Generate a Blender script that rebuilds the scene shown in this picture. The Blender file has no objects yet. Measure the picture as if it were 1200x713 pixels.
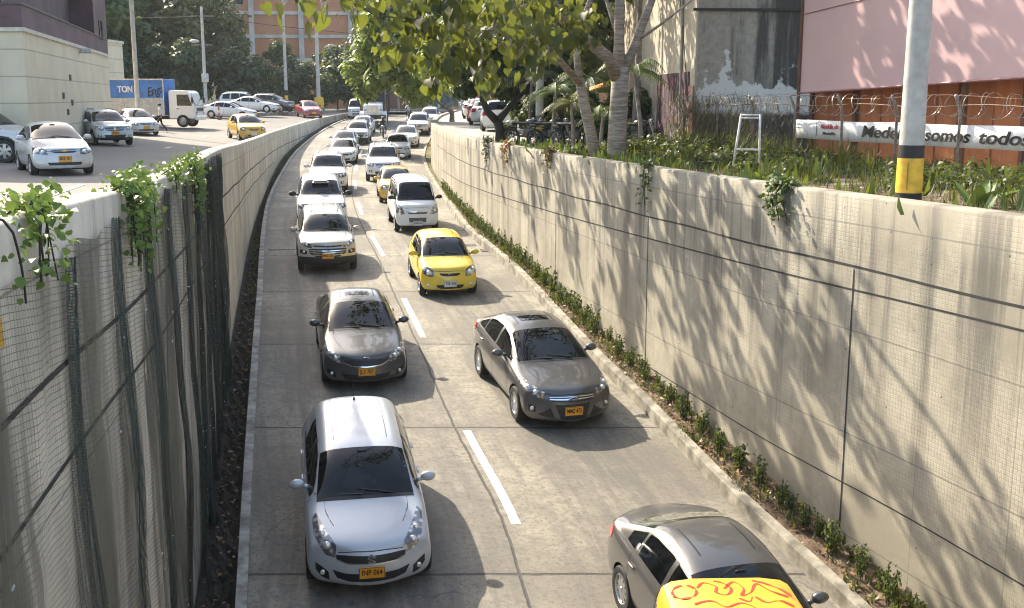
import bpy, bmesh, math, random
import numpy as np
from mathutils import Vector, Matrix, Euler
from mathutils.bvhtree import BVHTree
R = math.radians
scn = bpy.context.scene
COL = scn.collection
rnd = random.Random(7)
nrs = np.random.RandomState(11)

# ---------------------------------------------------------------- camera, sky, sun, exposure
cam_d = bpy.data.cameras.new('camera'); cam = bpy.data.objects.new('camera', cam_d); COL.objects.link(cam)
cam.location = (0, 0, 7); cam.rotation_euler = (R(90 - 10.52), 0, 0)
cam_d.sensor_width = 36; cam_d.lens = 36 * 1300 / 1200; cam_d.clip_end = 3000; cam_d.clip_start = .1
scn.camera = cam
SUN = Vector((.85, -1.0, -1.0)).normalized()
w = bpy.data.worlds.new('World'); scn.world = w; w.use_nodes = True
wn = w.node_tree; bg = wn.nodes['Background']
sky = wn.nodes.new('ShaderNodeTexSky'); sky.sky_type = 'NISHITA'; sky.sun_disc = False
sky.sun_elevation = math.asin(-SUN.z); sky.sun_rotation = math.atan2(-SUN.x, -SUN.y)
sky.dust_density = 2.5; sky.ozone_density = 1.0
tint = wn.nodes.new('ShaderNodeMix'); tint.data_type = 'RGBA'; tint.blend_type = 'MULTIPLY'; tint.inputs[0].default_value = 1; tint.inputs[7].default_value = (1.0, .96, .89, 1)
wn.links.new(sky.outputs[0], tint.inputs[6]); wn.links.new(tint.outputs[2], bg.inputs[0]); bg.inputs[1].default_value = .15
sl = bpy.data.lights.new('sun', 'SUN'); sl.energy = 3.3; sl.angle = R(.53); sl.color = (1, .90, .735)
so = bpy.data.objects.new('sun', sl); COL.objects.link(so); so.rotation_euler = SUN.to_track_quat('-Z', 'Y').to_euler()
so.location = (-60, 70, 80)
vs = scn.view_settings; vs.view_transform = 'Standard'; vs.look = 'None'; vs.gamma = 1; vs.exposure = 1.7
vs.use_curve_mapping = False
scn.cycles.max_bounces = 6; scn.cycles.transparent_max_bounces = 12
scn.cycles.sample_clamp_indirect = 3; scn.cycles.filter_width = 1.1

# ---------------------------------------------------------------- helpers
def tag(o, label=None, cat=None, group=None, kind=None):
    for k, v in (('label', label), ('category', cat), ('group', group), ('kind', kind)):
        if v: o[k] = v
    return o
def empty(name, loc=(0, 0, 0), rot=(0, 0, 0), label=None, cat=None, group=None):
    o = bpy.data.objects.new(name, None); o.empty_display_size = .2; COL.objects.link(o)
    o.location = loc; o.rotation_euler = rot; tag(o, label, cat, group); return o
def copy_tree(o, parent=None):
    c = o.copy(); COL.objects.link(c)
    if parent: c.parent = parent
    for ch in o.children: copy_tree(ch, c)
    return c
class MB:
    def __init__(s): s.v = []; s.f = []; s.uv = {}; s.m = []; s.mi = 0; s.smooth = False
    def add(s, vs, fs, uvs=None):
        b = len(s.v); s.v += [tuple(p) for p in vs]
        for f in fs: s.f.append(tuple(i + b for i in f)); s.m.append(s.mi)
        if uvs:
            for i, u in enumerate(uvs): s.uv[b + i] = u
        return s
    def box(s, c, d, rz=0, rx=0, ry=0, bev=0, taper=1):
        M = Matrix.Translation(c) @ Euler((rx, ry, rz)).to_matrix().to_4x4()
        x, y, z = d[0] / 2, d[1] / 2, d[2] / 2
        if bev:
            b = min(bev, x * .9, y * .9, z * .9); P = []; 
            for zz, k in ((-z, 1), (-z + b, 0), (z - b, 0), (z, 1)):
                t = taper if zz > 0 else 1
                q = b if k else 0
                for sx, sy, o in ((-1, -1, 0), (-1, -1, 1), (1, -1, 1), (1, -1, 0), (1, 1, 0), (1, 1, 1), (-1, 1, 1), (-1, 1, 0)):
                    if o: P.append(((sx * (x - b)) * t, (sy * (y - q)) * t, zz))
                    else: P.append(((sx * (x - q)) * t, (sy * (y - b)) * t, zz))
            F = [tuple(range(8))[::-1], tuple(range(24, 32))]
            for k in range(3):
                for i in range(8):
                    j = (i + 1) % 8; F.append((k * 8 + i, k * 8 + j, k * 8 + 8 + j, k * 8 + 8 + i))
            return s.add([M @ Vector(p) for p in P], F)
        P = [(sx * x * (taper if sz > 0 else 1), sy * y * (taper if sz > 0 else 1), sz * z) for sz in (-1, 1) for sx, sy in ((-1, -1), (1, -1), (1, 1), (-1, 1))]
        return s.add([M @ Vector(p) for p in P], [(3, 2, 1, 0), (4, 5, 6, 7), (0, 1, 5, 4), (1, 2, 6, 5), (2, 3, 7, 6), (3, 0, 4, 7)])
    def tube(s, pts, rad, n=8, cap=True):
        pts = [Vector(p) for p in pts]
        if not hasattr(rad, '__len__'): rad = [rad] * len(pts)
        V = []; up = Vector((0, 0, 1)); prev = None
        for i, p in enumerate(pts):
            t = (pts[min(i + 1, len(pts) - 1)] - pts[max(i - 1, 0)])
            t = t.normalized() if t.length > 1e-9 else Vector((0, 0, 1))
            if prev is None:
                a = t.cross(up if abs(t.z) < .9 else Vector((1, 0, 0))).normalized()
            else:
                a = (prev - t * prev.dot(t)); a = a.normalized() if a.length > 1e-6 else t.cross(up).normalized()
            prev = a; b = t.cross(a)
            for k in range(n):
                q = 2 * math.pi * k / n; V.append(p + (a * math.cos(q) + b * math.sin(q)) * rad[i])
        F = [(i * n + k, i * n + (k + 1) % n, (i + 1) * n + (k + 1) % n, (i + 1) * n + k) for i in range(len(pts) - 1) for k in range(n)]
        if cap: F += [tuple(range(n))[::-1], tuple(range((len(pts) - 1) * n, len(pts) * n))]
        return s.add(V, F)
    def lathe(s, prof, M=None, n=24, close=False):
        M = M or Matrix(); V = []; F = []
        for r, z in prof:
            for k in range(n):
                q = 2 * math.pi * k / n; V.append(M @ Vector((r * math.cos(q), r * math.sin(q), z)))
        L = len(prof)
        for i in range(L if close else L - 1):
            for k in range(n):
                F.append((i * n + k, i * n + (k + 1) % n, ((i + 1) % L) * n + (k + 1) % n, ((i + 1) % L) * n + k))
        return s.add(V, F)
    def prism(s, poly, h0, h1, M=None):
        M = M or Matrix(); n = len(poly)
        V = [M @ Vector((x, y, h0)) for x, y in poly] + [M @ Vector((x, y, h1)) for x, y in poly]
        return s.add(V, [tuple(range(n))[::-1], tuple(range(n, 2 * n))] + [(i, (i + 1) % n, (i + 1) % n + n, i + n) for i in range(n)])
    def grid(s, G, uv=None):
        a, b = len(G), len(G[0]); V = [p for r in G for p in r]; U = [u for r in uv for u in r] if uv else None
        return s.add(V, [(i * b + j, i * b + j + 1, (i + 1) * b + j + 1, (i + 1) * b + j) for i in range(a - 1) for j in range(b - 1)], U)
    def ball(s, c, r, n=12, m=8, M=None):
        M = M or Matrix(); r = r if hasattr(r, '__len__') else (r, r, r); V = []; F = []
        for i in range(m + 1):
            t = math.pi * i / m
            for k in range(n):
                q = 2 * math.pi * k / n; V.append(M @ Vector((c[0] + r[0] * math.sin(t) * math.cos(q), c[1] + r[1] * math.sin(t) * math.sin(q), c[2] + r[2] * math.cos(t))))
        for i in range(m):
            for k in range(n): F.append((i * n + k, (i + 1) * n + k, (i + 1) * n + (k + 1) % n, i * n + (k + 1) % n))
        return s.add(V, F)
    def build(s, name, mat, parent=None, smooth=None, ang=None, loc=None, rot=None):
        me = bpy.data.meshes.new(name); me.from_pydata(s.v, [], s.f)
        mats = mat if isinstance(mat, (list, tuple)) else [mat]
        for m_ in mats: me.materials.append(m_)
        if any(s.m): me.polygons.foreach_set('material_index', s.m)
        if s.uv:
            l = me.uv_layers.new(name='UVMap'); 
            for lp in me.loops: l.data[lp.index].uv = s.uv.get(lp.vertex_index, (0, 0))
        me.validate(); fixn(me)
        if smooth or ang is not None:
            me.polygons.foreach_set('use_smooth', [True] * len(me.polygons))
            if ang is not None: me.set_sharp_from_angle(angle=R(ang))
        o = bpy.data.objects.new(name, me); COL.objects.link(o)
        if parent: o.parent = parent
        if loc: o.location = loc
        if rot: o.rotation_euler = rot
        return o
def fixn(me):
    bm = bmesh.new(); bm.from_mesh(me); bmesh.ops.recalc_face_normals(bm, faces=bm.faces); bm.to_mesh(me); bm.free()
def fast_mesh(name, V, F, mat, parent=None, smooth=False):
    """V (n,3) array, F (m,k) array"""
    me = bpy.data.meshes.new(name); n, k = F.shape
    me.vertices.add(len(V)); me.vertices.foreach_set('co', np.asarray(V, np.float32).ravel())
    me.loops.add(n * k); me.loops.foreach_set('vertex_index', F.astype(np.int32).ravel())
    me.polygons.add(n); me.polygons.foreach_set('loop_start', np.arange(0, n * k, k, dtype=np.int32))
    me.update(calc_edges=True)
    if smooth: me.polygons.foreach_set('use_smooth', [True] * n)
    for m_ in (mat if isinstance(mat, (list, tuple)) else [mat]): me.materials.append(m_)
    o = bpy.data.objects.new(name, me); COL.objects.link(o)
    if parent: o.parent = parent
    return o
def text(body, size, mat, name='lettering', parent=None, M=None, ext=.002, off=0, shear=0, width=None, align='CENTER', spacing=1):
    cu = bpy.data.curves.new('t', 'FONT'); cu.body = body; cu.size = size; cu.extrude = ext; cu.offset = off; cu.shear = shear
    cu.align_x = align; cu.align_y = 'CENTER'; cu.space_character = spacing
    o = bpy.data.objects.new('t', cu); COL.objects.link(o)
    dg = bpy.context.evaluated_depsgraph_get(); me = bpy.data.meshes.new_from_object(o.evaluated_get(dg)); 
    bpy.data.objects.remove(o); bpy.data.curves.remove(cu)
    me.name = name; me.materials.clear(); me.materials.append(mat)
    if width:
        xs = [v.co.x for v in me.vertices]; k = width / (max(xs) - min(xs)); me.transform(Matrix.Diagonal((k, 1, 1, 1)))
    if M: me.transform(M)
    r = bpy.data.objects.new(name, me); COL.objects.link(r)
    if parent: r.parent = parent
    return r

# ---------------------------------------------------------------- materials
_mats = {}
class NT:
    def __init__(s, name):
        s.m = bpy.data.materials.new(name); s.m.use_nodes = True; s.t = s.m.node_tree; s.b = s.t.nodes['Principled BSDF']; s.out = s.t.nodes['Material Output']
    def n(s, typ, **kw):
        nd = s.t.nodes.new('ShaderNode' + typ)
        for k, v in kw.items():
            if k.startswith('i_'): nd.inputs[k[2:]].default_value = v
            else: setattr(nd, k, v)
        return nd
    def l(s, a, b): s.t.links.new(a, b)
    def set(s, inp, v):
        if hasattr(v, 'is_linked') or hasattr(v, 'links'): s.l(v, inp)
        else: inp.default_value = v
    def math(s, op, a, b=0.0, c=0.0, clamp=False):
        nd = s.n('Math', operation=op); nd.use_clamp = clamp
        s.set(nd.inputs[0], a); s.set(nd.inputs[1], b)
        if op in ('MULTIPLY_ADD', 'SMOOTH_MIN', 'COMPARE'): s.set(nd.inputs[2], c)
        return nd.outputs[0]
    def mix(s, fac, a, b, blend='MIX'):
        nd = s.n('Mix', data_type='RGBA', blend_type=blend); s.set(nd.inputs[0], fac); s.set(nd.inputs[6], a); s.set(nd.inputs[7], b); return nd.outputs[2]
    def noise(s, vec, scale, detail=4, rough=.6, dist=0):
        nd = s.n('TexNoise'); s.l(vec, nd.inputs['Vector']); nd.inputs['Scale'].default_value = scale; nd.inputs['Detail'].default_value = detail
        nd.inputs['Roughness'].default_value = rough; nd.inputs['Distortion'].default_value = dist; return nd.outputs[0]
    def vscale(s, vec, k):
        nd = s.n('Mapping'); s.l(vec, nd.inputs[0]); nd.inputs['Scale'].default_value = k; return nd.outputs[0]
    def ramp(s, f, a, b):   # smooth 0..1 between a and b
        nd = s.n('MapRange', interpolation_type='SMOOTHSTEP'); s.set(nd.inputs[0], f); nd.inputs[1].default_value = a; nd.inputs[2].default_value = b; return nd.outputs[0]
    def coord(s, which='Object'): return s.n('TexCoord').outputs[which]
    def bump(s, h, strength=.3, dist=.02):
        nd = s.n('Bump'); nd.inputs['Strength'].default_value = strength; nd.inputs['Distance'].default_value = dist; s.l(h, nd.inputs['Height']); s.l(nd.outputs[0], s.b.inputs['Normal'])
    def fin(s, col=None, rough=None, metal=None):
        if col is not None: s.set(s.b.inputs['Base Color'], col)
        if rough is not None: s.set(s.b.inputs['Roughness'], rough)
        if metal is not None: s.set(s.b.inputs['Metallic'], metal)
        return s.m
def C4(c): return (c[0], c[1], c[2], 1)
def mat(name, col, rough=.6, metal=0, var=.12, scale=6, bump=0, coat=0, spec=None, col2=None):
    if name in _mats: return _mats[name]
    t = NT(name); v = t.coord(); nz = t.noise(v, scale)
    c2 = col2 or [max(0, x * (1 - 2.2 * var)) for x in col]; c1 = [min(1, x * (1 + var)) for x in col]
    t.fin(t.mix(t.ramp(nz, .3, .72), C4(c2), C4(c1)), rough, metal)
    if bump: t.bump(t.noise(v, scale * 4), bump, .02)
    if coat: t.b.inputs['Coat Weight'].default_value = coat; t.b.inputs['Coat Roughness'].default_value = .04
    if spec is not None: t.b.inputs['Specular IOR Level'].default_value = spec
    _mats[name] = t.m; return t.m
def paint(name, col, metal=.0, rough=.32):
    if name in _mats: return _mats[name]
    t = NT(name); v = t.coord(); dust = t.ramp(t.noise(t.vscale(v, (1, 1, 2)), 2.3, 6, .65), .42, .8)
    low = t.n('SeparateXYZ'); t.l(v, low.inputs[0])
    dirt = t.math('MULTIPLY', t.ramp(low.outputs[2], .62, .2), t.ramp(t.noise(v, 5, 6), .3, .75))
    d = t.math('ADD', t.math('MULTIPLY', dust, .10), t.math('MULTIPLY', dirt, .45), clamp=True)
    t.fin(t.mix(d, C4(col), (.26, .235, .2, 1)), t.math('ADD', rough, t.math('MULTIPLY', d, .4)), metal)
    t.b.inputs['Coat Weight'].default_value = .8; t.b.inputs['Coat Roughness'].default_value = .05
    _mats[name] = t.m; return t.m

def leafmat(name, c1, c2, trans=.35, c3=None, rough=.5):
    if name in _mats: return _mats[name]
    t = NT(name); g = t.n('NewGeometry'); r = g.outputs['Random Per Island']
    col = t.mix(r, C4(c1), C4(c2))
    nz = t.noise(t.coord(), .9, 3); col = t.mix(t.ramp(nz, .35, .7), col, t.mix(.5, col, C4(c3 or c1)))
    t.fin(col, rough); t.b.inputs['Specular IOR Level'].default_value = .385
    tr = t.n('BsdfTranslucent'); t.l(t.mix(.45, col, (.32, .36, .04, 1)), tr.inputs[0])
    mx = t.n('MixShader'); mx.inputs[0].default_value = trans
    t.l(t.b.outputs[0], mx.inputs[1]); t.l(tr.outputs[0], mx.inputs[2]); t.l(mx.outputs[0], t.out.inputs[0])
    _mats[name] = t.m; return t.m

def road_mat():
    t = NT('slab_concrete'); uv = t.coord('UV'); s = t.n('SeparateXYZ'); t.l(uv, s.inputs[0]); u, v = s.outputs[0], s.outputs[1]
    n1 = t.noise(uv, .35, 5, .6); n2 = t.noise(uv, 3.0, 8, .72); n3 = t.noise(uv, 38, 3, .6); n4 = t.noise(t.vscale(uv, (2.2, .16, 1)), 1.0, 6, .65)
    base = t.mix(t.ramp(n1, .34, .66), (.155, .139, .108, 1), (.335, .30, .226, 1))
    # each slab cast separately
    sl_ = t.math('FLOOR', t.math('DIVIDE', t.math('SUBTRACT', v, 0.85), 5.3)); sd = t.math('GREATER_THAN', u, -.1)
    wv = t.n('TexWhiteNoise', noise_dimensions='2D'); cb = t.n('CombineXYZ'); t.l(sl_, cb.inputs[0]); t.l(sd, cb.inputs[1]); t.l(cb.outputs[0], wv.inputs['Vector'])
    base = t.mix(t.math('MULTIPLY', wv.outputs[0], .35), base, (.19, .175, .15, 1))
    base = t.mix(t.math('MULTIPLY', t.ramp(n2, .42, .66), .62), base, (.125, .112, .09, 1))
    base = t.mix(t.math('MULTIPLY', t.ramp(n4, .46, .62), .62), base, (.12, .11, .095, 1))
    base = t.mix(t.math('MULTIPLY', t.ramp(n3, .55, .8), .3), base, (.42, .39, .34, 1))
    # oil track along the middle of each lane
    oil = t.math('MULTIPLY', t.ramp(t.math('ABSOLUTE', t.math('SUBTRACT', t.math('ABSOLUTE', t.math('ADD', u, .1)), 2.0)), .75, .05), t.ramp(n4, .3, .65))
    base = t.mix(t.math('MULTIPLY', oil, .62), base, (.085, .08, .073, 1))
    wob = t.math('MULTIPLY', t.math('SUBTRACT', t.noise(uv, 1.7, 5, .7), .5), .09)
    fr = t.math('PINGPONG', t.math('ADD', t.math('SUBTRACT', v, 0.85), wob), 2.65)
    ju = t.math('ABSOLUTE', t.math('ADD', t.math('ADD', u, .12), wob))
    j = t.math('MAXIMUM', t.ramp(fr, .045, .014), t.ramp(ju, .036, .012))
    halo = t.math('MAXIMUM', t.ramp(fr, .22, .02), t.ramp(ju, .16, .02))
    base = t.mix(t.math('MULTIPLY', t.math('MULTIPLY', halo, t.ramp(n2, .3, .7)), .5), base, (.13, .115, .095, 1))
    # hair cracks
    vo = t.n('TexVoronoi', feature='DISTANCE_TO_EDGE'); nvec = t.n('VectorMath', operation='ADD'); t.l(uv, nvec.inputs[0])
    nn = t.n('TexNoise'); nn.inputs['Scale'].default_value = 1.3; t.l(uv, nn.inputs['Vector']); t.l(nn.outputs[1], nvec.inputs[1]); t.l(nvec.outputs[0], vo.inputs['Vector']); vo.inputs['Scale'].default_value = .33
    cr = t.math('MULTIPLY', t.ramp(vo.outputs['Distance'], .006, .001), t.ramp(n1, .45, .6))
    base = t.mix(t.math('MULTIPLY', cr, .8), base, (.06, .055, .05, 1))
    base = t.mix(t.math('MULTIPLY', j, .9), base, (.035, .033, .03, 1))
    trk = t.math('MULTIPLY', t.ramp(t.math('ABSOLUTE', t.math('SUBTRACT', t.math('ABSOLUTE', t.math('SUBTRACT', t.math('ABSOLUTE', t.math('ADD', u, .1)), 2.0)), .72)), .34, .06), t.ramp(t.noise(t.vscale(uv, (2.5, .1, 1)), 1, 6, .7), .36, .6)); base = t.mix(t.math('MULTIPLY', trk, .62), base, (.09, .084, .074, 1))
    vd = t.n('TexVoronoi'); t.l(uv, vd.inputs['Vector']); vd.inputs['Scale'].default_value = 2.4; drp = t.math('MULTIPLY', t.ramp(vd.outputs['Distance'], .16, .05), t.ramp(t.noise(uv, .9, 3), .52, .6)); base = t.mix(t.math('MULTIPLY', drp, .6), base, (.05, .046, .04, 1))
    n5 = t.noise(uv, 11, 8, .78); base = t.mix(t.math('MULTIPLY', t.ramp(n5, .49, .60), .62), base, (.095, .086, .07, 1)); n6 = t.noise(uv, 70, 2, .5); base = t.mix(t.math('MULTIPLY', t.ramp(n6, .56, .7), .4), base, (.05, .046, .04, 1))
    t.fin(base, .8); h = t.math('SUBTRACT', t.math('MULTIPLY', n5, .9), t.math('MULTIPLY', j, 2)); t.bump(h, .5, .012)
    return t.m
def wall_mat(name, base1, base2, grid=.0, streak=1., vj=6.9, tint=(.08, .075, .065)):
    """cast concrete: u metres along, v metres below the coping"""
    t = NT(name); uv = t.coord('UV'); s = t.n('SeparateXYZ'); t.l(uv, s.inputs[0]); u, v = s.outputs[0], s.outputs[1]
    n1 = t.noise(uv, .5, 6, .62); n2 = t.noise(uv, 6, 6, .7)
    base = t.mix(t.ramp(n1, .36, .64), C4([x * .9 for x in base2]), C4([x * 1.06 for x in base1])); base = t.mix(t.math('MULTIPLY', t.ramp(n2, .45, .75), .35), base, C4([x * .62 for x in base2]))
    st = t.noise(t.vscale(uv, (1.15, .05, 1)), 1.0, 7, .7); st2 = t.noise(t.vscale(uv, (5.5, .1, 1)), 1.0, 5, .6)
    fade = t.math('MULTIPLY', t.ramp(v, 5.0, .2), streak)
    base = t.mix(t.math('MULTIPLY', t.math('MULTIPLY', t.ramp(st, .47, .60), fade), .8), base, C4(tint))
    base = t.mix(t.math('MULTIPLY', t.math('MULTIPLY', t.ramp(st2, .52, .68), fade), .62), base, C4([x * 1.3 for x in tint]))
    base = t.mix(t.math('MULTIPLY', t.ramp(t.math('ADD', v, t.math('MULTIPLY', n1, .5)), .75, .3), .3), base, C4([x * .7 for x in base2]))
    # bug holes
    vo = t.n('TexVoronoi'); t.l(t.vscale(uv, (1, 1, 1)), vo.inputs['Vector']); vo.inputs['Scale'].default_value = 4.5
    pit = t.math('MULTIPLY', t.ramp(vo.outputs['Distance'], .085, .05), t.ramp(t.noise(uv, 2.1, 2), .5, .56))
    base = t.mix(t.math('MULTIPLY', pit, .85), base, (.05, .047, .042, 1))
    # board seams
    wob = t.math('MULTIPLY', t.math('SUBTRACT', n2, .5), .03)
    sv = t.ramp(t.math('PINGPONG', t.math('ADD', t.math('SUBTRACT', v, 1.9), wob), .75), .014, .004); su = t.ramp(t.math('PINGPONG', t.math('ADD', u, wob), vj / 8), .012, .003)
    base = t.mix(t.math('MULTIPLY', t.math('MAXIMUM', sv, t.math('MULTIPLY', su, .7)), .62), base, (.1, .095, .085, 1))
    h = t.math('SUBTRACT', t.math('MULTIPLY', n2, .5), t.math('MULTIPLY', pit, 1.5))
    if grid:
        g = t.math('MAXIMUM', t.ramp(t.math('PINGPONG', u, .03), .007, .002), t.ramp(t.math('PINGPONG', v, .03), .007, .002))
        g = t.math('MULTIPLY', g, t.ramp(n1, .35, .6)); base = t.mix(t.math('MULTIPLY', g, grid), base, (.11, .105, .09, 1)); h = t.math('SUBTRACT', h, t.math('MULTIPLY', g, .5))
    t.fin(base, .85); t.bump(h, .35, .015); return t.m

PLAST = mat('black_plastic', (.018, .018, .019), .55)
RUB = mat('tyre_rubber', (.022, .022, .023), .8, bump=.1)
CHROME = mat('chrome', (.75, .75, .76), .12, 1, var=.03)
ALLOY = mat('alloy', (.5, .5, .51), .3, .9, var=.05)
HUBCAP = mat('silver_hubcap', (.42, .42, .43), .4, .4, var=.06)
GLASS = NT('tinted_glass'); GLASS.fin((.010, .012, .014, 1), .02); GLASS.b.inputs['IOR'].default_value = 1.45; GLASS.b.inputs['Specular IOR Level'].default_value = .38
_gn = GLASS.noise(GLASS.coord(), 1.8, 4); GLASS.l(GLASS.mix(GLASS.ramp(_gn, .4, .7), (.003, .0035, .004, 1), (.014, .016, .018, 1)), GLASS.b.inputs['Base Color']); GLASS.b.inputs['Coat Weight'].default_value = .12; GLASS.b.inputs['Coat Roughness'].default_value = .0; GLASS = GLASS.m
GLASS2 = mat('clear_glass', (.10, .13, .14), .03, 0, var=.35, scale=1.5, coat=1)
LENS = NT('lamp_lens'); _ln = LENS.n('TexVoronoi'); LENS.l(LENS.coord(), _ln.inputs['Vector']); _ln.inputs['Scale'].default_value = 11
LENS.fin(LENS.mix(LENS.ramp(_ln.outputs['Distance'], .1, .6), (.75, .75, .74, 1), (.16, .16, .165, 1)), .12, .55); LENS.b.inputs['Coat Weight'].default_value = 1; LENS = LENS.m
BULB = mat('lamp_reflector', (.85, .84, .8), .1, .6, var=.05)
AMBER = mat('amber_lens', (.75, .25, .03), .2, coat=1)
REDL = mat('red_lens', (.42, .012, .01), .2, coat=1)
PLATEY = mat('plate_orange', (.82, .36, .03), .45, var=.05)
PLATEW = mat('plate_white', (.75, .75, .73), .45, var=.05)
BLACK = mat('black_ink', (.012, .012, .012), .5)
STEEL = mat('galvanised_steel', (.42, .42, .41), .42, .7, scale=9)
WHITEP = mat('worn_white_paint', (.72, .70, .65), .6, col2=(.42, .40, .36), scale=5)
YELP = mat('yellow_road_paint', (.78, .47, .04), .55, scale=7)
# ---------------------------------------------------------------- vehicles
def lerp(a, b, t): return a + (b - a) * t
class Car:
    """front of the car points to -Y, the origin is on the ground under its middle"""
    def __init__(s, P):
        s.P = P; s.L, s.W, s.H = P['L'], P['W'], P['H']; s.hw = s.W / 2
        top = P['top']; s.cowl = next(q for q in top if q[0] == 'c'); rs = [q for q in top if q[0] == 'r']; s.rf, s.rr = rs[0], rs[-1]
        s.rc = next((q for q in top if q[0] == 'c2'), ('c2', s.L - .05, s.cowl[2]))
        s.wa, s.wr = P.get('wa', .80), P.get('wr', .70)
        s.zf = P.get('zf', .2)
        s.body_mesh(); s.arches()
    def h_at(s, y):
        t = abs(y - s.L * .5) / (s.L * .5); return s.hw * (1 - s.P.get('taper', .07) * t ** 4)
    def belt(s, y): return lerp(s.P['belt'][0], s.P['belt'][1], (y - s.cowl[1]) / (s.L - s.cowl[1]))
    def section(s, q):
        kind, y, zt = q; h = s.h_at(y); zf = s.zf; b = s.belt(y) - .05 if y > s.cowl[1] - .01 else zt - .11
        if kind in ('h', 't'):
            zb = zt - .11; upper = [(.965 * h, zb), (.875 * h, zt - .03), (.64 * h, zt), (.33 * h, zt + .012), (0, zt + .016)]
        elif kind in ('c', 'c2'):
            zb = min(b, zt - .06); upper = [(.968 * h, zb), (.885 * h, zb + .05), (s.wa * h, zt), (.42 * h, zt + .03), (0, zt + .04)]
        elif kind in ('g', 'g2'):
            a, r = (s.cowl, s.rf) if kind == 'g' else (s.rc, s.rr); t = (zt - a[2]) / (r[2] - a[2]); zb = b
            upper = [(.968 * h, zb), (.885 * h, zb + .06), (lerp(s.wa, s.wr, t) * h, zt - .025), (.41 * h, zt + .02), (0, zt + .035)]
        else:
            zb = b; upper = [(.968 * h, zb), (.885 * h, zb + .06), (s.wr * h, zt - .07), (s.wr * .58 * h, zt - .012), (0, zt)]
        zm = zf + .52 * (zb - zf)
        return [(0, zf), (.8 * h, zf), (.945 * h, zf + .07), (1.0 * h, zm)] + upper
    def body_mesh(s):
        P = s.P; L = s.L; rows = []; top = P['top']; sw = P.get('sweep', .26); sr = P.get('sweep_r', .2)
        h0 = s.h_at(.05); zn = P['nose']; zf = s.zf; k = P.get('flat', 1)
        nose = [(0, zf - .02, .07), (.7, zf - .02, .07), (.93, zf + .05, -.015), (.97, lerp(zf, zn, .5), 0), (.95, lerp(zf, zn, .78), .04 * k), (.86, zn - .05, .08 * k), (.62, zn - .01, .12 * k), (.33, zn, .12 * k), (0, zn, .12 * k)]
        rows.append([(x * h0, y + sw * x * x, z) for x, z, y in nose])
        for i, q in enumerate(top):
            kf = sw * max(0, 1 - q[1] / .9) ** 1.5 * .8; kr = -sr * max(0, 1 - (L - q[1]) / .7) ** 1.5 * .8
            rows.append([(x, q[1] + (kf + kr) * (x / s.hw) ** 2, z) for x, z in s.section(q)])
        zt = P['tail']; hr = s.h_at(L - .05)
        tail = [(0, zf + .05, -.16), (.7, zf + .05, -.16), (.9, zf + .13, -.03), (.97, .55 * zt, 0), (.95, lerp(.55 * zt, zt, .5), -.02), (.87, zt - .05, -.04), (.64, zt - .01, -.06), (.33, zt, -.06), (0, zt, -.06)]
        rows.append([(x * hr, L + y - sr * x * x, z) for x, z, y in tail])
        V = []; F = []; n = len(rows)
        def vid(i, k, side): return i * 17 + (k if (side > 0 or k in (0, 8)) else 8 + k)   # 0..8 right, 9..15 -> left k=1..7
        for r in rows:
            V += r; V += [(-x, y, z) for x, y, z in r[1:8]]; V.append((0, 0, 0))
        for i in range(n - 1):
            for k in range(8):
                F.append((vid(i, k, 1), vid(i, k + 1, 1), vid(i + 1, k + 1, 1), vid(i + 1, k, 1)))
                F.append((vid(i, k, -1), vid(i + 1, k, -1), vid(i + 1, k + 1, -1), vid(i, k + 1, -1)))
        for i, swp in ((0, sw), (n - 1, -sr)):
            r = rows[i]; cen = {1: vid(i, 0, 1), 8: vid(i, 8, 1)}; mid = {}
            for k in range(2, 8):
                x, y, z = r[k]; y0 = y - swp * (x / (h0 if i == 0 else hr)) ** 2 if True else y
                cen[k] = len(V); V.append((0, y0, z))
            for side in (1, -1):
                md = {8: vid(i, 8, 1), 1: vid(i, 0, 1)}
                for k in range(2, 8):
                    x, y, z = r[k]; hx = x * .55; y0 = V[cen[k]][1]; md[k] = len(V); V.append((hx * side, y0 + swp * (hx / (h0 if i == 0 else hr)) ** 2, z))
                for k in range(1, 8):
                    a, b = vid(i, k, side), vid(i, k + 1, side)
                    for q in ((a, b, md[k + 1], md[k]), (md[k], md[k + 1], cen[k + 1], cen[k])):
                        q2 = []
                        for z in q:
                            if z not in q2: q2.append(z)
                        if len(q2) > 2: F.append(tuple(q2))
        used = sorted({i for f in F for i in f}); mp = {o: i for i, o in enumerate(used)}
        V = [V[i] for i in used]; F = [tuple(mp[i] for i in f) for f in F]
        V = [(x, y - L / 2, z) for x, y, z in V]
        me = bpy.data.meshes.new('cage'); me.from_pydata(V, [], F); fixn(me)
        o = bpy.data.objects.new('cage', me); COL.objects.link(o)
        md = o.modifiers.new('s', 'SUBSURF'); md.levels = P.get('lev', 3); md.render_levels = md.levels
        dg = bpy.context.evaluated_depsgraph_get(); s.me = bpy.data.meshes.new_from_object(o.evaluated_get(dg)); bpy.data.objects.remove(o)
        bm = bmesh.new(); bm.from_mesh(s.me); s.bvh = BVHTree.FromBMesh(bm); bm.free()
    def arches(s):
        P = s.P; r = P['wr_'] * P.get('arch', 1.13); c = MB(); s.axl = (P['axles'][0] - s.L / 2, P['axles'][1] - s.L / 2)
        for y in s.axl:
            for sd in (1, -1):
                M = Matrix.Translation((sd * (s.hw - .12), y, P['wr_'])) @ Matrix.Rotation(R(90), 4, 'Y')
                c.prism([(r * math.cos(2 * math.pi * k / 28), r * math.sin(2 * math.pi * k / 28)) for k in range(28)], -.2, .3, M) if sd > 0 else c.prism([(r * math.cos(2 * math.pi * k / 28), r * math.sin(2 * math.pi * k / 28)) for k in range(28)], -.3, .2, M)
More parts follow.
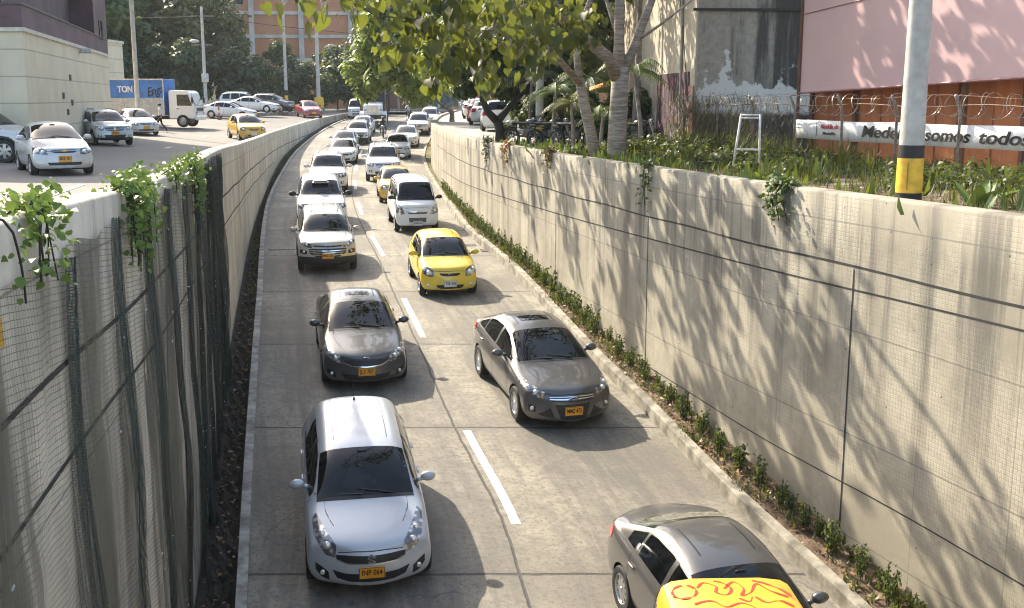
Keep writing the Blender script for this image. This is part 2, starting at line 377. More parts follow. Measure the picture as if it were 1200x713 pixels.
        co = c.build('cut', PLAST); bo = bpy.data.objects.new('b', s.me); COL.objects.link(bo)
        md = bo.modifiers.new('x', 'BOOLEAN'); md.operation = 'DIFFERENCE'; md.object = co; md.solver = 'EXACT'
        dg = bpy.context.evaluated_depsgraph_get(); dg.update(); me = bpy.data.meshes.new_from_object(bo.evaluated_get(dg))
        bpy.data.objects.remove(bo); bpy.data.objects.remove(co)
        me.materials.clear(); me.materials.append(PLAST); me.materials.append(PLAST)
        zl = P.get('clad', -1)
        for p in me.polygons:
            c_ = p.center; dark = c_.z < s.zf + .035
            for y in s.axl:
                d = math.hypot(c_.y - y, c_.z - P['wr_'])
                if d < r * 1.004 and abs(c_.x) < s.hw + .1 and abs(c_.x) > s.hw - .5: dark = True
                if zl > 0 and d < r * 1.16: dark = True
            if c_.z < zl: dark = True
            p.material_index = 1 if dark else 0
        me.polygons.foreach_set('use_smooth', [True] * len(me.polygons)); me.set_sharp_from_angle(angle=R(38)); s.me = me
    # --- things laid onto the skin
    def cast(s, p, d, off):
        p = Vector((p[0], p[1] - s.L / 2, p[2])); d = Vector(d).normalized()
        h = s.bvh.ray_cast(p - d * 1.2, d)
        if h[0] is None or (h[0] - p).length > .9:
            h = s.bvh.find_nearest(p)
        n = h[1]
        if n.dot(d) > 0: n = -n
        return h[0] + n * off
    @staticmethod
    def resamp(pts, n):
        pts = [Vector(p) for p in pts]; ac = [0]
        for a, b in zip(pts, pts[1:]): ac.append(ac[-1] + (b - a).length)
        out = []
        for i in range(n + 1):
            t = ac[-1] * i / n; k = 0
            while k < len(pts) - 2 and ac[k + 1] < t: k += 1
            q = (t - ac[k]) / max(1e-9, ac[k + 1] - ac[k]); out.append(pts[k].lerp(pts[k + 1], q))
        return out
    def patch(s, mb, lo, up, d, n=14, m=5, off=.004, keep=False):
        a = lo if keep else s.resamp(lo, n); b = up if keep else s.resamp(up, n)
        G = [[s.cast(Vector(p).lerp(Vector(q), j / m), d, off) for j in range(m + 1)] for p, q in zip(a, b)]
        mb.grid(G); return mb
    def strip(s, mb, pts, d, wdt=.012, n=16, off=.003, perp=None):
        pts = s.resamp(pts, n); d = Vector(d).normalized(); G = []
        for i, p in enumerate(pts):
            t = (pts[min(i + 1, n)] - pts[max(i - 1, 0)]).normalized(); c = t.cross(d).normalized() * wdt / 2
            G.append([s.cast(p - c, d, off), s.cast(p + c, d, off)])
        mb.grid(G)
    def part(s, mb, name, m, parent=None, **k):
        return mb.build(name, m, parent or s.root, **k)
    def wheel(s, y, sd, rim='spoke'):
        P = s.P; r = P['wr_']; wd = .19 if s.L < 4.2 else .21
        M = Matrix.Translation((sd * (s.hw - .015 - wd / 2), y, r)) @ Matrix.Rotation(R(90) * sd, 4, 'Y')
        t = MB(); h = wd / 2; rr = r * .66
        t.lathe([(rr, -h), (r * .93, -h), (r * .985, -h * .75), (r, -h * .4), (r, h * .4), (r * .985, h * .75), (r * .93, h), (r * .8, h * 1.03), (rr, h * .92), (rr, -h)], M, 28)
        wo = t.build('wheel', RUB, s.root, ang=40)
        q = MB(); q.lathe([(rr, h * .9), (rr * .94, h * .96), (rr * .9, h * .75), (rr * .88, -h * .5)], M, 28)
        if rim == 'cap':
            q.lathe([(rr * .9, h * .8), (rr * .6, h * .98), (rr * .25, h * 1.0), (0, h * 1.02)], M, 24)
        else:
            ns = P.get('spokes', 5)
            for k in range(ns):
                a = 2 * math.pi * k / ns; A = M @ Matrix.Rotation(a, 4, 'Z'); w0, w1 = rr * (.75 / ns + .06), rr * (1.1 / ns + .05)
                q.add([A @ Vector(p) for p in ((rr * .12, -w0, h * .86), (rr * .92, -w1, h * .78), (rr * .92, w1, h * .78), (rr * .12, w0, h * .86), (rr * .12, -w0, h * .5), (rr * .92, -w1, h * .5), (rr * .92, w1, h * .5), (rr * .12, w0, h * .5))],
                      [(0, 1, 2, 3), (0, 4, 5, 1), (3, 2, 6, 7), (1, 5, 6, 2), (0, 3, 7, 4)])
            q.lathe([(0, h * .93), (rr * .16, h * .92), (rr * .2, h * .8)], M, 14)
        q.build('rim', P.get('rimmat', ALLOY), wo, ang=35)
        b = MB(); b.lathe([(0, h * .2), (rr * .9, h * .2)], M, 20); b.lathe([(0, h * .35), (rr * .55, h * .35)], M, 20); b.build('brake_disc', mat('brake_iron', (.06, .058, .055), .5, .5), wo)
    def make(s, name, paintm, plate=None, platem=None):
        P = s.P; L = s.L; hw = s.hw; s.root = empty(name)
        me = s.me.copy(); me.name = 'body'; me.materials[0] = paintm
        b = bpy.data.objects.new('body', me); COL.objects.link(b); b.parent = s.root
        b.material_slots[0].link = 'OBJECT'; b.material_slots[0].material = paintm
        # glass
        yc, zc = s.cowl[1], s.cowl[2]; yr, zr = s.rf[1], s.rf[2]; dy, dz = yr - yc, zr - zc; ln = math.hypot(dy, dz); d = (0, dz / ln, -dy / ln)
        hc, hr = s.h_at(yc), s.h_at(yr); xb, xt = s.wa * hc - .045, s.wr * hr - .045
        def scr(x, t): return (x, lerp(yc, yr, t), lerp(zc, zr, t))
        m = MB(); lo = [scr(x, .05 - .035 * (1 - (x / xb) ** 2)) for x in np.linspace(-xb, xb, 15)]; up = [scr(x, .955 + .01 * (1 - (x / xt) ** 2)) for x in np.linspace(-xt, xt, 15)]
        s.patch(m, lo, up, d, 18, 10, .004); wsg = s.part(m, 'windscreen', GLASS, smooth=True)
        m = MB(); s.strip(m, [scr(x * 1.0, .015 - .03 * (1 - (x / xb) ** 2)) for x in np.linspace(-xb, xb, 12)], d, .07, 18, .003); s.part(m, 'cowl_panel', PLAST)
        for x0, x1 in ((-.05, -.62 * xb / .6), (.38, -.12)):
            m = MB(); a = Vector(s.cast(scr(x0, .03), d, .02)); e = Vector(s.cast(scr(x1, .14), d, .022)); m.tube([a, a.lerp(e, .5), e], [.011, .009, .006], 5); s.part(m, 'wiper', BLACK)
        m = MB(); mp = s.cast(scr(0, .86), d, .002); m.box(mp, (.14, .03, .05), bev=.012); s.part(m, 'sensor_mount', PLAST, wsg)
        if P.get('rearglass', 1):
            y2, z2 = s.rc[1], s.rc[2]; y3, z3 = s.rr[1], s.rr[2]; dy, dz = y3 - y2, z3 - z2; ln = math.hypot(dy, dz); d2 = (0, -dz / ln, dy / ln)
            if d2[2] > 0: d2 = (0, -d2[1], -d2[2])
            def scr2(x, t): return (x, lerp(y2, y3, t), lerp(z2, z3, t))
            xb2, xt2 = s.wa * s.h_at(y2) - .07, s.wr * s.h_at(y3) - .06; m = MB()
            s.patch(m, [scr2(x, .08) for x in np.linspace(-xb2, xb2, 9)], [scr2(x, .93) for x in np.linspace(-xt2, xt2, 9)], d2, 14, 8, .004); s.part(m, 'rear_window', P.get('rglass', GLASS), smooth=True)
        # side windows between the belt and the roof rail
        rail = [(yc, zc - .0)] + [(q[1], q[2] - (.095 if q[0] == 'r' else .055)) for q in P['top'] if q[0] in 'grg2' and q[0] != 't'] + [(s.rc[1], s.rc[2] - .03)]
        def topz(y):
            return float(np.interp(y, [a for a, _ in rail], [z for _, z in rail])) - .045
        ya, ye = P['dlo']; 
        for (a, e) in [(lerp(ya, ye, p), lerp(ya, ye, q)) for p, q in P['panes']]:
            ys = np.linspace(a, e, 12); lo = [(hw + .1, y, s.belt(y) + .03) for y in ys]; up = [(hw + .1, y, max(topz(y), s.belt(y) + .045)) for y in ys]
            for sd in (1, -1):
                m = MB(); s.patch(m, [(x * sd, y, z) for x, y, z in lo], [(x * sd, y, z) for x, y, z in up], (-sd, 0, 0), 11, 5, .004, keep=True); s.part(m, 'side_window', GLASS, smooth=True)
        trim = MB()
        for sd in (1, -1):
            ys = np.linspace(ya, ye, 14); pl = [(sd * (hw + .1), y, s.belt(y) + .02) for y in ys]; s.strip(trim, pl, (-sd, 0, 0), .022, 18, .006)
            q = [lerp(ya, ye, P['panes'][0][1]) + .035]
            s.strip(trim, [(sd * (hw + .1), q[0], s.belt(q[0]) + .03), (sd * (hw + .1), q[0], topz(q[0]) + .01)], (-sd, 0, 0), .07, 8, .005)
        s.part(trim, 'window_trim', PLAST)
        seam = MB(); dr = P.get('doors', []); zlo = s.zf + .16
        for sd in (1, -1):
            X = sd * (hw + .1)
            for y in dr: s.strip(seam, [(X, y, zlo), (X, y, s.belt(y) + .02)], (-sd, 0, 0), .012, 12, .002)
            if dr: s.strip(seam, [(X, dr[0], zlo), (X, dr[-1], zlo)], (-sd, 0, 0), .012, 16, .002)
            hx = sd * s.wa * hc * .98
            s.strip(seam, [(hx * .80, P.get('hood0', .3), 2), (hx * 1.02, lerp(.3, yc, .5), 2), (hx * 1.04, yc - .06, 2)], (0, 0, -1), .012, 14, .002)
            s.strip(seam, [(0, .2, P['nose'] - .015), (sd * .2, .2, P['nose'] - .015), (sd * .44, .2, P['nose'] - .035)], (0, 1, 0), .010, 12, .002)
            if P.get('ditch', 1): s.strip(seam, [(sd * (s.wr * hw - .06), yr + .0, 3), (sd * (s.wr * hw - .06), s.rr[1] - .05, 3)], (0, 0, -1), .022, 14, .003)
        s.part(seam, 'panel_seam', BLACK)
        for sd in (1, -1):
            for y in P.get('handles', []):
                m = MB(); p = s.cast((sd * hw, y, s.belt(y) - .13), (-sd, 0, 0), .018); m.box(p, (.035, .19, .03), bev=.012); b_ = s.part(m, 'door_handle', paintm, ang=50)
                b_.material_slots[0].link = 'OBJECT'; b_.material_slots[0].material = paintm
            # mirror
            ym = P.get('mirror', yc + .42); zm = s.belt(ym) + P.get('mz', .07); p = s.cast((sd * hw, ym, zm - .03), (-sd, 0, 0), 0); mk = P.get('mk', 1)
            m = MB(); m.tube([p, (p.x + sd * .09, p.y, p.z + .02)], [.035, .03], 6); m.ball((p.x + sd * .165 * mk, p.y, p.z + .05), (.115 * mk, .065 * mk, .075 * mk), 14, 10)
            o = s.part(m, 'wing_mirror', paintm, smooth=True); mm = P.get('mirrormat') or paintm; o.material_slots[0].link = 'OBJECT'; o.material_slots[0].material = mm
            g = MB(); g.ball((p.x + sd * .165 * mk, p.y + .045 * mk, p.z + .05), (.095 * mk, .03 * mk, .058 * mk), 12, 8); s.part(g, 'mirror_glass', GLASS2, o, smooth=True)
        # lamps and fascia
        for sd in (1, -1):
            m = MB(); hd = Vector(P.get('hd', (-.35, .8, -.45))); hd = Vector((hd.x * sd, hd.y, hd.z)); s.patch(m, [(x * sd, y, z) for x, y, z in P['head'][0]], [(x * sd, y, z) for x, y, z in P['head'][1]], hd, 12, 6, .006)
            o = s.part(m, 'headlight', LENS, smooth=True)
            for c in P.get('bulbs', []):
                q = MB(); p = s.cast((c[0] * sd, c[1], c[2]), hd, .0); q.ball(p, (c[3], c[3], c[3]), 12, 8); s.part(q, 'reflector', BULB if len(c) < 5 else c[4], o, smooth=True)
            if 'tail_l' in P:
                m = MB(); td = Vector((-.6 * sd, -.8, 0)); s.patch(m, [(x * sd, y, z) for x, y, z in P['tail_l'][0]], [(x * sd, y, z) for x, y, z in P['tail_l'][1]], td, 10, 5, .006); s.part(m, 'tail_light', REDL, smooth=True)
            for nm, mt, lo, up in P.get('side', []):
                m = MB(); s.patch(m, [(x * sd, .2, z) for x, z in lo], [(x * sd, .2, z) for x, z in up], (0, 1, 0), 10, 3, .005); s.part(m, nm, mt, smooth=True)
            for x, z, r in P.get('fog', []):
                p = s.cast((x * sd, .2, z), (0, 1, 0), .004); m = MB(); m.ball(p, (r, .02, r), 12, 6); s.part(m, 'fog_lamp', BULB, smooth=True)
        for nm, mt, lo, up, *of in P.get('front', []):
            m = MB(); full = lambda c: [(-x, .2, z) for x, z in c[::-1]] + [(x, .2, z) for x, z in (c[1:] if c[0][0] == 0 else c)]
            s.patch(m, full(lo), full(up), (0, 1, 0), 22, 4, of[0] if of else .004); s.part(m, nm, mt, smooth=True)
        pz = P.get('platez', .45); p = s.cast((0, .2, pz), (0, 1, 0), .012)
        m = MB(); m.box(p, (.35, .016, .175), bev=.01); po = s.part(m, 'number_plate', platem or PLATEY)
        m = MB(); y = p.y - .0085
        for c, dd in (((p.x, y, p.z + .08), (.335, .004, .006)), ((p.x, y, p.z - .08), (.335, .004, .006)), ((p.x - .166, y, p.z), (.006, .004, .154)), ((p.x + .166, y, p.z), (.006, .004, .154))): m.box(c, dd)
        s.part(m, 'plate_border', BLACK, po)
        if plate: text(plate, .115, BLACK, 'plate_lettering', po, Matrix.Translation((p.x, p.y - .011, p.z + .008)) @ Matrix.Rotation(R(90), 4, 'X'), .002, .0015, 0, .275)
        if 'emblem' in P: P['emblem'](s)
        for y in s.axl:
            for sd in (1, -1): s.wheel(y, sd, P.get('rim', 'spoke'))
        if P.get('antenna'):
            yy = P['antenna']; p = s.cast((0, yy, 3), (0, 0, -1), 0); m = MB(); m.tube([p, p + Vector((0, .02, .03))], [.022, .014], 8); m.tube([p + Vector((0, .02, .02)), p + Vector((0, .16, .34))], [.006, .004], 5); s.part(m, 'antenna', BLACK)
        if P.get('sunroof'):
            y0, y1, x = P['sunroof']; m = MB(); s.patch(m, [(-x, y0, 3), (x, y0, 3)], [(-x, y1, 3), (x, y1, 3)], (0, 0, -1), 12, 6, .004); s.part(m, 'sunroof', GLASS, smooth=True)
        if P.get('rails'):
            for sd in (1, -1):
                pts = [s.cast((sd * (s.wr * hw - .08), y, 3), (0, 0, -1), .045) for y in np.linspace(yr + .1, s.rr[1] - .1, 7)]; e0 = s.cast((sd * (s.wr * hw - .08), yr + .05, 3), (0, 0, -1), 0); e1 = s.cast((sd * (s.wr * hw - .08), s.rr[1] - .05, 3), (0, 0, -1), 0)
                m = MB(); m.tube([e0] + pts + [e1], .018, 6); s.part(m, 'roof_rail', P['rails'], smooth=True)
        for f in P.get('extra', []): f(s, paintm)
        return s.root
def emb_oval(col, rim, ring=True, txt=None, z=.66, w_=.075, h_=.036):
    def f(s):
        p = s.cast((0, .2, z), (0, 1, 0), .012); m = MB(); m.ball(p, (w_, .012, h_), 20, 8); o = s.part(m, 'emblem', rim, smooth=True)
        m = MB(); m.ball(p + Vector((0, -.005, 0)), (w_ * .86, .012, h_ * .8), 20, 8); s.part(m, 'emblem_field', col, o, smooth=True)
        if txt: text(txt, h_ * 1.1, CHROME, 'emblem_lettering', o, Matrix.Translation((p.x, p.y - .019, p.z)) @ Matrix.Rotation(R(90), 4, 'X'), .002, .001, .15, w_ * 1.2)
    return f
def emb_s(z):
    def f(s):
        p = s.cast((0, .2, z), (0, 1, 0), .012); k = .085
        half = [(-.62, .05), (-.02, .78), (.38, 1.05), (.95, .5), (.6, .22), (.28, .5), (.02, .28), (.62, -.3)]
        poly = [(-.95, .3), (-.1, 1.0), (.92, .42), (.55, .12), (-.02, .48), (-.35, .28), (.95, -.3), (.1, -1.0), (-.92, -.42), (-.55, -.12), (.02, -.48), (.35, -.28)]
        m = MB(); m.prism([(x * k * .78, y * k) for x, y in poly], 0, .012, Matrix.Translation(p) @ Matrix.Rotation(R(90), 4, 'X')); s.part(m, 'emblem', CHROME)
    return f
def emb_tie(z):
    def f(s):
        p = s.cast((0, .2, z), (0, 1, 0), .01); m = MB(); a, b, c, d = .085, .03, .028, .014
        m.prism([(-a, -d), (-c, -d), (-c - .01, -b), (c - .01, -b), (c, -d), (a - .02, -d), (a, d), (c, d), (c + .01, b), (-c + .01, b), (-c, d), (-a + .02, d)], 0, .012, Matrix.Translation(p) @ Matrix.Rotation(R(90), 4, 'X')); s.part(m, 'emblem', mat('gold_trim', (.6, .42, .1), .25, .8))
    return f
MESHG = mat('black_grille', (.014, .014, .015), .45)
SILV = paint('silver_white_paint', (.50, .53, .56), .3, .33)
def head(front, out, back, zb, zt, zr, w=.5):   # lower / upper outline of a headlamp wrapping round a front corner
    return ([(front[0], front[1], zb), (out[0], out[1], zb + .02), (back[0], back[1], zr - .03)], [(front[0], front[1] + .06, zb + .09), (out[0] - .07, out[1] + .16, zt), (back[0] - .03, back[1] + .03, zr)])
TYPES = {}
TYPES['hatch'] = dict(taper=.035, L=4.15, W=1.76, H=1.51, belt=(.95, 1.04), zf=.19, nose=.70, tail=.95, wr_=.30, axles=(.78, 3.42), sweep=.36, sweep_r=.22, wa=.83, wr=.735,
    top=[('h', .2, .76), ('h', .45, .83), ('h', .85, .92), ('c', 1.12, .985), ('g', 1.52, 1.26), ('r', 1.92, 1.455), ('r', 2.4, 1.515), ('r', 3.2, 1.53), ('r', 3.93, 1.50), ('g2', 4.04, 1.26), ('c2', 4.11, 1.02)],
    dlo=(1.30, 3.5), panes=[(0, .46), (.51, .86)], doors=[1.22, 2.38, 3.2], handles=[2.2, 3.05], mirror=1.58, mz=.06,
    head=([(.47, .2, .585), (.60, .28, .60), (.72, .62, .72), (.74, .88, .82)], [(.44, .3, .70), (.54, .45, .80), (.63, .66, .87), (.70, .92, .905)]), hd=(-.25, .65, -.6), bulbs=[(.56, .36, .68, .055), (.62, .55, .76, .05)],
    front=[('grille', MESHG, [(0, .535), (.33, .545), (.46, .585)], [(0, .635), (.36, .64), (.47, .635)]), ('lower_grille', MESHG, [(0, .285), (.3, .29), (.46, .33)], [(0, .40), (.36, .405), (.52, .44)]), ('grille_bar', CHROME, [(0, .522), (.34, .532), (.47, .575)], [(0, .534), (.34, .544), (.475, .587)], .007)],
    side=[('fog_recess', MESHG, [(.56, .28), (.66, .31), (.74, .40)], [(.57, .40), (.66, .46), (.74, .50)])], fog=[(.645, .375, .042)], platez=.42, emblem=emb_s(.59), antenna=3.7, spokes=5, tail_l=([(.70, 4.02, .75), (.78, 3.8, .78)], [(.66, 4.0, 1.02), (.75, 3.8, 1.06)]))
SED = dict(L=4.56, W=1.78, H=1.445, belt=(.90, 1.0), zf=.18, nose=.66, tail=1.0, wr_=.315, axles=(.90, 3.60), sweep=.40, sweep_r=.28, wa=.82, wr=.70,
    top=[('h', .2, .73), ('h', .5, .80), ('h', .95, .875), ('c', 1.32, .94), ('g', 1.75, 1.18), ('r', 2.2, 1.385), ('r', 2.65, 1.45), ('r', 3.1, 1.43), ('r', 3.35, 1.385), ('g2', 3.72, 1.20), ('c2', 4.02, 1.065), ('t', 4.3, 1.05)],
    dlo=(1.55, 3.72), panes=[(0, .42), (.465, .80), (.83, .98)], doors=[1.42, 2.52, 3.42], handles=[2.36, 3.3], mirror=1.82, mz=.06,
    head=([(.48, .22, .56), (.62, .32, .57), (.77, .66, .64), (.80, .86, .72)], [(.45, .3, .64), (.60, .46, .72), (.72, .70, .78), (.77, .90, .795)]), hd=(-.3, .7, -.5), bulbs=[(.58, .36, .63, .05), (.68, .55, .68, .045)],
    front=[('grille', MESHG, [(0, .53), (.30, .545), (.44, .60)], [(0, .635), (.34, .635), (.45, .63)]), ('grille_trim', CHROME, [(0, .505), (.31, .52), (.46, .59)], [(0, .523), (.305, .538), (.445, .60)], .007), ('lower_grille', MESHG, [(0, .24), (.3, .25), (.44, .28)], [(0, .36), (.34, .36), (.50, .38)])],
    side=[('fog_recess', MESHG, [(.60, .27), (.70, .30), (.78, .38)], [(.62, .38), (.70, .42), (.77, .44)])], fog=[(.68, .35, .04)], platez=.42, sunroof=(2.3, 2.85, .38), spokes=10,
    emblem=emb_oval(BLACK, CHROME, txt='KIA', z=.665, w_=.07, h_=.034), tail_l=([(.62, 4.5, .74), (.84, 4.1, .80)], [(.60, 4.5, .95), (.82, 4.1, .95)]))
TYPES['sedan'] = SED
HEX = mat('grille_dark_mesh', (.02, .02, .021), .35)
TYPES['sport_sedan'] = dict(SED, L=4.53, W=1.82, H=1.48, belt=(.93, 1.06), nose=.70, sweep=.42, wa=.82, wr=.695,
    top=[('h', .2, .77), ('h', .5, .84), ('h', .92, .915), ('c', 1.25, .975), ('g', 1.7, 1.22), ('r', 2.15, 1.42), ('r', 2.6, 1.485), ('r', 3.1, 1.465), ('r', 3.4, 1.41), ('g2', 3.75, 1.24), ('c2', 4.02, 1.12), ('t', 4.3, 1.10)], dlo=(1.48, 3.85), doors=[1.4, 2.5, 3.4], wr_=.325, axles=(.9, 3.55),
    head=([(.50, .25, .60), (.66, .38, .60), (.80, .72, .70), (.82, 1.0, .80)], [(.46, .33, .68), (.62, .5, .745), (.73, .75, .82), (.79, 1.02, .85)]), bulbs=[(.62, .42, .66, .05), (.7, .6, .7, .045), (.53, .3, .635, .03, AMBER)],
    front=[('grille', HEX, [(0, .56), (.40, .57)], [(0, .655), (.42, .64)]), ('grille_bar', CHROME, [(0, .60), (.42, .597)], [(0, .625), (.425, .615)], .008), ('grille_trim', CHROME, [(0, .648), (.42, .632)], [(0, .662), (.43, .645)], .009), ('lower_grille', HEX, [(0, .235), (.24, .245)], [(0, .52), (.34, .52)]), ('lip', CHROME, [(0, .205), (.5, .24)], [(0, .222), (.5, .255)], .008)],
    side=[('intake', HEX, [(.34, .27), (.50, .28), (.62, .31)], [(.42, .46), (.50, .40), (.62, .33)]), ('fog_recess', HEX, [(.66, .36), (.72, .35), (.78, .38)], [(.66, .46), (.72, .48), (.78, .48)])], fog=[(.715, .42, .048)], platez=.40, sunroof=(2.36, 2.80, .42),
    emblem=emb_oval(mat('emblem_blue', (.02, .06, .22), .3, .2), CHROME, txt='Ford', z=.61, w_=.095, h_=.042),
    tail_l=([(.66, 4.48, .80), (.88, 3.95, .90)], [(.64, 4.48, 1.02), (.84, 3.95, 1.03)]))
TYPES['old_sedan'] = dict(SED, L=4.31, W=1.71, H=1.505, belt=(.96, 1.03), nose=.72, sweep=.26, wa=.84, wr=.71, tail=1.03,
    top=[('h', .16, .78), ('h', .5, .85), ('h', .85, .92), ('c', 1.15, 1.0), ('g', 1.6, 1.26), ('r', 2.0, 1.45), ('r', 2.4, 1.51), ('r', 2.9, 1.49), ('r', 3.15, 1.44), ('g2', 3.5, 1.26), ('c2', 3.78, 1.11), ('t', 4.1, 1.09)], dlo=(1.35, 3.45), doors=[1.27, 2.3, 3.15], handles=[2.15, 3.02], wr_=.29, axles=(.82, 3.3), mirror=1.62, sunroof=None,
    head=([(.43, .12, .60), (.60, .2, .60), (.78, .48, .63)], [(.45, .2, .75), (.62, .3, .79), (.77, .56, .80)]), hd=(-.3, .9, -.2), bulbs=[(.56, .2, .68, .06), (.67, .3, .69, .05)],
    front=[('grille', MESHG, [(0, .64), (.25, .645), (.34, .68)], [(0, .735), (.27, .735), (.35, .72)]), ('grille_bar', CHROME, [(0, .685), (.34, .69)], [(0, .705), (.345, .708)], .007), ('lower_grille', MESHG, [(0, .30), (.42, .305)], [(0, .385), (.46, .385)])],
    side=[('fog_recess', mat('fog_clear', (.5, .5, .5), .2, .5), [(.52, .32), (.70, .34)], [(.52, .39), (.70, .40)])], fog=[], platez=.475, emblem=emb_tie(.695), spokes=6)
TYPES['city_car'] = dict(TYPES['hatch'], L=3.53, W=1.595, H=1.48, belt=(.93, 1.03), nose=.74, sweep=.32, wa=.85, wr=.76,
    top=[('h', .16, .80), ('h', .4, .87), ('h', .65, .93), ('c', .88, 1.0), ('g', 1.25, 1.26), ('r', 1.62, 1.43), ('r', 2.05, 1.485), ('r', 2.65, 1.475), ('r', 3.12, 1.41), ('g2', 3.3, 1.2), ('c2', 3.43, 1.0)], wr_=.285, axles=(.68, 3.05), dlo=(1.02, 2.98), doors=[.98, 2.0, 2.75], handles=[1.85, 2.62], mirror=1.28, antenna=None,
    head=([(.43, .12, .585), (.58, .22, .575), (.70, .42, .62)], [(.43, .25, .74), (.55, .36, .80), (.66, .55, .80)]), hd=(-.3, .8, -.4), bulbs=[(.56, .25, .68, .075), (.64, .4, .72, .045)],
    front=[('grille', MESHG, [(0, .60), (.20, .605), (.27, .64)], [(0, .67), (.24, .675), (.28, .67)]), ('lower_grille', MESHG, [(0, .265), (.28, .27), (.36, .31)], [(0, .365), (.30, .37), (.37, .36)])], side=[], fog=[(.58, .35, .045)], platez=.40, emblem=emb_oval(BLACK, CHROME, z=.645, w_=.055, h_=.028), rim='spoke', spokes=7,
    tail_l=([(.64, 3.42, .75), (.73, 3.25, .78)], [(.60, 3.4, 1.05), (.70, 3.2, 1.1)]))
TYPES['crossover'] = dict(TYPES['hatch'], L=4.05, W=1.765, H=1.66, belt=(1.05, 1.16), zf=.27, nose=.86, tail=1.1, sweep=.30, wa=.83, wr=.735, clad=.52,
    top=[('h', .14, .93), ('h', .4, 1.0), ('h', .75, 1.06), ('c', 1.02, 1.12), ('g', 1.4, 1.4), ('r', 1.78, 1.59), ('r', 2.25, 1.655), ('r', 3.05, 1.665), ('r', 3.78, 1.63), ('g2', 3.92, 1.38), ('c2', 4.0, 1.15)], wr_=.34, axles=(.83, 3.35), dlo=(1.2, 3.55), panes=[(0, .42), (.46, .78), (.82, .97)], doors=[1.12, 2.2, 3.05], handles=[2.05, 2.92], mirror=1.48, antenna=2.1, rails=STEEL,
    head=([(.47, .14, .79), (.62, .24, .80), (.78, .55, .88)], [(.47, .22, .88), (.62, .36, .935), (.76, .62, .965)]), hd=(-.3, .85, -.3), bulbs=[(.6, .27, .86, .04), (.69, .4, .89, .04)],
    front=[('grille', MESHG, [(0, .52), (.34, .53), (.52, .62)], [(0, .77), (.44, .765), (.55, .75)]), ('grille_bar', CHROME, [(0, .56), (.42, .575)], [(0, .585), (.44, .60)], .008), ('grille_bar', CHROME, [(0, .625), (.50, .64)], [(0, .65), (.51, .66)], .008), ('grille_bar', CHROME, [(0, .69), (.53, .695)], [(0, .715), (.53, .72)], .008), ('upper_grille', MESHG, [(0, .80), (.4, .815)], [(0, .84), (.42, .85)])],
    side=[('fog_recess', MESHG, [(.60, .60), (.70, .60), (.80, .63)], [(.61, .70), (.70, .73), (.80, .73)])], fog=[(.69, .665, .045)], platez=.555, emblem=emb_oval(mat('emblem_blue', (.02, .06, .22), .3, .2), CHROME, z=.825, w_=.085, h_=.036), tail_l=([(.72, 3.93, .9), (.8, 3.7, .92)], [(.70, 3.9, 1.08), (.78, 3.7, 1.1)]))
def scoop(s, pm):
    p = s.cast((0, 1.05, 3), (0, 0, -1), 0); m = MB(); m.box(p + Vector((0, 0, .03)), (.62, .42, .09), bev=.03, taper=.85); o = s.part(m, 'bonnet_scoop', pm, ang=40); o.material_slots[0].link = 'OBJECT'; o.material_slots[0].material = pm
    m = MB(); m.box(p + Vector((0, -.205, .04)), (.5, .02, .045)); s.part(m, 'scoop_mouth', BLACK, o)
TYPES['suv'] = dict(TYPES['crossover'], L=4.7, W=1.87, H=1.84, belt=(1.13, 1.2), zf=.32, nose=.96, tail=1.15, sweep=.22, sweep_r=.12, wa=.85, wr=.775, clad=.4,
    top=[('h', .12, 1.02), ('h', .5, 1.09), ('h', .95, 1.13), ('c', 1.3, 1.19), ('g', 1.65, 1.48), ('r', 2.0, 1.74), ('r', 2.5, 1.83), ('r', 3.5, 1.83), ('r', 4.35, 1.77), ('g2', 4.5, 1.5), ('c2', 4.6, 1.22)], wr_=.385, axles=(.9, 3.65), dlo=(1.45, 4.3), panes=[(0, .36), (.40, .68), (.72, .97)], doors=[1.4, 2.5, 3.45], handles=[2.35, 3.3], mirror=1.72, mk=1.15, antenna=None,
    head=([(.50, .1, .80), (.68, .16, .80), (.84, .4, .86)], [(.50, .15, .98), (.68, .24, 1.02), (.83, .5, 1.02)]), hd=(-.25, .95, -.1), bulbs=[(.6, .17, .90, .065), (.73, .25, .92, .05)],
    front=[('grille', MESHG, [(0, .76), (.30, .77), (.38, .80)], [(0, .95), (.38, .95), (.41, .94)])] + [('grille_bar', CHROME, [(0, z), (.37, z)], [(0, z + .022), (.375, z + .022)], .009) for z in (.80, .86, .92)] + [('lower_grille', MESHG, [(0, .43), (.42, .44)], [(0, .56), (.46, .56)])],
    side=[('fog_recess', MESHG, [(.58, .50), (.74, .52)], [(.58, .62), (.76, .63)])], fog=[(.67, .565, .05)], platez=.64, emblem=emb_oval(CHROME, CHROME, z=.87, w_=.06, h_=.045), tail_l=([(.74, 4.6, .95), (.85, 4.4, .95)], [(.72, 4.58, 1.2), (.82, 4.4, 1.2)]), spokes=6)
TYPES['pickup'] = dict(TYPES['suv'], rails=None, extra=[scoop], mirrormat=PLAST, mk=1.25)
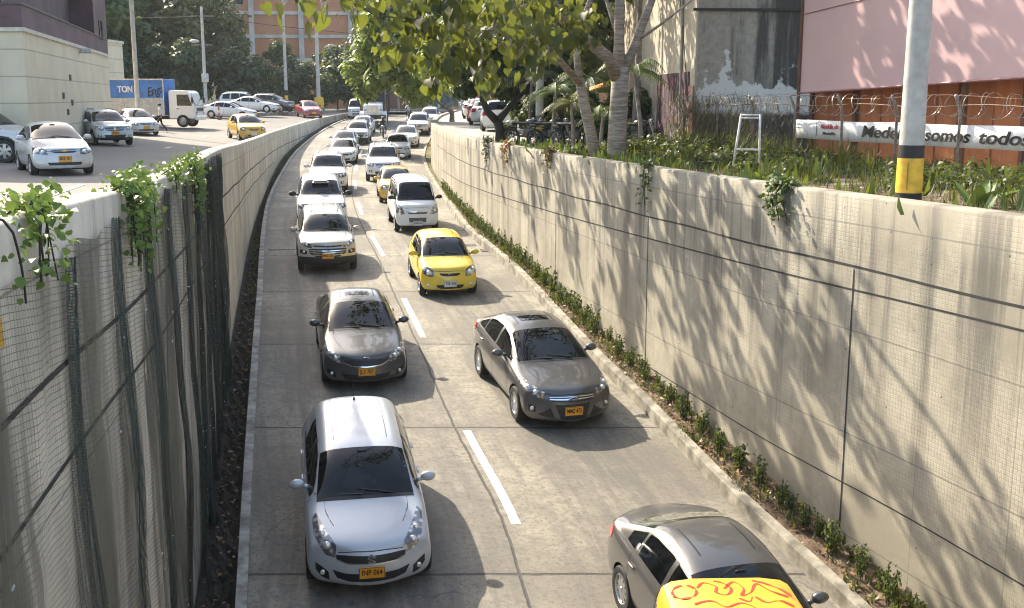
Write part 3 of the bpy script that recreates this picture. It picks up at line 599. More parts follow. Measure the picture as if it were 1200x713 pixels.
TYPES['compact_suv'] = dict(TYPES['suv'], L=4.45, W=1.81, H=1.70, belt=(1.05, 1.13), nose=.88, zf=.28,
    top=[('h', .12, .94), ('h', .5, 1.01), ('h', .92, 1.05), ('c', 1.22, 1.11), ('g', 1.6, 1.38), ('r', 1.95, 1.61), ('r', 2.4, 1.69), ('r', 3.3, 1.69), ('r', 4.1, 1.63), ('g2', 4.25, 1.38), ('c2', 4.35, 1.15)], wr_=.355, axles=(.85, 3.5), dlo=(1.38, 4.05), doors=[1.32, 2.4, 3.3], handles=[2.25, 3.17], mirror=1.64, mk=1,
    head=([(.50, .1, .73), (.66, .16, .73), (.81, .4, .78)], [(.50, .15, .89), (.66, .24, .93), (.80, .5, .94)]), bulbs=[(.6, .17, .82, .06), (.70, .25, .84, .045)],
    front=[('grille', MESHG, [(0, .71), (.34, .72), (.43, .76)], [(0, .86), (.42, .86), (.45, .85)]), ('grille_bar', CHROME, [(0, .775), (.43, .78)], [(0, .80), (.44, .803)], .009), ('lower_grille', MESHG, [(0, .38), (.42, .39)], [(0, .53), (.5, .53)])], platez=.60,
    side=[('fog_recess', MESHG, [(.60, .42), (.74, .44)], [(.60, .52), (.76, .54)])], fog=[(.67, .48, .045)], emblem=emb_s(.79), tail_l=([(.72, 4.35, .9), (.82, 4.15, .9)], [(.70, 4.33, 1.15), (.8, 4.15, 1.15)]))
TYPES['van'] = dict(TYPES['hatch'], L=4.0, W=1.62, H=1.89, belt=(1.12, 1.14), zf=.24, nose=.93, tail=1.2, sweep=.20, sweep_r=.06, wa=.90, wr=.84, taper=.04, flat=.6,
    top=[('h', .1, 1.0), ('h', .28, 1.07), ('c', .50, 1.14), ('g', .78, 1.5), ('r', 1.08, 1.79), ('r', 1.5, 1.88), ('r', 2.6, 1.89), ('r', 3.75, 1.85), ('g2', 3.88, 1.55), ('c2', 3.94, 1.25)], wr_=.29, axles=(.72, 3.3), dlo=(.72, 3.75), panes=[(0, .28), (.33, .62), (.66, .97)], doors=[.66, 1.62, 2.7], handles=[1.5, 1.75], mirror=.82, mz=.08, mirrormat=PLAST, antenna=None, hood0=.2, ditch=1,
    head=([(.46, .08, .70), (.60, .12, .66), (.74, .3, .72)], [(.55, .12, .93), (.64, .2, 1.0), (.74, .36, 1.04)]), hd=(-.25, .95, -.15), bulbs=[(.63, .16, .80, .06)],
    front=[('grille', MESHG, [(0, .70), (.32, .70)], [(0, .755), (.36, .755)]), ('grille_trim', CHROME, [(0, .755), (.4, .76)], [(0, .78), (.42, .785)], .007), ('lower_grille', mat('bumper_grille', (.10, .10, .10), .6), [(0, .40), (.3, .40)], [(0, .56), (.32, .56)])], side=[], fog=[], platez=.36, emblem=emb_oval(CHROME, CHROME, z=.77, w_=.04, h_=.03), rim='cap', rimmat=HUBCAP,
    tail_l=([(.72, 3.97, .8), (.78, 3.85, .8)], [(.70, 3.95, 1.2), (.76, 3.85, 1.2)]))
# ---------------------------------------------------------------- lie of the land
def spl(pts):
    a = np.array(pts, float); x, y = a[:, 0], a[:, 1]; d = np.diff(y) / np.diff(x); m = np.zeros(len(x)); m[1:-1] = (d[1:] + d[:-1]) / 2; m[0] = d[0]; m[-1] = d[-1]
    def f(q):
        q = np.clip(q, x[0], x[-1]); i = np.clip(np.searchsorted(x, q) - 1, 0, len(x) - 2); h = x[i + 1] - x[i]; t = (q - x[i]) / h
        return (2 * t**3 - 3 * t**2 + 1) * y[i] + (t**3 - 2 * t**2 + t) * h * m[i] + (-2 * t**3 + 3 * t**2) * y[i + 1] + (t**3 - t**2) * h * m[i + 1]
    return f
zroad = spl([(-8, -1.1), (0, -.8), (8, -.35), (13.5, .25), (21, 1.08), (32, 1.83), (40, 2.18), (60, 2.76), (75, 3.3), (86, 3.8), (95, 4.3), (105, 4.87), (130, 5.6), (200, 5.9)])
XL = spl([(-8, 1.0), (4, -1.5), (13.85, -3.55), (16.8, -4.16), (21.7, -5.16), (26.5, -6.14), (30.85, -7.03), (35.6, -8.03), (40.4, -9.02), (50.2, -10.9), (61.3, -12.65), (78.6, -14.9), (95, -15.9), (110, -15.6), (135, -13), (200, -2)])
XC = spl([(-8, 5.1), (4, 2.5), (13.85, .37), (16.16, 0), (19.73, -.9), (25.6, -2.16), (29.47, -2.99), (35.4, -4.21), (39.6, -5.11), (48.3, -6.75), (61.8, -8.75), (78, -10.5), (95, -11.2), (110, -10.9), (135, -8), (200, 3)])
XR = spl([(-8, 10.3), (4, 7.0), (13.85, 4.4), (17.15, 3.4), (21.2, 2.4), (23.4, 1.85), (32.9, -.03), (40, -1.64), (47.4, -2.75), (56.9, -4.02), (65.6, -5.1), (73, -5.85), (91, -6.55), (110, -6.3), (135, -3.5), (200, 8)])
XLW = spl([(-8, .1), (4, -2.4), (13.85, -4.27), (17, -4.88), (24, -6.32), (30, -7.5), (39.4, -9.35), (53, -11.8), (63, -13.5), (73, -14.98), (84, -16.1), (96, -16.75), (106, -16.6), (118, -15.6)])
XRW = spl([(-8, 11.7), (4, 8.15), (14.34, 5.12), (16.0, 4.58), (18.8, 3.75), (25, 2.22), (32.65, .5), (39.2, -.93), (44, -1.85), (50.9, -2.85), (58.6, -3.85), (66, -4.75), (76, -5.42), (91, -5.95), (112, -5.7)])
ZLT = spl([(-8, 6.8), (4, 6.4), (7, 6.3), (12, 6.1), (18, 6.0), (26, 5.86), (35, 5.6), (50, 5.28), (63, 5.1), (73, 5.0), (84, 5.05), (100, 5.3), (118, 5.7)])
ZRT = spl([(-8, 5.75), (12, 5.69), (21, 5.64), (30, 5.55), (45, 5.5), (60, 5.52), (80, 5.6), (100, 5.75), (112, 5.85)])
def zst(x, y):   # the street beside the left wall
    g = np.interp(y, [-20, 30, 45, 58, 65, 75, 95, 110, 140, 220], [5.0, 4.85, 4.7, 4.55, 4.55, 4.75, 5.05, 5.35, 5.85, 6.4]); return g + .035 * np.clip(-x - 14, 0, 40)
ROADM = road_mat()
Ys = np.concatenate([np.arange(-8, 60, .6), np.arange(60, 200.1, 2)])
arc = np.concatenate([[0], np.cumsum(np.hypot(np.diff(XC(Ys)), np.diff(Ys)))]); arc = arc - np.interp(14.7, Ys, arc) + .85
m = MB(); G = []; U = []
for y, a in zip(Ys, arc):
    xs = [lerp(XL(y), XC(y), t) for t in (0, .25, .5, .75)] + [lerp(XC(y), XR(y), t) for t in (0, .25, .5, .75, 1)]
    G.append([(x, y, zroad(y)) for x in xs]); U.append([(x - XC(y), a) for x in xs])
m.grid(G, U); tag(m.build('road', ROADM, smooth=True), kind='structure')
def band(name, xf, zf, y0, y1, mt, step=.6, kind='structure', uv=True, **k):
    """sheet swept along the trench: xf(y)->list of x, zf(y)->list of z"""
    m = MB(); ys = np.linspace(y0, y1, int((y1 - y0) / step) + 1); G = []; U = []; a = 0; p = None
    for y in ys:
        xs, zs = xf(y), zf(y); 
        if p is not None: a += math.hypot(xs[0] - p[0], y - p[1])
        p = (xs[0], y); G.append([(x, y, z) for x, z in zip(xs, zs)])
        v = [0]
        for i in range(1, len(xs)): v.append(v[-1] + math.hypot(xs[i] - xs[i - 1], zs[i] - zs[i - 1]))
        U.append([(a + y0, q) for q in v])
    m.grid(G, U); o = m.build(name, mt, **k)
    if kind: o['kind'] = kind
    return o
CURB = mat('kerb_concrete', (.36, .34, .295), .85, var=.25, scale=3, bump=.3)
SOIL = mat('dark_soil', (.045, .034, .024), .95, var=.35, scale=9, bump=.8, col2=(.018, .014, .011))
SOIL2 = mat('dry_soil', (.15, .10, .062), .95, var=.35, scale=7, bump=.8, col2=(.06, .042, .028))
GRASSY = mat('grassy_soil', (.16, .15, .06), .95, var=.3, scale=4, bump=.6, col2=(.09, .075, .035))
# low kerb, soil ditch on the left; tall kerb and planter on the right
band('kerb', lambda y: [XL(y) + .004, XL(y) + .004, XL(y) - .15, XL(y) - .16], lambda y: [zroad(y) - .05, zroad(y) + .06, zroad(y) + .065, zroad(y) - .3], -8, 116, CURB)
def ditch_z(y): return zroad(y) - .16 + .07 * math.sin(y * 1.9) * math.sin(y * .7)
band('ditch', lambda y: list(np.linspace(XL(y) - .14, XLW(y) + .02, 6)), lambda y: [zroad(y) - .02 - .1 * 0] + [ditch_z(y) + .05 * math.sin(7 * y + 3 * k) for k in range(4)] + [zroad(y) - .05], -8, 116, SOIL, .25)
kz = lambda y: .24 if y < 48 else .12
band('kerb', lambda y: [XR(y) - .003, XR(y) + .01, XR(y) + .03, XR(y) + .17, XR(y) + .18], lambda y: [zroad(y) - .06, zroad(y) + kz(y) - .03, zroad(y) + kz(y), zroad(y) + kz(y) + .004, zroad(y) - .1], -8, 112, mat('painted_kerb', (.33, .30, .235), .85, scale=2.6, bump=.4, col2=(.12, .11, .085)))
band('planter_soil', lambda y: list(np.linspace(XR(y) + .16, XRW(y) + .06, 5)), lambda y: [zroad(y) + kz(y) - .09] + [zroad(y) + kz(y) - .05 + .04 * math.sin(5 * y + k * 2) for k in range(3)] + [zroad(y) + kz(y) + .02], -8, 44, SOIL2, .25)
band('planter_soil', lambda y: list(np.linspace(XR(y) + .16, XRW(y) + .06, 4)), lambda y: [zroad(y) + kz(y) - .07] * 4, 44, 112, GRASSY, 1)
# lane dashes
DASH = NT('dash_paint'); _n = DASH.noise(DASH.coord(), 9, 8, .7); DASH.fin(DASH.mix(DASH.ramp(_n, .47, .66), (.70, .69, .66, 1), (.30, .28, .24, 1)), .7); DASH = DASH.m
m = MB()
for y0, y1 in ((6.4, 10.1), (16.16, 19.73), (25.6, 29.47), (35.4, 39.5), (45, 49), (54.5, 58.6), (64, 68), (74, 78), (84, 88)):
    ys = np.linspace(y0, y1, 9); w0 = .055 if y0 > 12 else .07
    m.grid([[(XC(y) - .01, y, zroad(y) + .005), (XC(y) + .14, y, zroad(y) + .005)] for y in ys])
tag(m.build('lane_markings', DASH), kind='structure')
# ---------------------------------------------------------------- retaining walls
WL = wall_mat('netted_wall_concrete', (.66, .61, .50), (.54, .495, .40), 0, .5)
WR = wall_mat('sunlit_wall_concrete', (.405, .365, .28), (.305, .275, .208), .2, 1.0)
JOINT = mat('joint_sealant', (.022, .021, .02), .8)
def wall(name, xf, ztf, sgn, y0, y1, mt, th, label):
    root = empty(name, (0, 0, 0), label=label, cat='wall')
    ys = np.linspace(y0, y1, int((y1 - y0) / .5) + 1); m = MB(); G = []; U = []; a = 0; p = None
    for y in ys:
        x, zt, zb = xf(y), ztf(y), zroad(y) - .4
        if p: a += math.hypot(x - p[0], y - p[1])
        p = (x, y); n = 9; col = [(x, y, lerp(zt - .03, zb, k / n)) for k in range(n + 1)]
        top = [(x + sgn * th, y, zt - 1.4), (x + sgn * th, y, zt - .02), (x + sgn * (th - .03), y, zt), (x + sgn * .03, y, zt)]
        G.append(top + col); U.append([(a, -.9), (a, -.4), (a, -.38), (a, -.03)] + [(a, zt - c[2]) for c in col])
    m.grid(G, U)
    m.add(G[0], [tuple(range(len(G[0])))], U[0]); m.add(G[-1], [tuple(range(len(G[-1])))], U[-1])
    m.build('wall_face', mt, root, ang=50); return root
LW = wall('retaining_wall', XLW, ZLT, -1, -6, 118, WL, .3, 'grey concrete retaining wall draped in wire netting along the upper street')
RW = wall('retaining_wall', XRW, ZRT, 1, -6, 112, WR, .36, 'pale sunlit concrete retaining wall with leaf shadows below the trees')
def joint(root, xf, zf, sgn, y0, y1, wd=.028):
    m = MB(); ys = np.linspace(y0, y1, int((y1 - y0) / .4)); P = [(xf(y) - sgn * .004, y, zf(y)) for y in ys]
    m.grid([[(x, y, z - wd / 2), (x, y, z + wd / 2)] for x, y, z in P]); m.build('expansion_joint', JOINT, root)
def vjoint(root, xf, y, z0, z1, sgn, wd=.022):
    m = MB(); dx = (xf(y + .1) - xf(y)) / .1; n = math.hypot(1, dx); t = (dx / n, 1 / n); zs = np.linspace(z0, z1, 14)
    G = []
    for z in zs:
        j = wd / 2 * (1 + .3 * math.sin(z * 9)); G.append([(xf(y) - sgn * .006 - t[0] * j, y - t[1] * j, z), (xf(y) - sgn * .006 + t[0] * j, y + t[1] * j, z)])
    m.grid(G); m.build('expansion_joint', JOINT, root)
joint(RW, XRW, lambda y: ZRT(y) - 1.0 + .012 * math.sin(y * 1.3), 1, 2, 60, .034); joint(RW, XRW, lambda y: ZRT(y) - 1.28 - .018 * (y - 13), 1, 2, 56, .028); joint(RW, XRW, lambda y: 1.52 + .012 * math.sin(y), 1, 2, 27, .02)
for y in (8.6, 15.35, 22.6, 29.6, 37, 44.2): vjoint(RW, XRW, y, zroad(y) + .2, ZRT(y) - 1.02, 1, .03)
joint(LW, XLW, lambda y: ZLT(y) - 1.08 + .012 * math.sin(y * 1.1), -1, 2, 92, .045); joint(LW, XLW, lambda y: ZLT(y) - 1.72 + .014 * math.sin(y * .9), -1, 2, 64, .04)
def scribble(name, root, xf, y, z, w_, h_, mt, sgn, seed, n=5):
    r_ = random.Random(seed); m = MB()
    for k in range(n):
        a = r_.random() * 6; pts = []
        for i in range(16):
            t = i / 15; yy = y + w_ * (r_.random() * .12 - .06 + (k / n - .5) + .22 * math.cos(a + 5 * t)); zz = z + h_ * (.5 * math.sin(a + 4 * t) + r_.random() * .1); pts.append((xf(yy) - sgn * .006, yy, zz))
        for p, q in zip(pts, pts[1:]):
            m.add([(p[0], p[1], p[2] - .02), (q[0], q[1], q[2] - .02), (q[0], q[1], q[2] + .02), (p[0], p[1], p[2] + .02)], [(0, 1, 2, 3)])
    m.build(name, mt, root)
scribble('graffiti', LW, XLW, 37, 4.7, 2.6, .9, mat('chalk_paint', (.6, .58, .52), .8), -1, 3, 7)
scribble('graffiti', RW, XRW, 54, 4.3, 3, .9, mat('faded_red_paint', (.5, .33, .27), .8), 1, 5, 6)
m = MB(); pts = [(5.6, 6.38, .05), (5.68, 6.2, .045), (5.8, 5.95, .04), (5.9, 5.72, .025)]
m.grid([[(XLW(y) + .008, y - w_, z), (XLW(y) + .008, y + w_, z)] for y, z, w_ in [(5.5, 6.3, .07), (5.58, 6.15, .07), (5.7, 5.98, .06), (5.8, 5.8, .05), (5.85, 5.68, .03)]]); m.build('paint_drip', mat('yellow_drip', (.72, .40, .03), .6), LW)
# wire netting and shade cloth hung over the left wall
def net_mat(name, cell, wire, col, dense=0, bands=0):
    t = NT(name); uv = t.coord('UV'); s = t.n('SeparateXYZ'); t.l(uv, s.inputs[0])
    wb = t.math('MULTIPLY', t.math('SUBTRACT', t.noise(uv, 2.2, 3), .5), .05)
    g = t.math('MAXIMUM', t.math('LESS_THAN', t.math('PINGPONG', t.math('ADD', s.outputs[0], wb), cell / 2), wire), t.math('LESS_THAN', t.math('PINGPONG', t.math('ADD', s.outputs[1], t.math('MULTIPLY', s.outputs[0], .12)), cell / 2), wire))
    g = t.math('MULTIPLY', g, .85)
    if bands:   # the cloth doubles up where it gathers
        wv = t.noise(t.vscale(uv, (.5, .35, 1)), 1, 2); sh = t.n('CombineXYZ'); t.l(t.math('ADD', s.outputs[0], t.math('MULTIPLY', wv, 1.1)), sh.inputs[0]); t.l(t.math('MULTIPLY', s.outputs[1], .07), sh.inputs[1])
        n1 = t.noise(sh.outputs[0], 1.35, 3, .6); n2 = t.noise(t.vscale(sh.outputs[0], (6, 2, 1)), 1.0, 4, .6)
        bd_ = t.math('ADD', t.math('MULTIPLY', t.ramp(n1, .47, .56), bands), t.math('MULTIPLY', t.ramp(n2, .50, .68), .3)); bd_ = t.math('ADD', bd_, t.math('MULTIPLY', t.ramp(s.outputs[0], 13, 24), .22)); g = t.math('MAXIMUM', g, t.math('MINIMUM', t.math('ADD', bd_, .04), .8))
    if dense: g = t.math('MAXIMUM', g, t.math('MULTIPLY', t.ramp(t.noise(t.vscale(uv, (9, .5, 1)), 1, 4, .6), .25, .7), dense))
    tr = t.n('BsdfTransparent'); mx = t.n('MixShader'); t.l(g, mx.inputs[0]); t.l(tr.outputs[0], mx.inputs[1]); t.l(t.b.outputs[0], mx.inputs[2]); t.l(mx.outputs[0], t.out.inputs[0])
    t.fin(C4(col), .7); return t.m
NET = net_mat('wire_net', .045, .0024, (.072, .076, .054), 0, .6); SHADE = net_mat('shade_cloth', .022, .002, (.05, .062, .05), .5)
netr = empty('wall_netting', (0, 0, 0), label='dark wire netting with green shade cloth hanging in folds on the wall', cat='netting')
NT0 = lambda y: ZLT(y) - np.interp(y, [4, 7, 13, 19, 24], [.34, .30, .18, .12, .03])
def netx(y, v, off=.04): return XLW(y) + off + .025 * math.sin(y * 3.1 + v * 1.3) + .02 * math.sin(y * 7 + v * 2.1)
m = MB(); G = []; U = []
for y in np.arange(2, 23.9, .2):
    zt, zb = NT0(y) + .03 * math.sin(y * 5), zroad(y) - .12; vs_ = np.linspace(0, 1, 16); G.append([(netx(y, v * 6), y, lerp(zt, zb, v)) for v in vs_]); U.append([(y * 1.02, lerp(zt, zb, v)) for v in vs_])
m.grid(G, U); m.build('wire_mesh', NET, netr, smooth=True)
r_ = random.Random(5)
for k, (y, wd) in enumerate([(7.5, .3), (9.6, .22), (11.4, .2), (13.3, .14), (15.0, .16), (16.4, .14), (17.7, .18), (18.9, .2), (19.9, .24), (20.8, .3), (21.6, .4), (22.3, .5), (22.9, .6), (23.4, .6)]):
    m = MB(); G = []; U = []; p1, p2, a1 = r_.random() * 6, r_.random() * 6, .10 + .16 * r_.random(); zt, zb = NT0(y) + .04, zroad(y) - .1; ztk = r_.choice([0, .05, .1])
    edge = []
    for i in range(30):
        v = i / 29; z = lerp(zt - ztk, zb, v); c = y + a1 * math.sin(v * 4.2 + p1) * (0.3 + v); hw_ = wd / 2 * (.75 + .4 * math.sin(v * 5.5 + p2)) + .03
        row = []; ur = []
        for j in range(7):
            q = c + hw_ * (j / 3 - 1); row.append((netx(q, v * 6, .075 + .045 * math.sin(j * 1.9 + v * 2 + p1)), q, z)); ur.append((q * 1.02, z))
        G.append(row); U.append(ur); edge.append((row[-1], row[0]))
    m.grid(G, U); f = m.build('cloth_fold', SHADE, netr, smooth=True)
    e = MB(); e.tube([a for a, b in edge], [.003 + .005 * abs(math.sin(i * .7 + p1)) for i in range(30)], 5)
    if wd > .55: e.tube([b for a, b in edge], [.003 + .005 * abs(math.sin(i * .6 + p2)) for i in range(30)], 5)
    e.build('fold_hem', mat('dark_twine', (.035, .042, .036), .9), f, smooth=True)
m = MB()
for i in range(130):
    y = r_.uniform(4, 23.6); v = r_.random(); z = lerp(NT0(y), zroad(y), v); m.box((netx(y, v * 6, .10), y, z), (.009, .035 * r_.uniform(.5, 1.1), .009), rx=r_.uniform(-1, 1))
o = m.build('plastic_clips', mat('clip_plastic', (.6, .6, .57), .5), netr); o['kind'] = 'stuff'
# ---------------------------------------------------------------- upper ground
STREET = NT('street_asphalt'); v = STREET.coord(); n1 = STREET.noise(v, .12, 6, .65); n2 = STREET.noise(v, 2.5, 8, .7); n3 = STREET.noise(STREET.vscale(v, (.5, .05, 1)), 1, 5)
c = STREET.mix(STREET.ramp(n1, .3, .7), (.125, .115, .098, 1), (.18, .165, .14, 1)); c = STREET.mix(STREET.math('MULTIPLY', STREET.ramp(n2, .5, .75), .4), c, (.14, .13, .12, 1)); c = STREET.mix(STREET.math('MULTIPLY', STREET.ramp(n3, .5, .7), .4), c, (.15, .145, .135, 1)); STREET.fin(c, .85); STREET.bump(n2, .2, .02); STREET = STREET.m
def ground(name, xs_of, zf, ys, mt):
    m = MB(); m.grid([[(x, y, zf(x, y)) for x in xs_of(y)] for y in ys]); return tag(m.build(name, mt, smooth=True), kind='structure')
ysg = np.concatenate([np.arange(-60, -8, 6), np.arange(-8, 118.1, 1.5)])
LB = lambda y: float(XLW(y)) - .28
ground('street', lambda y: [LB(y)] + [LB(y) - d for d in (2, 5, 9, 14, 20, 28, 40, 70, 150)], zst, ysg, STREET)
RB = lambda y: float(XRW(min(y, 112))) + .34
def zrg(x, y): return float(ZRT(np.clip(y, -8, 112))) - .13
SLABG = mat('worn_paving', (.36, .33, .285), .85, var=.2, scale=1.1, bump=.2, col2=(.2, .185, .16))
ground('pavement', lambda y: [RB(y)] + [RB(y) + d for d in (1.5, 4, 8, 14, 24, 50, 150)], zrg, ysg, SLABG)
ground('soil', lambda y: [RB(y) + d for d in (-.0, .8, 1.8, 3.2, 5.6)], lambda x, y: zrg(x, y) + .012 + .03 * math.sin(x * 4) * math.sin(y * 3) ** 2, np.arange(8, 33, .5), SOIL2)
FAR = mat('far_ground', (.22, .21, .18), .9, scale=.1, var=.2)
m = MB(); G = []
for y in (117.5, 125, 140, 170, 220, 320, 530): G.append([(x, y, float(np.interp(y, [117, 140, 220, 530], [5.6, 5.62, 5.7, 6.5])) - .06) for x in (-480, -300, -120, -60, -30, -16, -8, 0, 20, 60, 200, 480)])
m.grid(G); tag(m.build('ground', FAR), kind='structure')
HILL = mat('wooded_hill', (.035, .055, .022), .95, var=.4, scale=.08, bump=.8)
m = MB(); G = []
for i, y in enumerate(np.linspace(190, 420, 14)):
    G.append([(x, y, 5 + (i / 13) ** .8 * 85 * (.75 + .25 * math.sin(x * .02 + 1)) * float(np.clip((60 - x) / 120, .25, 1)) + 2 * math.sin(x * .13 + i)) for x in np.linspace(-420, 300, 60)])
m.grid(G); tag(m.build('hills', HILL, smooth=True), kind='structure')
# kerb islands on the street
m = MB(); m.prism([(-40, 97), (-22.5, 99), (-19.6, 107), (-17.8, 119), (-17.8, 140), (-40, 140)], 5.2, 5.72); tag(m.build('sidewalk', CURB), kind='structure')
m = MB(); m.prism([(-60, -8), (-17.6, -8), (-17.1, 20), (-17.3, 39.0), (-23.6, 65.2), (-25.6, 72), (-60, 80)], 4.2, 5.0); tag(m.build('sidewalk', CURB), kind='structure')
m = MB()
for y0, y1, x in ((24, 28, -10.2), (32, 37, -11.4), (41, 47, -13.4), (52, 58, -16.2), (66, 71, -18.3)):
    m.grid([[(x - (y - y0) * .17, y, zst(x, y) + .012), (x - (y - y0) * .17 + .16, y, zst(x + .1, y) + .012)] for y in np.linspace(y0, y1, 8)])
tag(m.build('street_markings', DASH), kind='structure')
# ---------------------------------------------------------------- traffic
PT = dict(silver=SILV, white=paint('white_paint', (.74, .74, .72), 0, .35), cream=paint('pearl_white_paint', (.70, .69, .65), 0, .36), grey=paint('graphite_paint', (.11, .107, .104), .5, .3), dgrey=paint('dark_grey_paint', (.088, .087, .085), .5, .3),
    yellow=paint('taxi_yellow_paint', (.78, .56, .04), 0, .34), beige=paint('champagne_paint', (.50, .465, .40), .35, .33), lsil=paint('pale_silver_paint', (.55, .56, .55), .3, .35), red=paint('faded_red_paint_coat', (.34, .03, .035), .1, .35), ochre=paint('deep_yellow_paint', (.72, .45, .05), 0, .35))
_made = {}
def place(root, x, y, front=True, road=True, yaw=None, z=None):
    L = root['_L']
    if yaw is None:
        s_ = (XC(y + L) - XC(y)) / L; yaw = math.atan(-s_)
    fd = Vector((math.sin(yaw), -math.cos(yaw), 0)); c = Vector((x, y, 0)) - fd * (L / 2 if front else 0)
    zf = (lambda p: float(zroad(p.y))) if road else (lambda p: float(zst(p.x, p.y)))
    if z is None:
        a, b = zf(c + fd * L * .3), zf(c - fd * L * .3); pitch = math.atan2(b - a, L * .6); zz = (a + b) / 2
    else: pitch = 0; zz = z
    root.location = (c.x, c.y, zz + .004); root.rotation_euler = (pitch, 0, yaw)
def vehicle(kind, name, col, x, y, label, cat='car', group=None, plate=None, platem=None, force=False, **k):
    key = (kind, name)
    if key not in _made or plate or force:
        r = Car(TYPES[kind]).make(name, PT[col], plate, platem); _made.setdefault(key, r)
    else:
        r = copy_tree(_made[key])
        for ch in r.children:
            for q in (ch,) + tuple(ch.children):
                for sl_ in q.material_slots:
                    if sl_.link == 'OBJECT' and sl_.material != PLAST: sl_.material = PT[col]
                if platem and q.name.startswith('number_plate'):
                    q.material_slots[0].link = 'OBJECT'; q.material_slots[0].material = platem
    tag(r, label, cat, group); r['_L'] = TYPES[kind]['L']; place(r, x, y, **k); return r
G1, G2, G3 = 'cars queuing in the left lane of the underpass', 'cars queuing in the right lane of the underpass', 'cars on the upper street'
vehicle('hatch', 'hatchback', 'silver', -1.88, 14.0, 'pale silver hatchback with plate INP 064, first in the left lane', group=G1, plate='INP 064')
vehicle('sedan', 'sedan', 'dgrey', -2.92, 21.7, 'dark grey sedan with roof glass, right behind the silver hatchback', group=G1, plate='JLY 787')
vehicle('crossover', 'crossover', 'beige', -5.42, 32.4, 'champagne crossover with black lower bumper, behind the dark grey sedan', 'suv', G1, 'MNK 520')
vehicle('pickup', 'pickup_truck', 'white', -6.9, 40.3, 'white pickup with bonnet scoop and black mirrors, behind the champagne crossover', 'pickup', G1)
vehicle('suv', 'suv', 'cream', -8.6, 52.0, 'white wagon with roof rails directly behind the pickup with the bonnet scoop', 'suv', G1)
vehicle('sedan', 'sedan', 'white', -10.3, 67.7, 'white sedan at the head of the far queue, beside the white off-roader', group=G1)
vehicle('sedan', 'sedan', 'silver', -11.35, 75.0, 'pale silver sedan second in the far queue of the left lane', group=G1, force=False)
vehicle('crossover', 'crossover', 'lsil', -11.4, 82.0, 'silver small crossover beside the motorcycle between the lanes', 'suv', G1)
vehicle('sport_sedan', 'sedan', 'white', -12.15, 89.5, 'white sedan just in front of the big truck', group=G1)
vehicle('sport_sedan', 'sedan', 'grey', 1.14, 19.6, 'metallic grey sports sedan with sunroof, close to the right wall kerb', group=G2, plate='MMZ 473', yaw=R(16.5))
vehicle('city_car', 'hatchback', 'yellow', -1.65, 29.4, 'small yellow hatchback with white plate and dark windscreen', group=G2, plate='TSB 418', platem=PLATEW)
vehicle('van', 'minivan', 'white', -3.4, 39.95, 'white boxy minivan behind the small yellow hatchback', 'van', G2, 'KDM 306', PLATEW)
vehicle('city_car', 'taxi', 'ochre', -5.0, 48.6, 'yellow taxi half hidden behind the white minivan', 'taxi', G2, platem=PLATEW)
vehicle('suv', 'off_roader', 'white', -6.65, 57.8, 'big white off-roader with chrome grille behind the yellow taxi', 'suv', G2)
vehicle('old_sedan', 'sedan', 'white', -7.3, 71.3, 'white older sedan directly behind the big white off-roader', group=G2)
vehicle('sport_sedan', 'sedan', 'white', -7.55, 79.5, 'white sports sedan second behind the big white off-roader', group=G2)
vehicle('compact_suv', 'suv', 'lsil', -7.6, 90.0, 'silver suv half behind the hanging leaves of the bright tree', 'suv', G2)
vehicle('hatch', 'hatchback', 'silver', -7.4, 99, 'silver hatchback farthest back along the curved end of the right wall', group=G2)
# the near grey sedan: passing under the camera
NS = dict(SED, L=4.6, W=1.79, H=1.46, antenna=None, sunroof=None, rglass=mat('pale_rear_glass', (.10, .115, .10), .05, 0, var=.3, coat=1)); TYPES['near_sedan'] = NS
vehicle('near_sedan', 'sedan', 'grey', 2.62, 12.75, 'glossy grey sedan seen from behind its rear window, beside the yellow signal box', group=G2, plate='HBT 291', front=False, yaw=R(16))
# upper street
vehicle('old_sedan', 'sedan', 'lsil', -12.55, 31.4, 'silver older sedan with orange plate driving beside the netted wall', group=G3, plate='MOD 187', road=False, yaw=R(31))
vehicle('suv', 'suv', 'lsil', -15.9, 38.0, 'silver suv side-on behind the silver older sedan, by the cream building', 'suv', G3, road=False, front=True, yaw=R(84))
vehicle('compact_suv', 'suv', 'silver', -18.55, 52.5, 'silver compact suv with round roof rails waiting beside the cream building', 'suv', G3, 'BNX 614', road=False, yaw=R(32))
vehicle('old_sedan', 'sedan', 'lsil', -21.3, 65.5, 'small silver sedan behind the silver compact suv', group=G3, road=False, yaw=R(34))
vehicle('city_car', 'taxi', 'ochre', -14.7, 64.0, 'small yellow taxi on the upper street above the wall', 'taxi', G3, road=False, yaw=R(27), platem=PLATEW)
vehicle('old_sedan', 'sedan', 'red', -17.3, 98.5, 'red sedan on the upper street near the lamp posts', group=G3, road=False, yaw=R(24))
GP = 'cars parked on the far side of the upper street'
vehicle('sedan', 'sedan', 'white', -23.0, 92, 'white sedan parked side-on under the trees by the barrier', group=GP, road=False, front=False, yaw=R(80))
vehicle('sedan', 'sedan', 'cream', -22.4, 98.5, 'white sedan parked behind the side-on white sedan', group=GP, road=False, front=False, yaw=R(78), z=5.735)
vehicle('suv', 'suv', 'lsil', -24.6, 104, 'silver suv parked at the back of the parked cars', 'suv', GP, road=False, front=False, yaw=R(80), z=5.735)
vehicle('crossover', 'crossover', 'dgrey', -21.9, 103.6, 'dark crossover parked beside the banded lamp post', 'suv', GP, road=False, front=False, yaw=R(70), z=5.735)
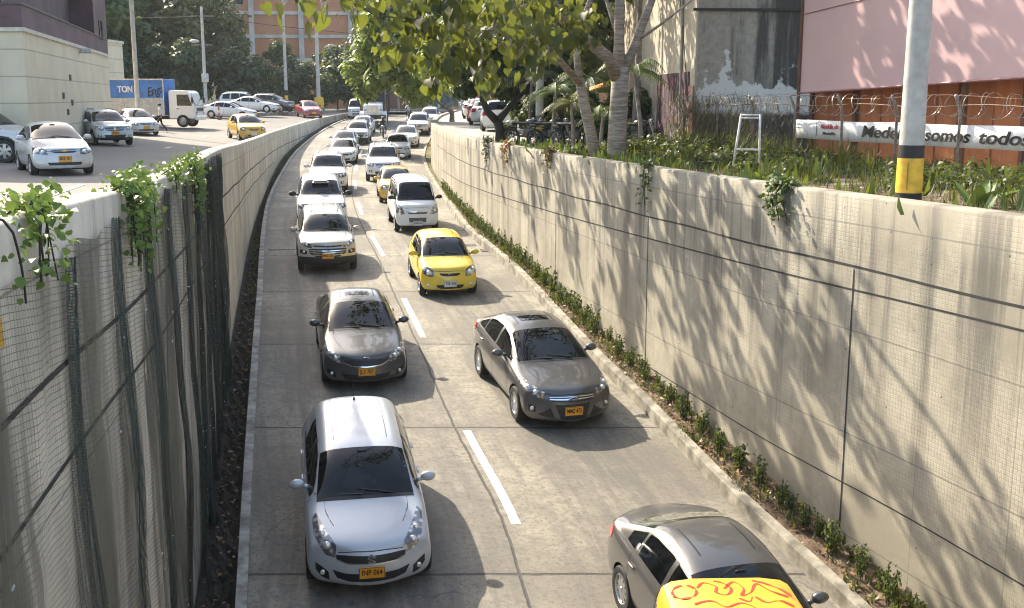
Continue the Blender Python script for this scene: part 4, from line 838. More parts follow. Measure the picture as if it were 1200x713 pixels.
# cars standing beyond the dark forked tree
GQ = 'cars standing on the side road behind the forked tree'
for (x, y, col, k, lb) in ((-.7, 56.5, 'white', 'hatch', 'white hatchback nearest the dark forked tree on the side road'), (-1.7, 68, 'silver', 'sedan', 'silver sedan second along the side road behind the forked tree'), (-2.2, 76, 'red', 'old_sedan', 'red sedan between silver and white cars on the side road'), (-2.8, 84, 'white', 'sedan', 'white sedan between the forks of the dark tree'), (-3.2, 92, 'lsil', 'sport_sedan', 'pale sedan at the far end of the side road queue')):
    vehicle(k, {'hatch': 'hatchback'}.get(k, 'sedan'), col, x, y, lb, group=GQ, front=False, yaw=R(180 + 3), z=zrg(x, y) + .005)
for o in COL.objects:
    if '_L' in o: del o['_L']
# ---------------------------------------------------------------- trucks
def box_truck():
    r = empty('box_truck', (-24.2, 75.2, 0), (0, 0, R(88)), 'white box truck with a blue painted cargo box crossing the upper street', 'truck')
    r.location.z = float(zst(-24, 75)) ; pw = PT['white']; W_ = 2.1
    b = MB(); b.box((0, 1.3, 1.95), (2.2, 5.4, 2.35), bev=.03); cb = b.build('cargo_box', mat('box_blue', (.03, .17, .50), .45, scale=1.5), r)
    b = MB(); 
    for sd in (1, -1): b.box((sd * 1.104, 1.3, 1.35), (.012, 5.3, 1.1))
    b.build('lower_panel', mat('box_grey', (.50, .49, .46), .5), cb)
    b = MB()
    for z in (.8, 3.1):
        for sd in (1, -1): b.box((sd * 1.11, 1.3, z), (.03, 5.42, .09))
    for y in (-1.37, .4, 2.2, 3.97):
        for sd in (1, -1): b.box((sd * 1.11, y, 1.95), (.03, .06, 2.3))
    b.build('box_rails', mat('rail_grey', (.5, .5, .5), .4, .4), cb)
    M0 = Matrix.Translation((1.13, 0, 0)) @ Matrix.Rotation(R(90), 4, 'Z') @ Matrix.Rotation(R(90), 4, 'X')
    for sd in (1, -1):
        Mq = Matrix.Rotation(0 if sd > 0 else R(180), 4, 'Z') 
        text('TON', .55, mat('sign_white', (.8, .8, .8), .5), 'box_lettering', cb, Matrix.Translation((sd * 1.115, 1.15, 2.45)) @ Matrix.Rotation(R(90 * sd), 4, 'Z') @ Matrix.Rotation(R(90), 4, 'X'), .003, .02, 0, 1.0)
        text('Enga', .8, BLACK, 'box_lettering', cb, Matrix.Translation((sd * 1.115, -.8, 2.35)) @ Matrix.Rotation(R(90 * sd), 4, 'Z') @ Matrix.Rotation(R(90), 4, 'X') @ Matrix.Rotation(R(14), 4, 'Z'), .003, .01, .4, 1.15)
    # cab
    prof = [(-3.35, .55), (-3.42, .9), (-3.38, 1.35), (-3.05, 2.25), (-2.85, 2.38), (-1.75, 2.42), (-1.65, 2.3), (-1.65, .55)]
    b = MB(); b.prism(prof, -1.0, 1.0, Matrix(((0, 0, 1, 0), (1, 0, 0, 0), (0, 1, 0, 0), (0, 0, 0, 1)))); c = b.build('cab', pw, r); md = c.modifiers.new('b', 'BEVEL'); md.width = .07; md.segments = 3
    b = MB(); dz, dy = .9, .33; b.add([(-.88, -3.405, 1.42), (.88, -3.405, 1.42), (.82, -3.095, 2.2), (-.82, -3.095, 2.2)], [(0, 1, 2, 3)]); b.build('windscreen', GLASS, c)
    for sd in (1, -1):
        b = MB(); b.add([(sd * 1.006, -3.2, 1.4), (sd * 1.006, -2.2, 1.4), (sd * 1.006, -2.2, 2.12), (sd * 1.006, -2.95, 2.12)], [(0, 1, 2, 3)]); b.build('side_window', GLASS, c)
        b = MB(); b.box((sd * 1.25, -3.3, 1.75), (.2, .1, .42), bev=.04); b.tube([(sd * 1.0, -3.25, 2.0), (sd * 1.25, -3.3, 1.95)], .02, 5); b.build('wing_mirror', BLACK, c)
        b = MB(); b.ball((sd * .75, -3.41, .92), (.16, .05, .12), 10, 6); b.build('headlight', LENS, c, smooth=True)
        b = MB(); b.box((sd * 1.005, -2.25, 1.2), (.02, .2, .05)); b.build('door_handle', BLACK, c)
    b = MB(); b.box((0, -3.42, 1.15), (1.3, .03, .22), bev=.01); b.build('grille', MESHG, c)
    b = MB(); b.box((0, -3.45, .6), (2.0, .2, .28), bev=.05); b.build('bumper', pw, r)
    b = MB(); b.box((0, .6, .62), (.8, 6.4, .22)); b.box((.8, .2, .6), (.4, 1.2, .4)); b.box((-.8, .2, .6), (.4, 1.2, .4)); b.build('chassis', BLACK, r)
    for y in (-2.55, 2.5):
        for sd in (1, -1):
            M = Matrix.Translation((sd * .92, y, .41)) @ Matrix.Rotation(R(90) * sd, 4, 'Y'); b = MB(); b.lathe([(.22, -.12), (.38, -.12), (.41, -.06), (.41, .08), (.38, .13), (.24, .12)], M, 22); w_ = b.build('wheel', RUB, r, ang=40)
            b = MB(); b.lathe([(.25, .1), (.2, .03), (.1, .06), (.08, .13), (0, .13)], M, 20); b.build('rim', HUBCAP, w_, ang=40)
    return r
box_truck()
def big_truck(x, y, yaw, label, name='tipper_truck'):
    r = empty(name, (x, y, float(zroad(y))), (0, 0, yaw), label, 'truck'); pw = PT['cream']
    hp = [(-3.9, .75), (-3.95, 1.2), (-3.85, 1.75), (-2.5, 2.0), (-2.5, .75)]; X = Matrix(((0, 0, 1, 0), (1, 0, 0, 0), (0, 1, 0, 0), (0, 0, 0, 1)))
    b = MB(); b.prism(hp, -.82, .82, X); h = b.build('bonnet', pw, r); h.modifiers.new('b', 'BEVEL').width = .12; h.modifiers['b'].segments = 3
    b = MB(); b.prism([(-2.55, .8), (-2.5, 2.0), (-2.2, 2.95), (-1.9, 3.05), (-.9, 3.05), (-.85, .8)], -1.1, 1.1, X); c = b.build('cab', mat('truck_maroon', (.10, .045, .04), .4, coat=.5), r); c.modifiers.new('b', 'BEVEL').width = .08
    b = MB(); b.add([(-.98, -2.52, 2.05), (.98, -2.52, 2.05), (.92, -2.24, 2.88), (-.92, -2.24, 2.88)], [(0, 1, 2, 3)]); b.build('windscreen', GLASS, c)
    b = MB(); b.box((0, -3.94, 1.35), (.95, .06, .6), bev=.02); b.build('grille', CHROME, h)
    b = MB(); b.box((0, -2.45, 3.15), (1.9, .35, .12), bev=.04); b.build('sun_visor', mat('visor_red', (.3, .04, .04), .4), c)
    for sd in (1, -1):
        b = MB(); b.add([(sd * 1.106, -2.25, 2.05), (sd * 1.106, -1.2, 2.05), (sd * 1.106, -1.2, 2.8), (sd * 1.106, -2.05, 2.8)], [(0, 1, 2, 3)]); b.build('side_window', GLASS, c)
        b = MB(); b.ball((sd * .66, -3.9, 1.3), (.13, .07, .11), 10, 6); b.build('headlight', LENS, h, smooth=True)
        b = MB(); b.box((sd * 1.35, -2.45, 2.3), (.2, .1, .6), bev=.04); b.tube([(sd * 1.1, -2.4, 2.55), (sd * 1.35, -2.45, 2.5)], .025, 5); b.build('wing_mirror', BLACK, c)
        b = MB(); M = Matrix.Translation((sd * .95, -3.15, .55)) @ Matrix.Rotation(R(90) * sd, 4, 'Y'); b.lathe([(.66, -.25), (.68, .2), (.62, .22), (.6, -.25)], M, 24); b.build('mudguard', pw, r, ang=40)
    b = MB(); b.box((0, -4.05, .72), (2.2, .22, .34), bev=.06); b.build('bumper', PLAST, r)
    b = MB(); b.box((0, 2.3, 1.9), (2.4, 5.8, 1.6), bev=.03)
    for k in range(7):
        for sd in (1, -1): b.box((sd * 1.23, -.4 + k * .9, 1.9), (.08, .1, 1.6))
    b.build('cargo_bed', mat('bed_dark', (.055, .05, .045), .6), r)
    b = MB(); b.box((0, .8, .85), (.9, 8, .3)); b.build('chassis', BLACK, r)
    for y in (-3.15, 2.2, 3.5):
        for sd in (1, -1):
            M = Matrix.Translation((sd * .98, y, .52)) @ Matrix.Rotation(R(90) * sd, 4, 'Y'); b = MB(); b.lathe([(.3, -.14), (.48, -.14), (.52, -.06), (.52, .08), (.48, .14), (.3, .13)], M, 20); w_ = b.build('wheel', RUB, r, ang=40)
            b = MB(); b.lathe([(.31, .1), (.2, .04), (.1, .1), (0, .1)], M, 18); b.build('rim', HUBCAP, w_, ang=40)
big_truck(-12.35, 101.2, R(5), 'big truck with white bonnet and dark cab behind the left queue')
vehicle('van', 'minivan', 'cream', -15.0, 108, 'white van on the far kerb side of the big truck', 'van', yaw=R(4)); 
for o in COL.objects:
    if '_L' in o: del o['_L']
# ---------------------------------------------------------------- people and motorcycles
SKIN = mat('skin', (.30, .17, .11), .55, var=.05)
def person(label, loc, yaw, joints, shirt, trousers, hair=True, group=None, helmet=None):
    """one skinned body; joints: dict name->(x,y,z) facing -Y"""
    J = dict(joints); rad = dict(pelvis=.125, waist=.12, chest=.145, neck=.06, head=.085, crown=.075, sl=.065, sr=.065, el=.046, er=.046, wl=.034, wr=.034, hl=.038, hr=.038, pl=.085, pr=.085, kl=.058, kr=.058, al=.042, ar=.042, tl=.035, tr=.035)
    E_ = [('pelvis', 'waist'), ('waist', 'chest'), ('chest', 'neck'), ('neck', 'head'), ('head', 'crown')]
    for s_ in 'lr': E_ += [('chest', 's' + s_), ('s' + s_, 'e' + s_), ('e' + s_, 'w' + s_), ('w' + s_, 'h' + s_), ('pelvis', 'p' + s_), ('p' + s_, 'k' + s_), ('k' + s_, 'a' + s_), ('a' + s_, 't' + s_)]
    names = list(rad); me = bpy.data.meshes.new('person'); me.from_pydata([J[n] for n in names], [(names.index(a), names.index(b)) for a, b in E_], [])
    o = bpy.data.objects.new('person', me); COL.objects.link(o); md = o.modifiers.new('k', 'SKIN'); 
    for i, n in enumerate(names): d = me.skin_vertices[0].data[i]; d.radius = (rad[n], rad[n] * (.8 if n in ('chest', 'waist', 'pelvis') else 1)); d.use_root = n == 'pelvis'
    sb = o.modifiers.new('s', 'SUBSURF'); sb.levels = 2
    dg = bpy.context.evaluated_depsgraph_get(); dg.update(); bm_ = bpy.data.meshes.new_from_object(o.evaluated_get(dg)); o.modifiers.clear(); bpy.data.meshes.remove(me) if False else None
    o.data = bm_; bm_.name = 'person'
    for k in (SKIN, shirt, trousers, BLACK): bm_.materials.append(k)
    bv = lambda a, b, p: (Vector(p) - Vector(a)).dot(Vector(b) - Vector(a)) / (Vector(b) - Vector(a)).length_squared
    segs = [('neck', 'head', 0), ('head', 'crown', 0), ('wl', 'hl', 0), ('wr', 'hr', 0), ('el', 'wl', 0), ('er', 'wr', 0), ('pelvis', 'waist', 1), ('waist', 'chest', 1), ('chest', 'neck', 1), ('chest', 'sl', 1), ('chest', 'sr', 1), ('sl', 'el', 1), ('sr', 'er', 1), ('pelvis', 'pl', 2), ('pelvis', 'pr', 2), ('pl', 'kl', 2), ('pr', 'kr', 2), ('kl', 'al', 2), ('kr', 'ar', 2), ('al', 'tl', 3), ('ar', 'tr', 3)]
    for p in bm_.polygons:
        best, bm2 = 9, 0
        for a, b, mi in segs:
            A, B = Vector(J[a]), Vector(J[b]); t = max(0, min(1, bv(A, B, p.center))); d = (A.lerp(B, t) - p.center).length - rad[a] * .8
            if d < best: best, bm2 = d, mi
        p.material_index = bm2; p.use_smooth = True
    h = Vector(J['head']); c = Vector(J['crown']); 
    if helmet:
        m = MB(); m.ball(h + Vector((0, .01, .04)), (.135, .15, .145), 14, 10); hl = m.build('helmet', helmet, o, smooth=True); m = MB(); m.ball(h + Vector((0, -.05, .03)), (.11, .105, .065), 12, 8); m.build('visor', GLASS, hl, smooth=True)
    else:
        m = MB(); m.ball(h + Vector((0, .025, .065)), (.098, .108, .092), 14, 8); m.build('hair', mat('dark_hair', (.015, .012, .01), .6), o, smooth=True)
        m = MB(); m.ball(h + Vector((0, -.10, .0)), (.015, .02, .025), 8, 6); m.build('nose', SKIN, o, smooth=True)
        m = MB()
        for s_ in (1, -1): m.ball(h + Vector((s_ * .034, -.085, .03)), (.012, .008, .008), 8, 5)
        m.build('eyes', BLACK, o, smooth=True)
    o.location = loc; o.rotation_euler = (0, 0, yaw); return tag(o, label, 'person', group)
WALK = dict(pelvis=(0, 0, .95), waist=(0, .0, 1.1), chest=(0, -.01, 1.33), neck=(0, -.01, 1.50), head=(0, -.03, 1.60), crown=(0, -.03, 1.69), sl=(.19, 0, 1.40), sr=(-.19, 0, 1.40), el=(.24, .12, 1.15), er=(-.24, -.06, 1.13), wl=(.24, .08, .92), wr=(-.23, -.22, .95), hl=(.24, .05, .84), hr=(-.23, -.29, .90), pl=(.09, 0, .90), pr=(-.09, 0, .90), kl=(.09, -.20, .50), kr=(-.09, .08, .48), al=(.09, -.30, .09), ar=(-.09, .36, .14), tl=(.09, -.44, .05), tr=(-.09, .28, .04))
RIDE = dict(pelvis=(0, .15, .84), waist=(0, .12, 1.0), chest=(0, .04, 1.22), neck=(0, -.0, 1.38), head=(0, -.04, 1.48), crown=(0, -.04, 1.57), sl=(.19, .03, 1.28), sr=(-.19, .03, 1.28), el=(.30, -.14, 1.08), er=(-.30, -.14, 1.08), wl=(.30, -.36, 1.02), wr=(-.30, -.36, 1.02), hl=(.30, -.44, 1.03), hr=(-.30, -.44, 1.03), pl=(.12, .12, .82), pr=(-.12, .12, .82), kl=(.24, -.20, .66), kr=(-.24, -.20, .66), al=(.20, .05, .32), ar=(-.20, .05, .32), tl=(.20, -.10, .27), tr=(-.20, -.10, .27))
def motorcycle(col, name='motorcycle'):
    r = empty(name)
    for y in (-.66, .62):
        M = Matrix.Translation((0, y, .3)) @ Matrix.Rotation(R(90), 4, 'Y'); m = MB(); m.lathe([(.22, -.05), (.28, -.055), (.305, 0), (.28, .055), (.22, .05)], M, 22); w_ = m.build('wheel', RUB, r, ang=40)
        m = MB(); m.lathe([(.22, -.03), (.2, 0), (.22, .03)], M, 22)
        for k in range(6): m.tube([M @ Vector((.03 * math.cos(k), .03 * math.sin(k), 0)), M @ Vector((.21 * math.cos(k * 1.047), .21 * math.sin(k * 1.047), 0))], .012, 4)
        m.build('rim', ALLOY, w_)
    m = MB()
    for s_ in (1, -1): m.tube([(s_ * .09, -.66, .3), (s_ * .09, -.42, .95)], .022, 6)
    m.build('fork', STEEL, r)
    m = MB(); m.tube([(-.36, -.30, 1.0), (-.1, -.42, 1.02), (.1, -.42, 1.02), (.36, -.30, 1.0)], .016, 6); m.build('handlebar', BLACK, r)
    m = MB(); m.ball((0, -.5, .86), (.12, .09, .12), 12, 8); m.build('headlight', LENS, r, smooth=True)
    m = MB(); m.ball((0, -.14, .80), (.14, .27, .14), 14, 8); m.build('fuel_tank', col, r, smooth=True)
    m = MB(); m.box((0, .3, .78), (.24, .62, .1), bev=.04); m.build('seat', PLAST, r)
    m = MB(); m.box((0, -.05, .45), (.26, .42, .32), bev=.06); m.tube([(0, -.4, .85), (0, -.1, .3), (0, .35, .45), (0, .62, .3)], .03, 6); m.tube([(.13, .0, .32), (.15, .4, .34), (.15, .75, .42)], [.02, .04, .045], 8); m.build('engine', mat('engine_metal', (.1, .1, .1), .4, .7), r)
    m = MB(); m.box((0, .64, .7), (.18, .3, .1), bev=.03); m.box((0, -.66, .64), (.13, .36, .03), bev=.01); m.build('mudguard', col, r)
    return r
CLW, CLD, CLB = mat('white_cotton', (.66, .66, .66), .8, bump=.3), mat('dark_denim', (.022, .026, .035), .85), mat('black_jacket', (.02, .02, .022), .6)
mb0 = motorcycle(mat('bike_black', (.02, .02, .022), .25, coat=.7))
mb0.location = (-10.15, 88.4, float(zroad(88.4)) + .0); mb0.rotation_euler = (0, 0, R(6)); tag(mb0, 'black motorcycle ridden between the two lanes of traffic', 'motorcycle', 'motorcycles in the traffic')
person('rider in black jacket and dark helmet on the black motorcycle', (-10.15, 88.4, float(zroad(88.4)) + .01), R(6), RIDE, CLB, CLD, helmet=mat('helmet_black', (.02, .02, .02), .2, coat=1), group='motorcycle riders')
mb1 = copy_tree(mb0); mb1.location = (-9.9, 108, float(zroad(108))); tag(mb1, 'motorcycle carrying the rider in a white shirt beside the truck bed', 'motorcycle')
person('rider in white shirt and pale helmet beside the truck bed', (-9.9, 108, float(zroad(108)) + .01), R(6), RIDE, CLW, CLD, helmet=mat('helmet_grey', (.4, .4, .42), .3, coat=1), group='motorcycle riders')
lab = ['black motorcycle parked by the wall under the forked tree', 'black motorcycle parked second from the forked tree', 'black motorcycle parked against the banded pole', 'dark motorcycle parked behind the two pale trunks']
for i, (x, y, a) in enumerate([(.55, 38.2, 60), (1.35, 37.6, 70), (2.0, 36.6, 55), (4.0, 36.0, 65)]):
    b = copy_tree(mb0); b.location = (x, y, zrg(x, y)); b.rotation_euler = (0, 0, R(a)); tag(b, lab[i], 'motorcycle'); b['group'] = 'motorcycles parked behind the wall'
person('pedestrian in white shirt and dark trousers walking past the box truck', (-21.9, 70, float(zst(-21.9, 70))), R(-75), WALK, CLW, CLD)
person('person in dark clothes standing beside the banded pole', (1.75, 40.5, zrg(1.75, 40)), R(30), dict(WALK, kl=(.09, -.02, .5), al=(.09, .0, .09), tl=(.09, -.13, .05), kr=(-.09, -.02, .5), ar=(-.09, .02, .09), tr=(-.09, -.11, .05)), CLB, CLD)
# ---------------------------------------------------------------- poles, lamps, wires
POLEC = mat('pole_concrete', (.44, .425, .39), .8, scale=4, var=.15, bump=.2, col2=(.36, .345, .31))
BANDK = mat('band_black', (.02, .02, .02), .6)
def pole(name, x, y, z, h, r0, r1, bands, label, mt=None, n=10, cat='pole', group=None):
    r = empty(name, (x, y, z), label=label, cat=cat, group=group); m = MB(); m.tube([(0, 0, -.3), (0, 0, h)], [r0, r1], n); m.build('shaft', mt or POLEC, r, ang=30)
    for z0, z1, mm in bands:
        m = MB(); a = lerp(r0, r1, z0 / h) * 1.012 + .002; b = lerp(r0, r1, z1 / h) * 1.012 + .002; m.tube([(0, 0, z0), (0, 0, z1)], [a, b], n, cap=False); m.build('painted_band', mm, r, ang=30)
    return r
p_ = pole('street_pole', 5.62, 15.75, 5.45, 10.5, .183, .085, [(-.15, .235, BANDK), (.235, .72, YELP), (.72, .9, BANDK)], 'tall grey concrete pole with black and yellow bands in the weeds', n=12)
m = MB(); m.grid([[(lerp(.195, .19, t) * math.cos(a) * 1.0, lerp(.195, .19, t) * math.sin(a), .28 + .38 * t) for t in (0, .5, 1)] for a in (-2.1, -2.0)]); 
m.build('stencil_mark', mat('stencil', (.35, .23, .05), .7), p_)
pole('street_pole', .95, 38.8, 5.35, 8.5, .15, .11, [(-.15, .3, BANDK), (.3, .75, YELP), (.75, 1.0, BANDK)], 'slender concrete pole with a yellow band among the palms', n=10)
pole('street_pole', -22.75, 68.5, 5.0, 12, .15, .11, [(-.1, .35, BANDK), (.35, .8, YELP), (.8, 1.1, BANDK)], 'tall thin pole with yellow band at the corner of the cream building')
lp = pole('street_lamp', -22.0, 110, 5.75, 10.6, .19, .10, [(.0, .5, BANDK), (.5, 1.5, YELP), (1.5, 2.0, BANDK)], 'street lamp with long curved arm over the parked cars', cat='street lamp', n=12)
m = MB(); m.tube([(0, 0, 9.5), (.25, 0, 10.3), (.9, 0, 10.75), (2.6, 0, 11.0)], [.08, .06, .05, .04], 8); m.build('arm', STEEL, lp, smooth=True)
m = MB(); m.box((2.85, 0, 10.98), (.75, .3, .16), bev=.06); m.build('lamp_head', mat('lamp_grey', (.45, .45, .44), .5), lp)
pole('street_pole', -19.2, 112, 5.75, 9.6, .22, .14, [], 'bare pale pole right of the street lamp, without an arm', n=12)
up = pole('utility_pole', -26.6, 98, 5.5, 9.2, .16, .11, [(.2, .6, YELP)], 'utility pole with cross-arms and meter box before the trees', cat='utility pole')
m = MB(); m.box((0, 0, 8.4), (2.0, .1, .1)); m.build('crossarm', mat('arm_wood', (.2, .17, .13), .8), up); m = MB(); m.box((0, 0, 6.0), (1.6, .1, .1)); m.build('crossarm', mat('arm_wood', (.2, .17, .13), .8), up)
m = MB(); m.box((.1, -.25, 3.2), (.55, .35, .75), bev=.05); m.build('meter_box', mat('meter_grey', (.5, .52, .5), .5), up)
m = MB(); m.ball((-.75, 0, 6.3), (.45, .22, .16), 10, 6); m.build('lamp_head', mat('lamp_grey', (.45, .45, .44), .5), up)
for i, (a, b, sag, lb) in enumerate([((-26.6, 98, 13.9), (12, 122, 13.3), 1.0, 'upper thin cable strung from the utility pole to the right'), ((-26.6, 98, 11.5), (-22, 110, 10.5), .8, 'lower cable sagging between utility pole and street lamp'), ((-26.6, 98, 13.9), (-60, 90, 15), .8, 'thin cable strung left from the utility pole')]):
    m = MB(); A, B = Vector(a), Vector(b); m.tube([A.lerp(B, t) - Vector((0, 0, sag * 4 * t * (1 - t))) for t in np.linspace(0, 1, 14)], .022, 5); tag(m.build('cable', BLACK), lb, 'cable')
pole('street_pole', -12.9, 128, 5.7, 7.5, .13, .09, [], 'thin pole behind the big truck cab')
bar = empty('traffic_barrier', (-28.6, 93.5, float(zst(-28, 93))), (0, 0, R(8)), 'yellow barrier rail beside the utility pole', 'barrier')
m = MB(); m.box((0, 0, .85), (2.6, .08, .22)); m.box((0, 0, .45), (2.6, .08, .16)); m.build('rail', YELP, bar)
for x in (-1.2, 0, 1.2): m = MB(); m.box((x, .06, .45), (.1, .1, .95)); m.build('post', YELP, bar)
for i, (x, lb) in enumerate(((-25.9, 'red and white bollard post left of the side-on white sedan'), (-23.3, 'red and white bollard post in front of the side-on white sedan'))):
    b = empty('bollard', (x, 89.5, float(zst(x, 89.5))), label=lb, cat='bollard', group='bollard posts'); m = MB(); m.tube([(0, 0, 0), (0, 0, 1.15)], .06, 10); m.build('post', mat('bollard_red', (.4, .06, .04), .5), b); m = MB(); m.tube([(0, 0, .55), (0, 0, .75)], .064, 10); m.build('reflective_band', WHITEP, b)
    m = MB(); m.tube([(0, 0, 0), (0, 0, .06)], [.2, .16], 12); m.build('foot', PLAST, b)
# small litter bags by the lamp post
sb = empty('market_cart', (-19.6, 109, 5.74), label='white bundle with a yellow drum beside the lamp posts', cat='cart')
m = MB(); m.ball((0, 0, .5), (.75, .5, .55), 12, 8); m.ball((.5, .2, .3), (.5, .4, .35), 10, 6); m.build('bundle', WHITEP, sb, smooth=True)
m = MB(); m.lathe([(0, .6), (.42, .6), (.45, .7), (.45, 1.5), (.40, 1.7), (0, 1.72)], Matrix.Translation((.9, .3, -.35)), 16); m.build('drum', YELP, sb, ang=40)
# yellow signal housing hanging under the camera's bridge
sg = empty('signal_box', (1.57, 7.33, 3.52), (0, 0, R(2)), 'yellow metal signal housing with red scribbles on its rounded top', 'traffic signal')
m = MB(); prof = [(-.50, -1.2), (-.50, -.12), (-.47, -.03), (-.40, .01), (-.25, .03), (.25, .03), (.40, .01), (.47, -.03), (.50, -.12), (.50, -1.2)]
m.prism(prof, -.29, .29, Matrix(((1, 0, 0, 0), (0, 0, -1, 0), (0, 1, 0, 0), (0, 0, 0, 1)))); o = m.build('housing', mat('signal_yellow', (.74, .40, .02), .42, scale=5, var=.1, coat=.2, col2=(.6, .30, .02)), sg, ang=35); bv_ = o.modifiers.new('b', 'BEVEL'); bv_.width = .015
m = MB()
for x in (-.3, 0, .3): m.lathe([(.12, -.2), (.13, -.32), (.115, -.32), (.105, -.2)], Matrix.Translation((x, -.1, -.45)) @ Matrix.Rotation(R(90), 4, 'X'), 16)
m.build('lamp_hood', BLACK, sg)
m = MB(); 
def brush(pts, wd=.011):
    P = [Vector((x, y * 1.9)) for x, y in pts]; P = [P[0]] + P + [P[-1]]; C_ = []
    for i in range(1, len(P) - 2):
        for t in np.linspace(0, 1, 7)[:-1]: C_.append(.5 * (2 * P[i] + (P[i + 1] - P[i - 1]) * t + (2 * P[i - 1] - 5 * P[i] + 4 * P[i + 1] - P[i + 2]) * t * t + (3 * P[i] - 3 * P[i + 1] + P[i + 2] - P[i - 1]) * t ** 3))
    C_.append(P[-2]); G = []
    for i, c in enumerate(C_):
        tg = (C_[min(i + 1, len(C_) - 1)] - C_[max(i - 1, 0)]); tg = tg.normalized() if tg.length > 1e-6 else Vector((1, 0)); nn = Vector((-tg.y, tg.x)) * wd * (.75 + .4 * math.sin(i * .5)); zz = lambda q: .0325 - max(0, abs(q.x) - .25) ** 1.5 * .30
        G.append([(c.x - nn.x, c.y - nn.y, zz(c)), (c.x + nn.x, c.y + nn.y, zz(c))])
    m.grid(G)
brush([(-.34 + .085 * math.cos(a), .04 + .055 * math.sin(a)) for a in np.linspace(.4, 7.2, 12)]); brush([(-.24, .06), (-.18, .105), (-.10, .07), (-.12, .02), (-.05, .0), (.0, .05), (-.04, .1), (-.10, .12)]); brush([(-.05, .05), (.04, .11), (.09, .05), (.05, -.01), (.13, .02), (.2, .09), (.27, .03), (.38, -.01)]); brush([(-.31, -.07), (-.18, -.05), (-.10, -.10), (.02, -.07), (.10, -.11)]); brush([(.14, -.02), (.2, -.07), (.3, -.05), (.38, -.09)]); brush([(.18, .12), (.27, .09), (.36, .05), (.41, .0)]); brush([(.02, -.03), (.08, -.06), (.12, -.02)])
m.build('red_scribble', mat('scribble_red', (.42, .03, .01), .6), sg)
m = MB(); m.tube([(.45, 0, -.85), (5.75, .1, -.95)], .06, 10); m.build('arm', STEEL, sg)
m = MB(); m.box((5.72, .1, -.95), (.06, .4, .5), bev=.01); m.build('wall_bracket', STEEL, sg)
# the overpass the picture is taken from
OV = mat('overpass_concrete', (.25, .235, .2), .85, bump=.2, var=.2)
br = empty('overpass', (0, -2.6, 0), label='concrete overpass with a solid railing crossing above the trench', cat='bridge')
m = MB(); m.box((0, -3.6, 4.85), (70, 9, .8)); m.build('deck', OV, br)
m = MB(); m.box((0, .62, 5.85), (70, .24, 1.15), bev=.03); m.build('railing', OV, br)
# ---------------------------------------------------------------- buildings
def uvless_panel(name, base, seam, dz, var=.06):
    t = NT(name); v = t.coord(); s = t.n('SeparateXYZ'); t.l(v, s.inputs[0]); nz = t.noise(v, .6, 6, .65); n2 = t.noise(t.vscale(v, (3, 3, .2)), 1, 5)
    c = t.mix(t.ramp(nz, .3, .7), C4(base), C4([x * .86 for x in base])); c = t.mix(t.math('MULTIPLY', t.ramp(n2, .5, .8), .35), c, C4([x * .6 for x in base]))
    j = t.ramp(t.math('PINGPONG', s.outputs[2], dz / 2), .035, .012); c = t.mix(t.math('MULTIPLY', j, .6), c, C4(seam)); t.fin(c, .8); t.bump(t.math('SUBTRACT', 1.0, j), .4, .03); return t.m
CREAM = uvless_panel('cream_cladding', (.70, .615, .45), (.28, .24, .18), .95); BROWN = mat('dark_brown_render', (.12, .075, .08), .75, var=.15, scale=.7)
cb = empty('commercial_building', (-17.35, 40.4, 4.9), label='cream clad building with a dark brown upper storey beside the street', cat='building')
fr = Vector((-5.95, 25.1, 0)).normalized(); lf = Vector((-1, .02, 0))
def quadbox(m, a, b, depth, z0, z1):   # wall from a to b (local), thick inwards
    a, b = Vector(a), Vector(b); n = (b - a).cross(Vector((0, 0, 1))).normalized() * -depth
    P = [a, b, b + n, a + n]; m.add([(p.x, p.y, z0) for p in P] + [(p.x, p.y, z1) for p in P], [(3, 2, 1, 0), (4, 5, 6, 7), (0, 1, 5, 4), (1, 2, 6, 5), (2, 3, 7, 6), (3, 0, 4, 7)])
e = fr * 25.8
foot = [(0, 0), (e.x, e.y), (e.x - 22, e.y + 1), (-22, .4)]
m = MB(); m.prism(foot, -.6, 4.42); m.build('wall', CREAM, cb)
def off(poly, d):
    c = Vector((sum(p[0] for p in poly) / len(poly), sum(p[1] for p in poly) / len(poly))); return [((x - c.x) * (1 + d) + c.x, (y - c.y) * (1 + d) + c.y) for x, y in poly]
m = MB(); m.prism(off(foot, .008), 4.42, 4.56); m.build('cornice', mat('cornice_cream', (.6, .56, .47), .7), cb)
m = MB(); m.prism(off(foot, .002), 4.56, 5.36); m.build('parapet', BROWN, cb)
m = MB(); m.prism(off(foot, .006), 5.36, 5.42); m.build('parapet_cap', mat('cap_brown', (.13, .10, .095), .6), cb)
m = MB(); m.prism([(-1.2, 1.2), (fr.x * 20.0 - 1.2, fr.y * 20.0), (fr.x * 20.0 - 20, fr.y * 20.0), (-20, 1.2)], 5.42, 13); m.build('upper_storey', mat('brown_upper', (.10, .062, .068), .75, var=.15, scale=.7), cb)
m = MB(); a = fr * 20.2; m.prism([(a.x + .02, a.y), (e.x + .02, e.y), (e.x - 20, e.y + 1), (a.x - 20, a.y)], 5.42, 13); m.build('stair_tower', BROWN, cb)
nrm = Vector((fr.y, -fr.x, 0))
m = MB(); p = fr * 22.8 + nrm * .03; m.box((p.x, p.y, 5.75), (.08, 1.3, 1.0), rz=-math.atan2(-fr.x, fr.y) * -1); o = m.build('window', GLASS, cb)
for i, (t, z) in enumerate(((10.5, 2.4), (8.2, 1.6), (10.6, 1.3), (9.2, .9))):
    p = fr * t + nrm * .02; m = MB(); m.box((p.x, p.y, z + .6), (.06, .34, .26), rz=math.atan2(-fr.x, fr.y)); m.build('bracket', mat('bracket_dark', (.09, .07, .06), .7), cb)
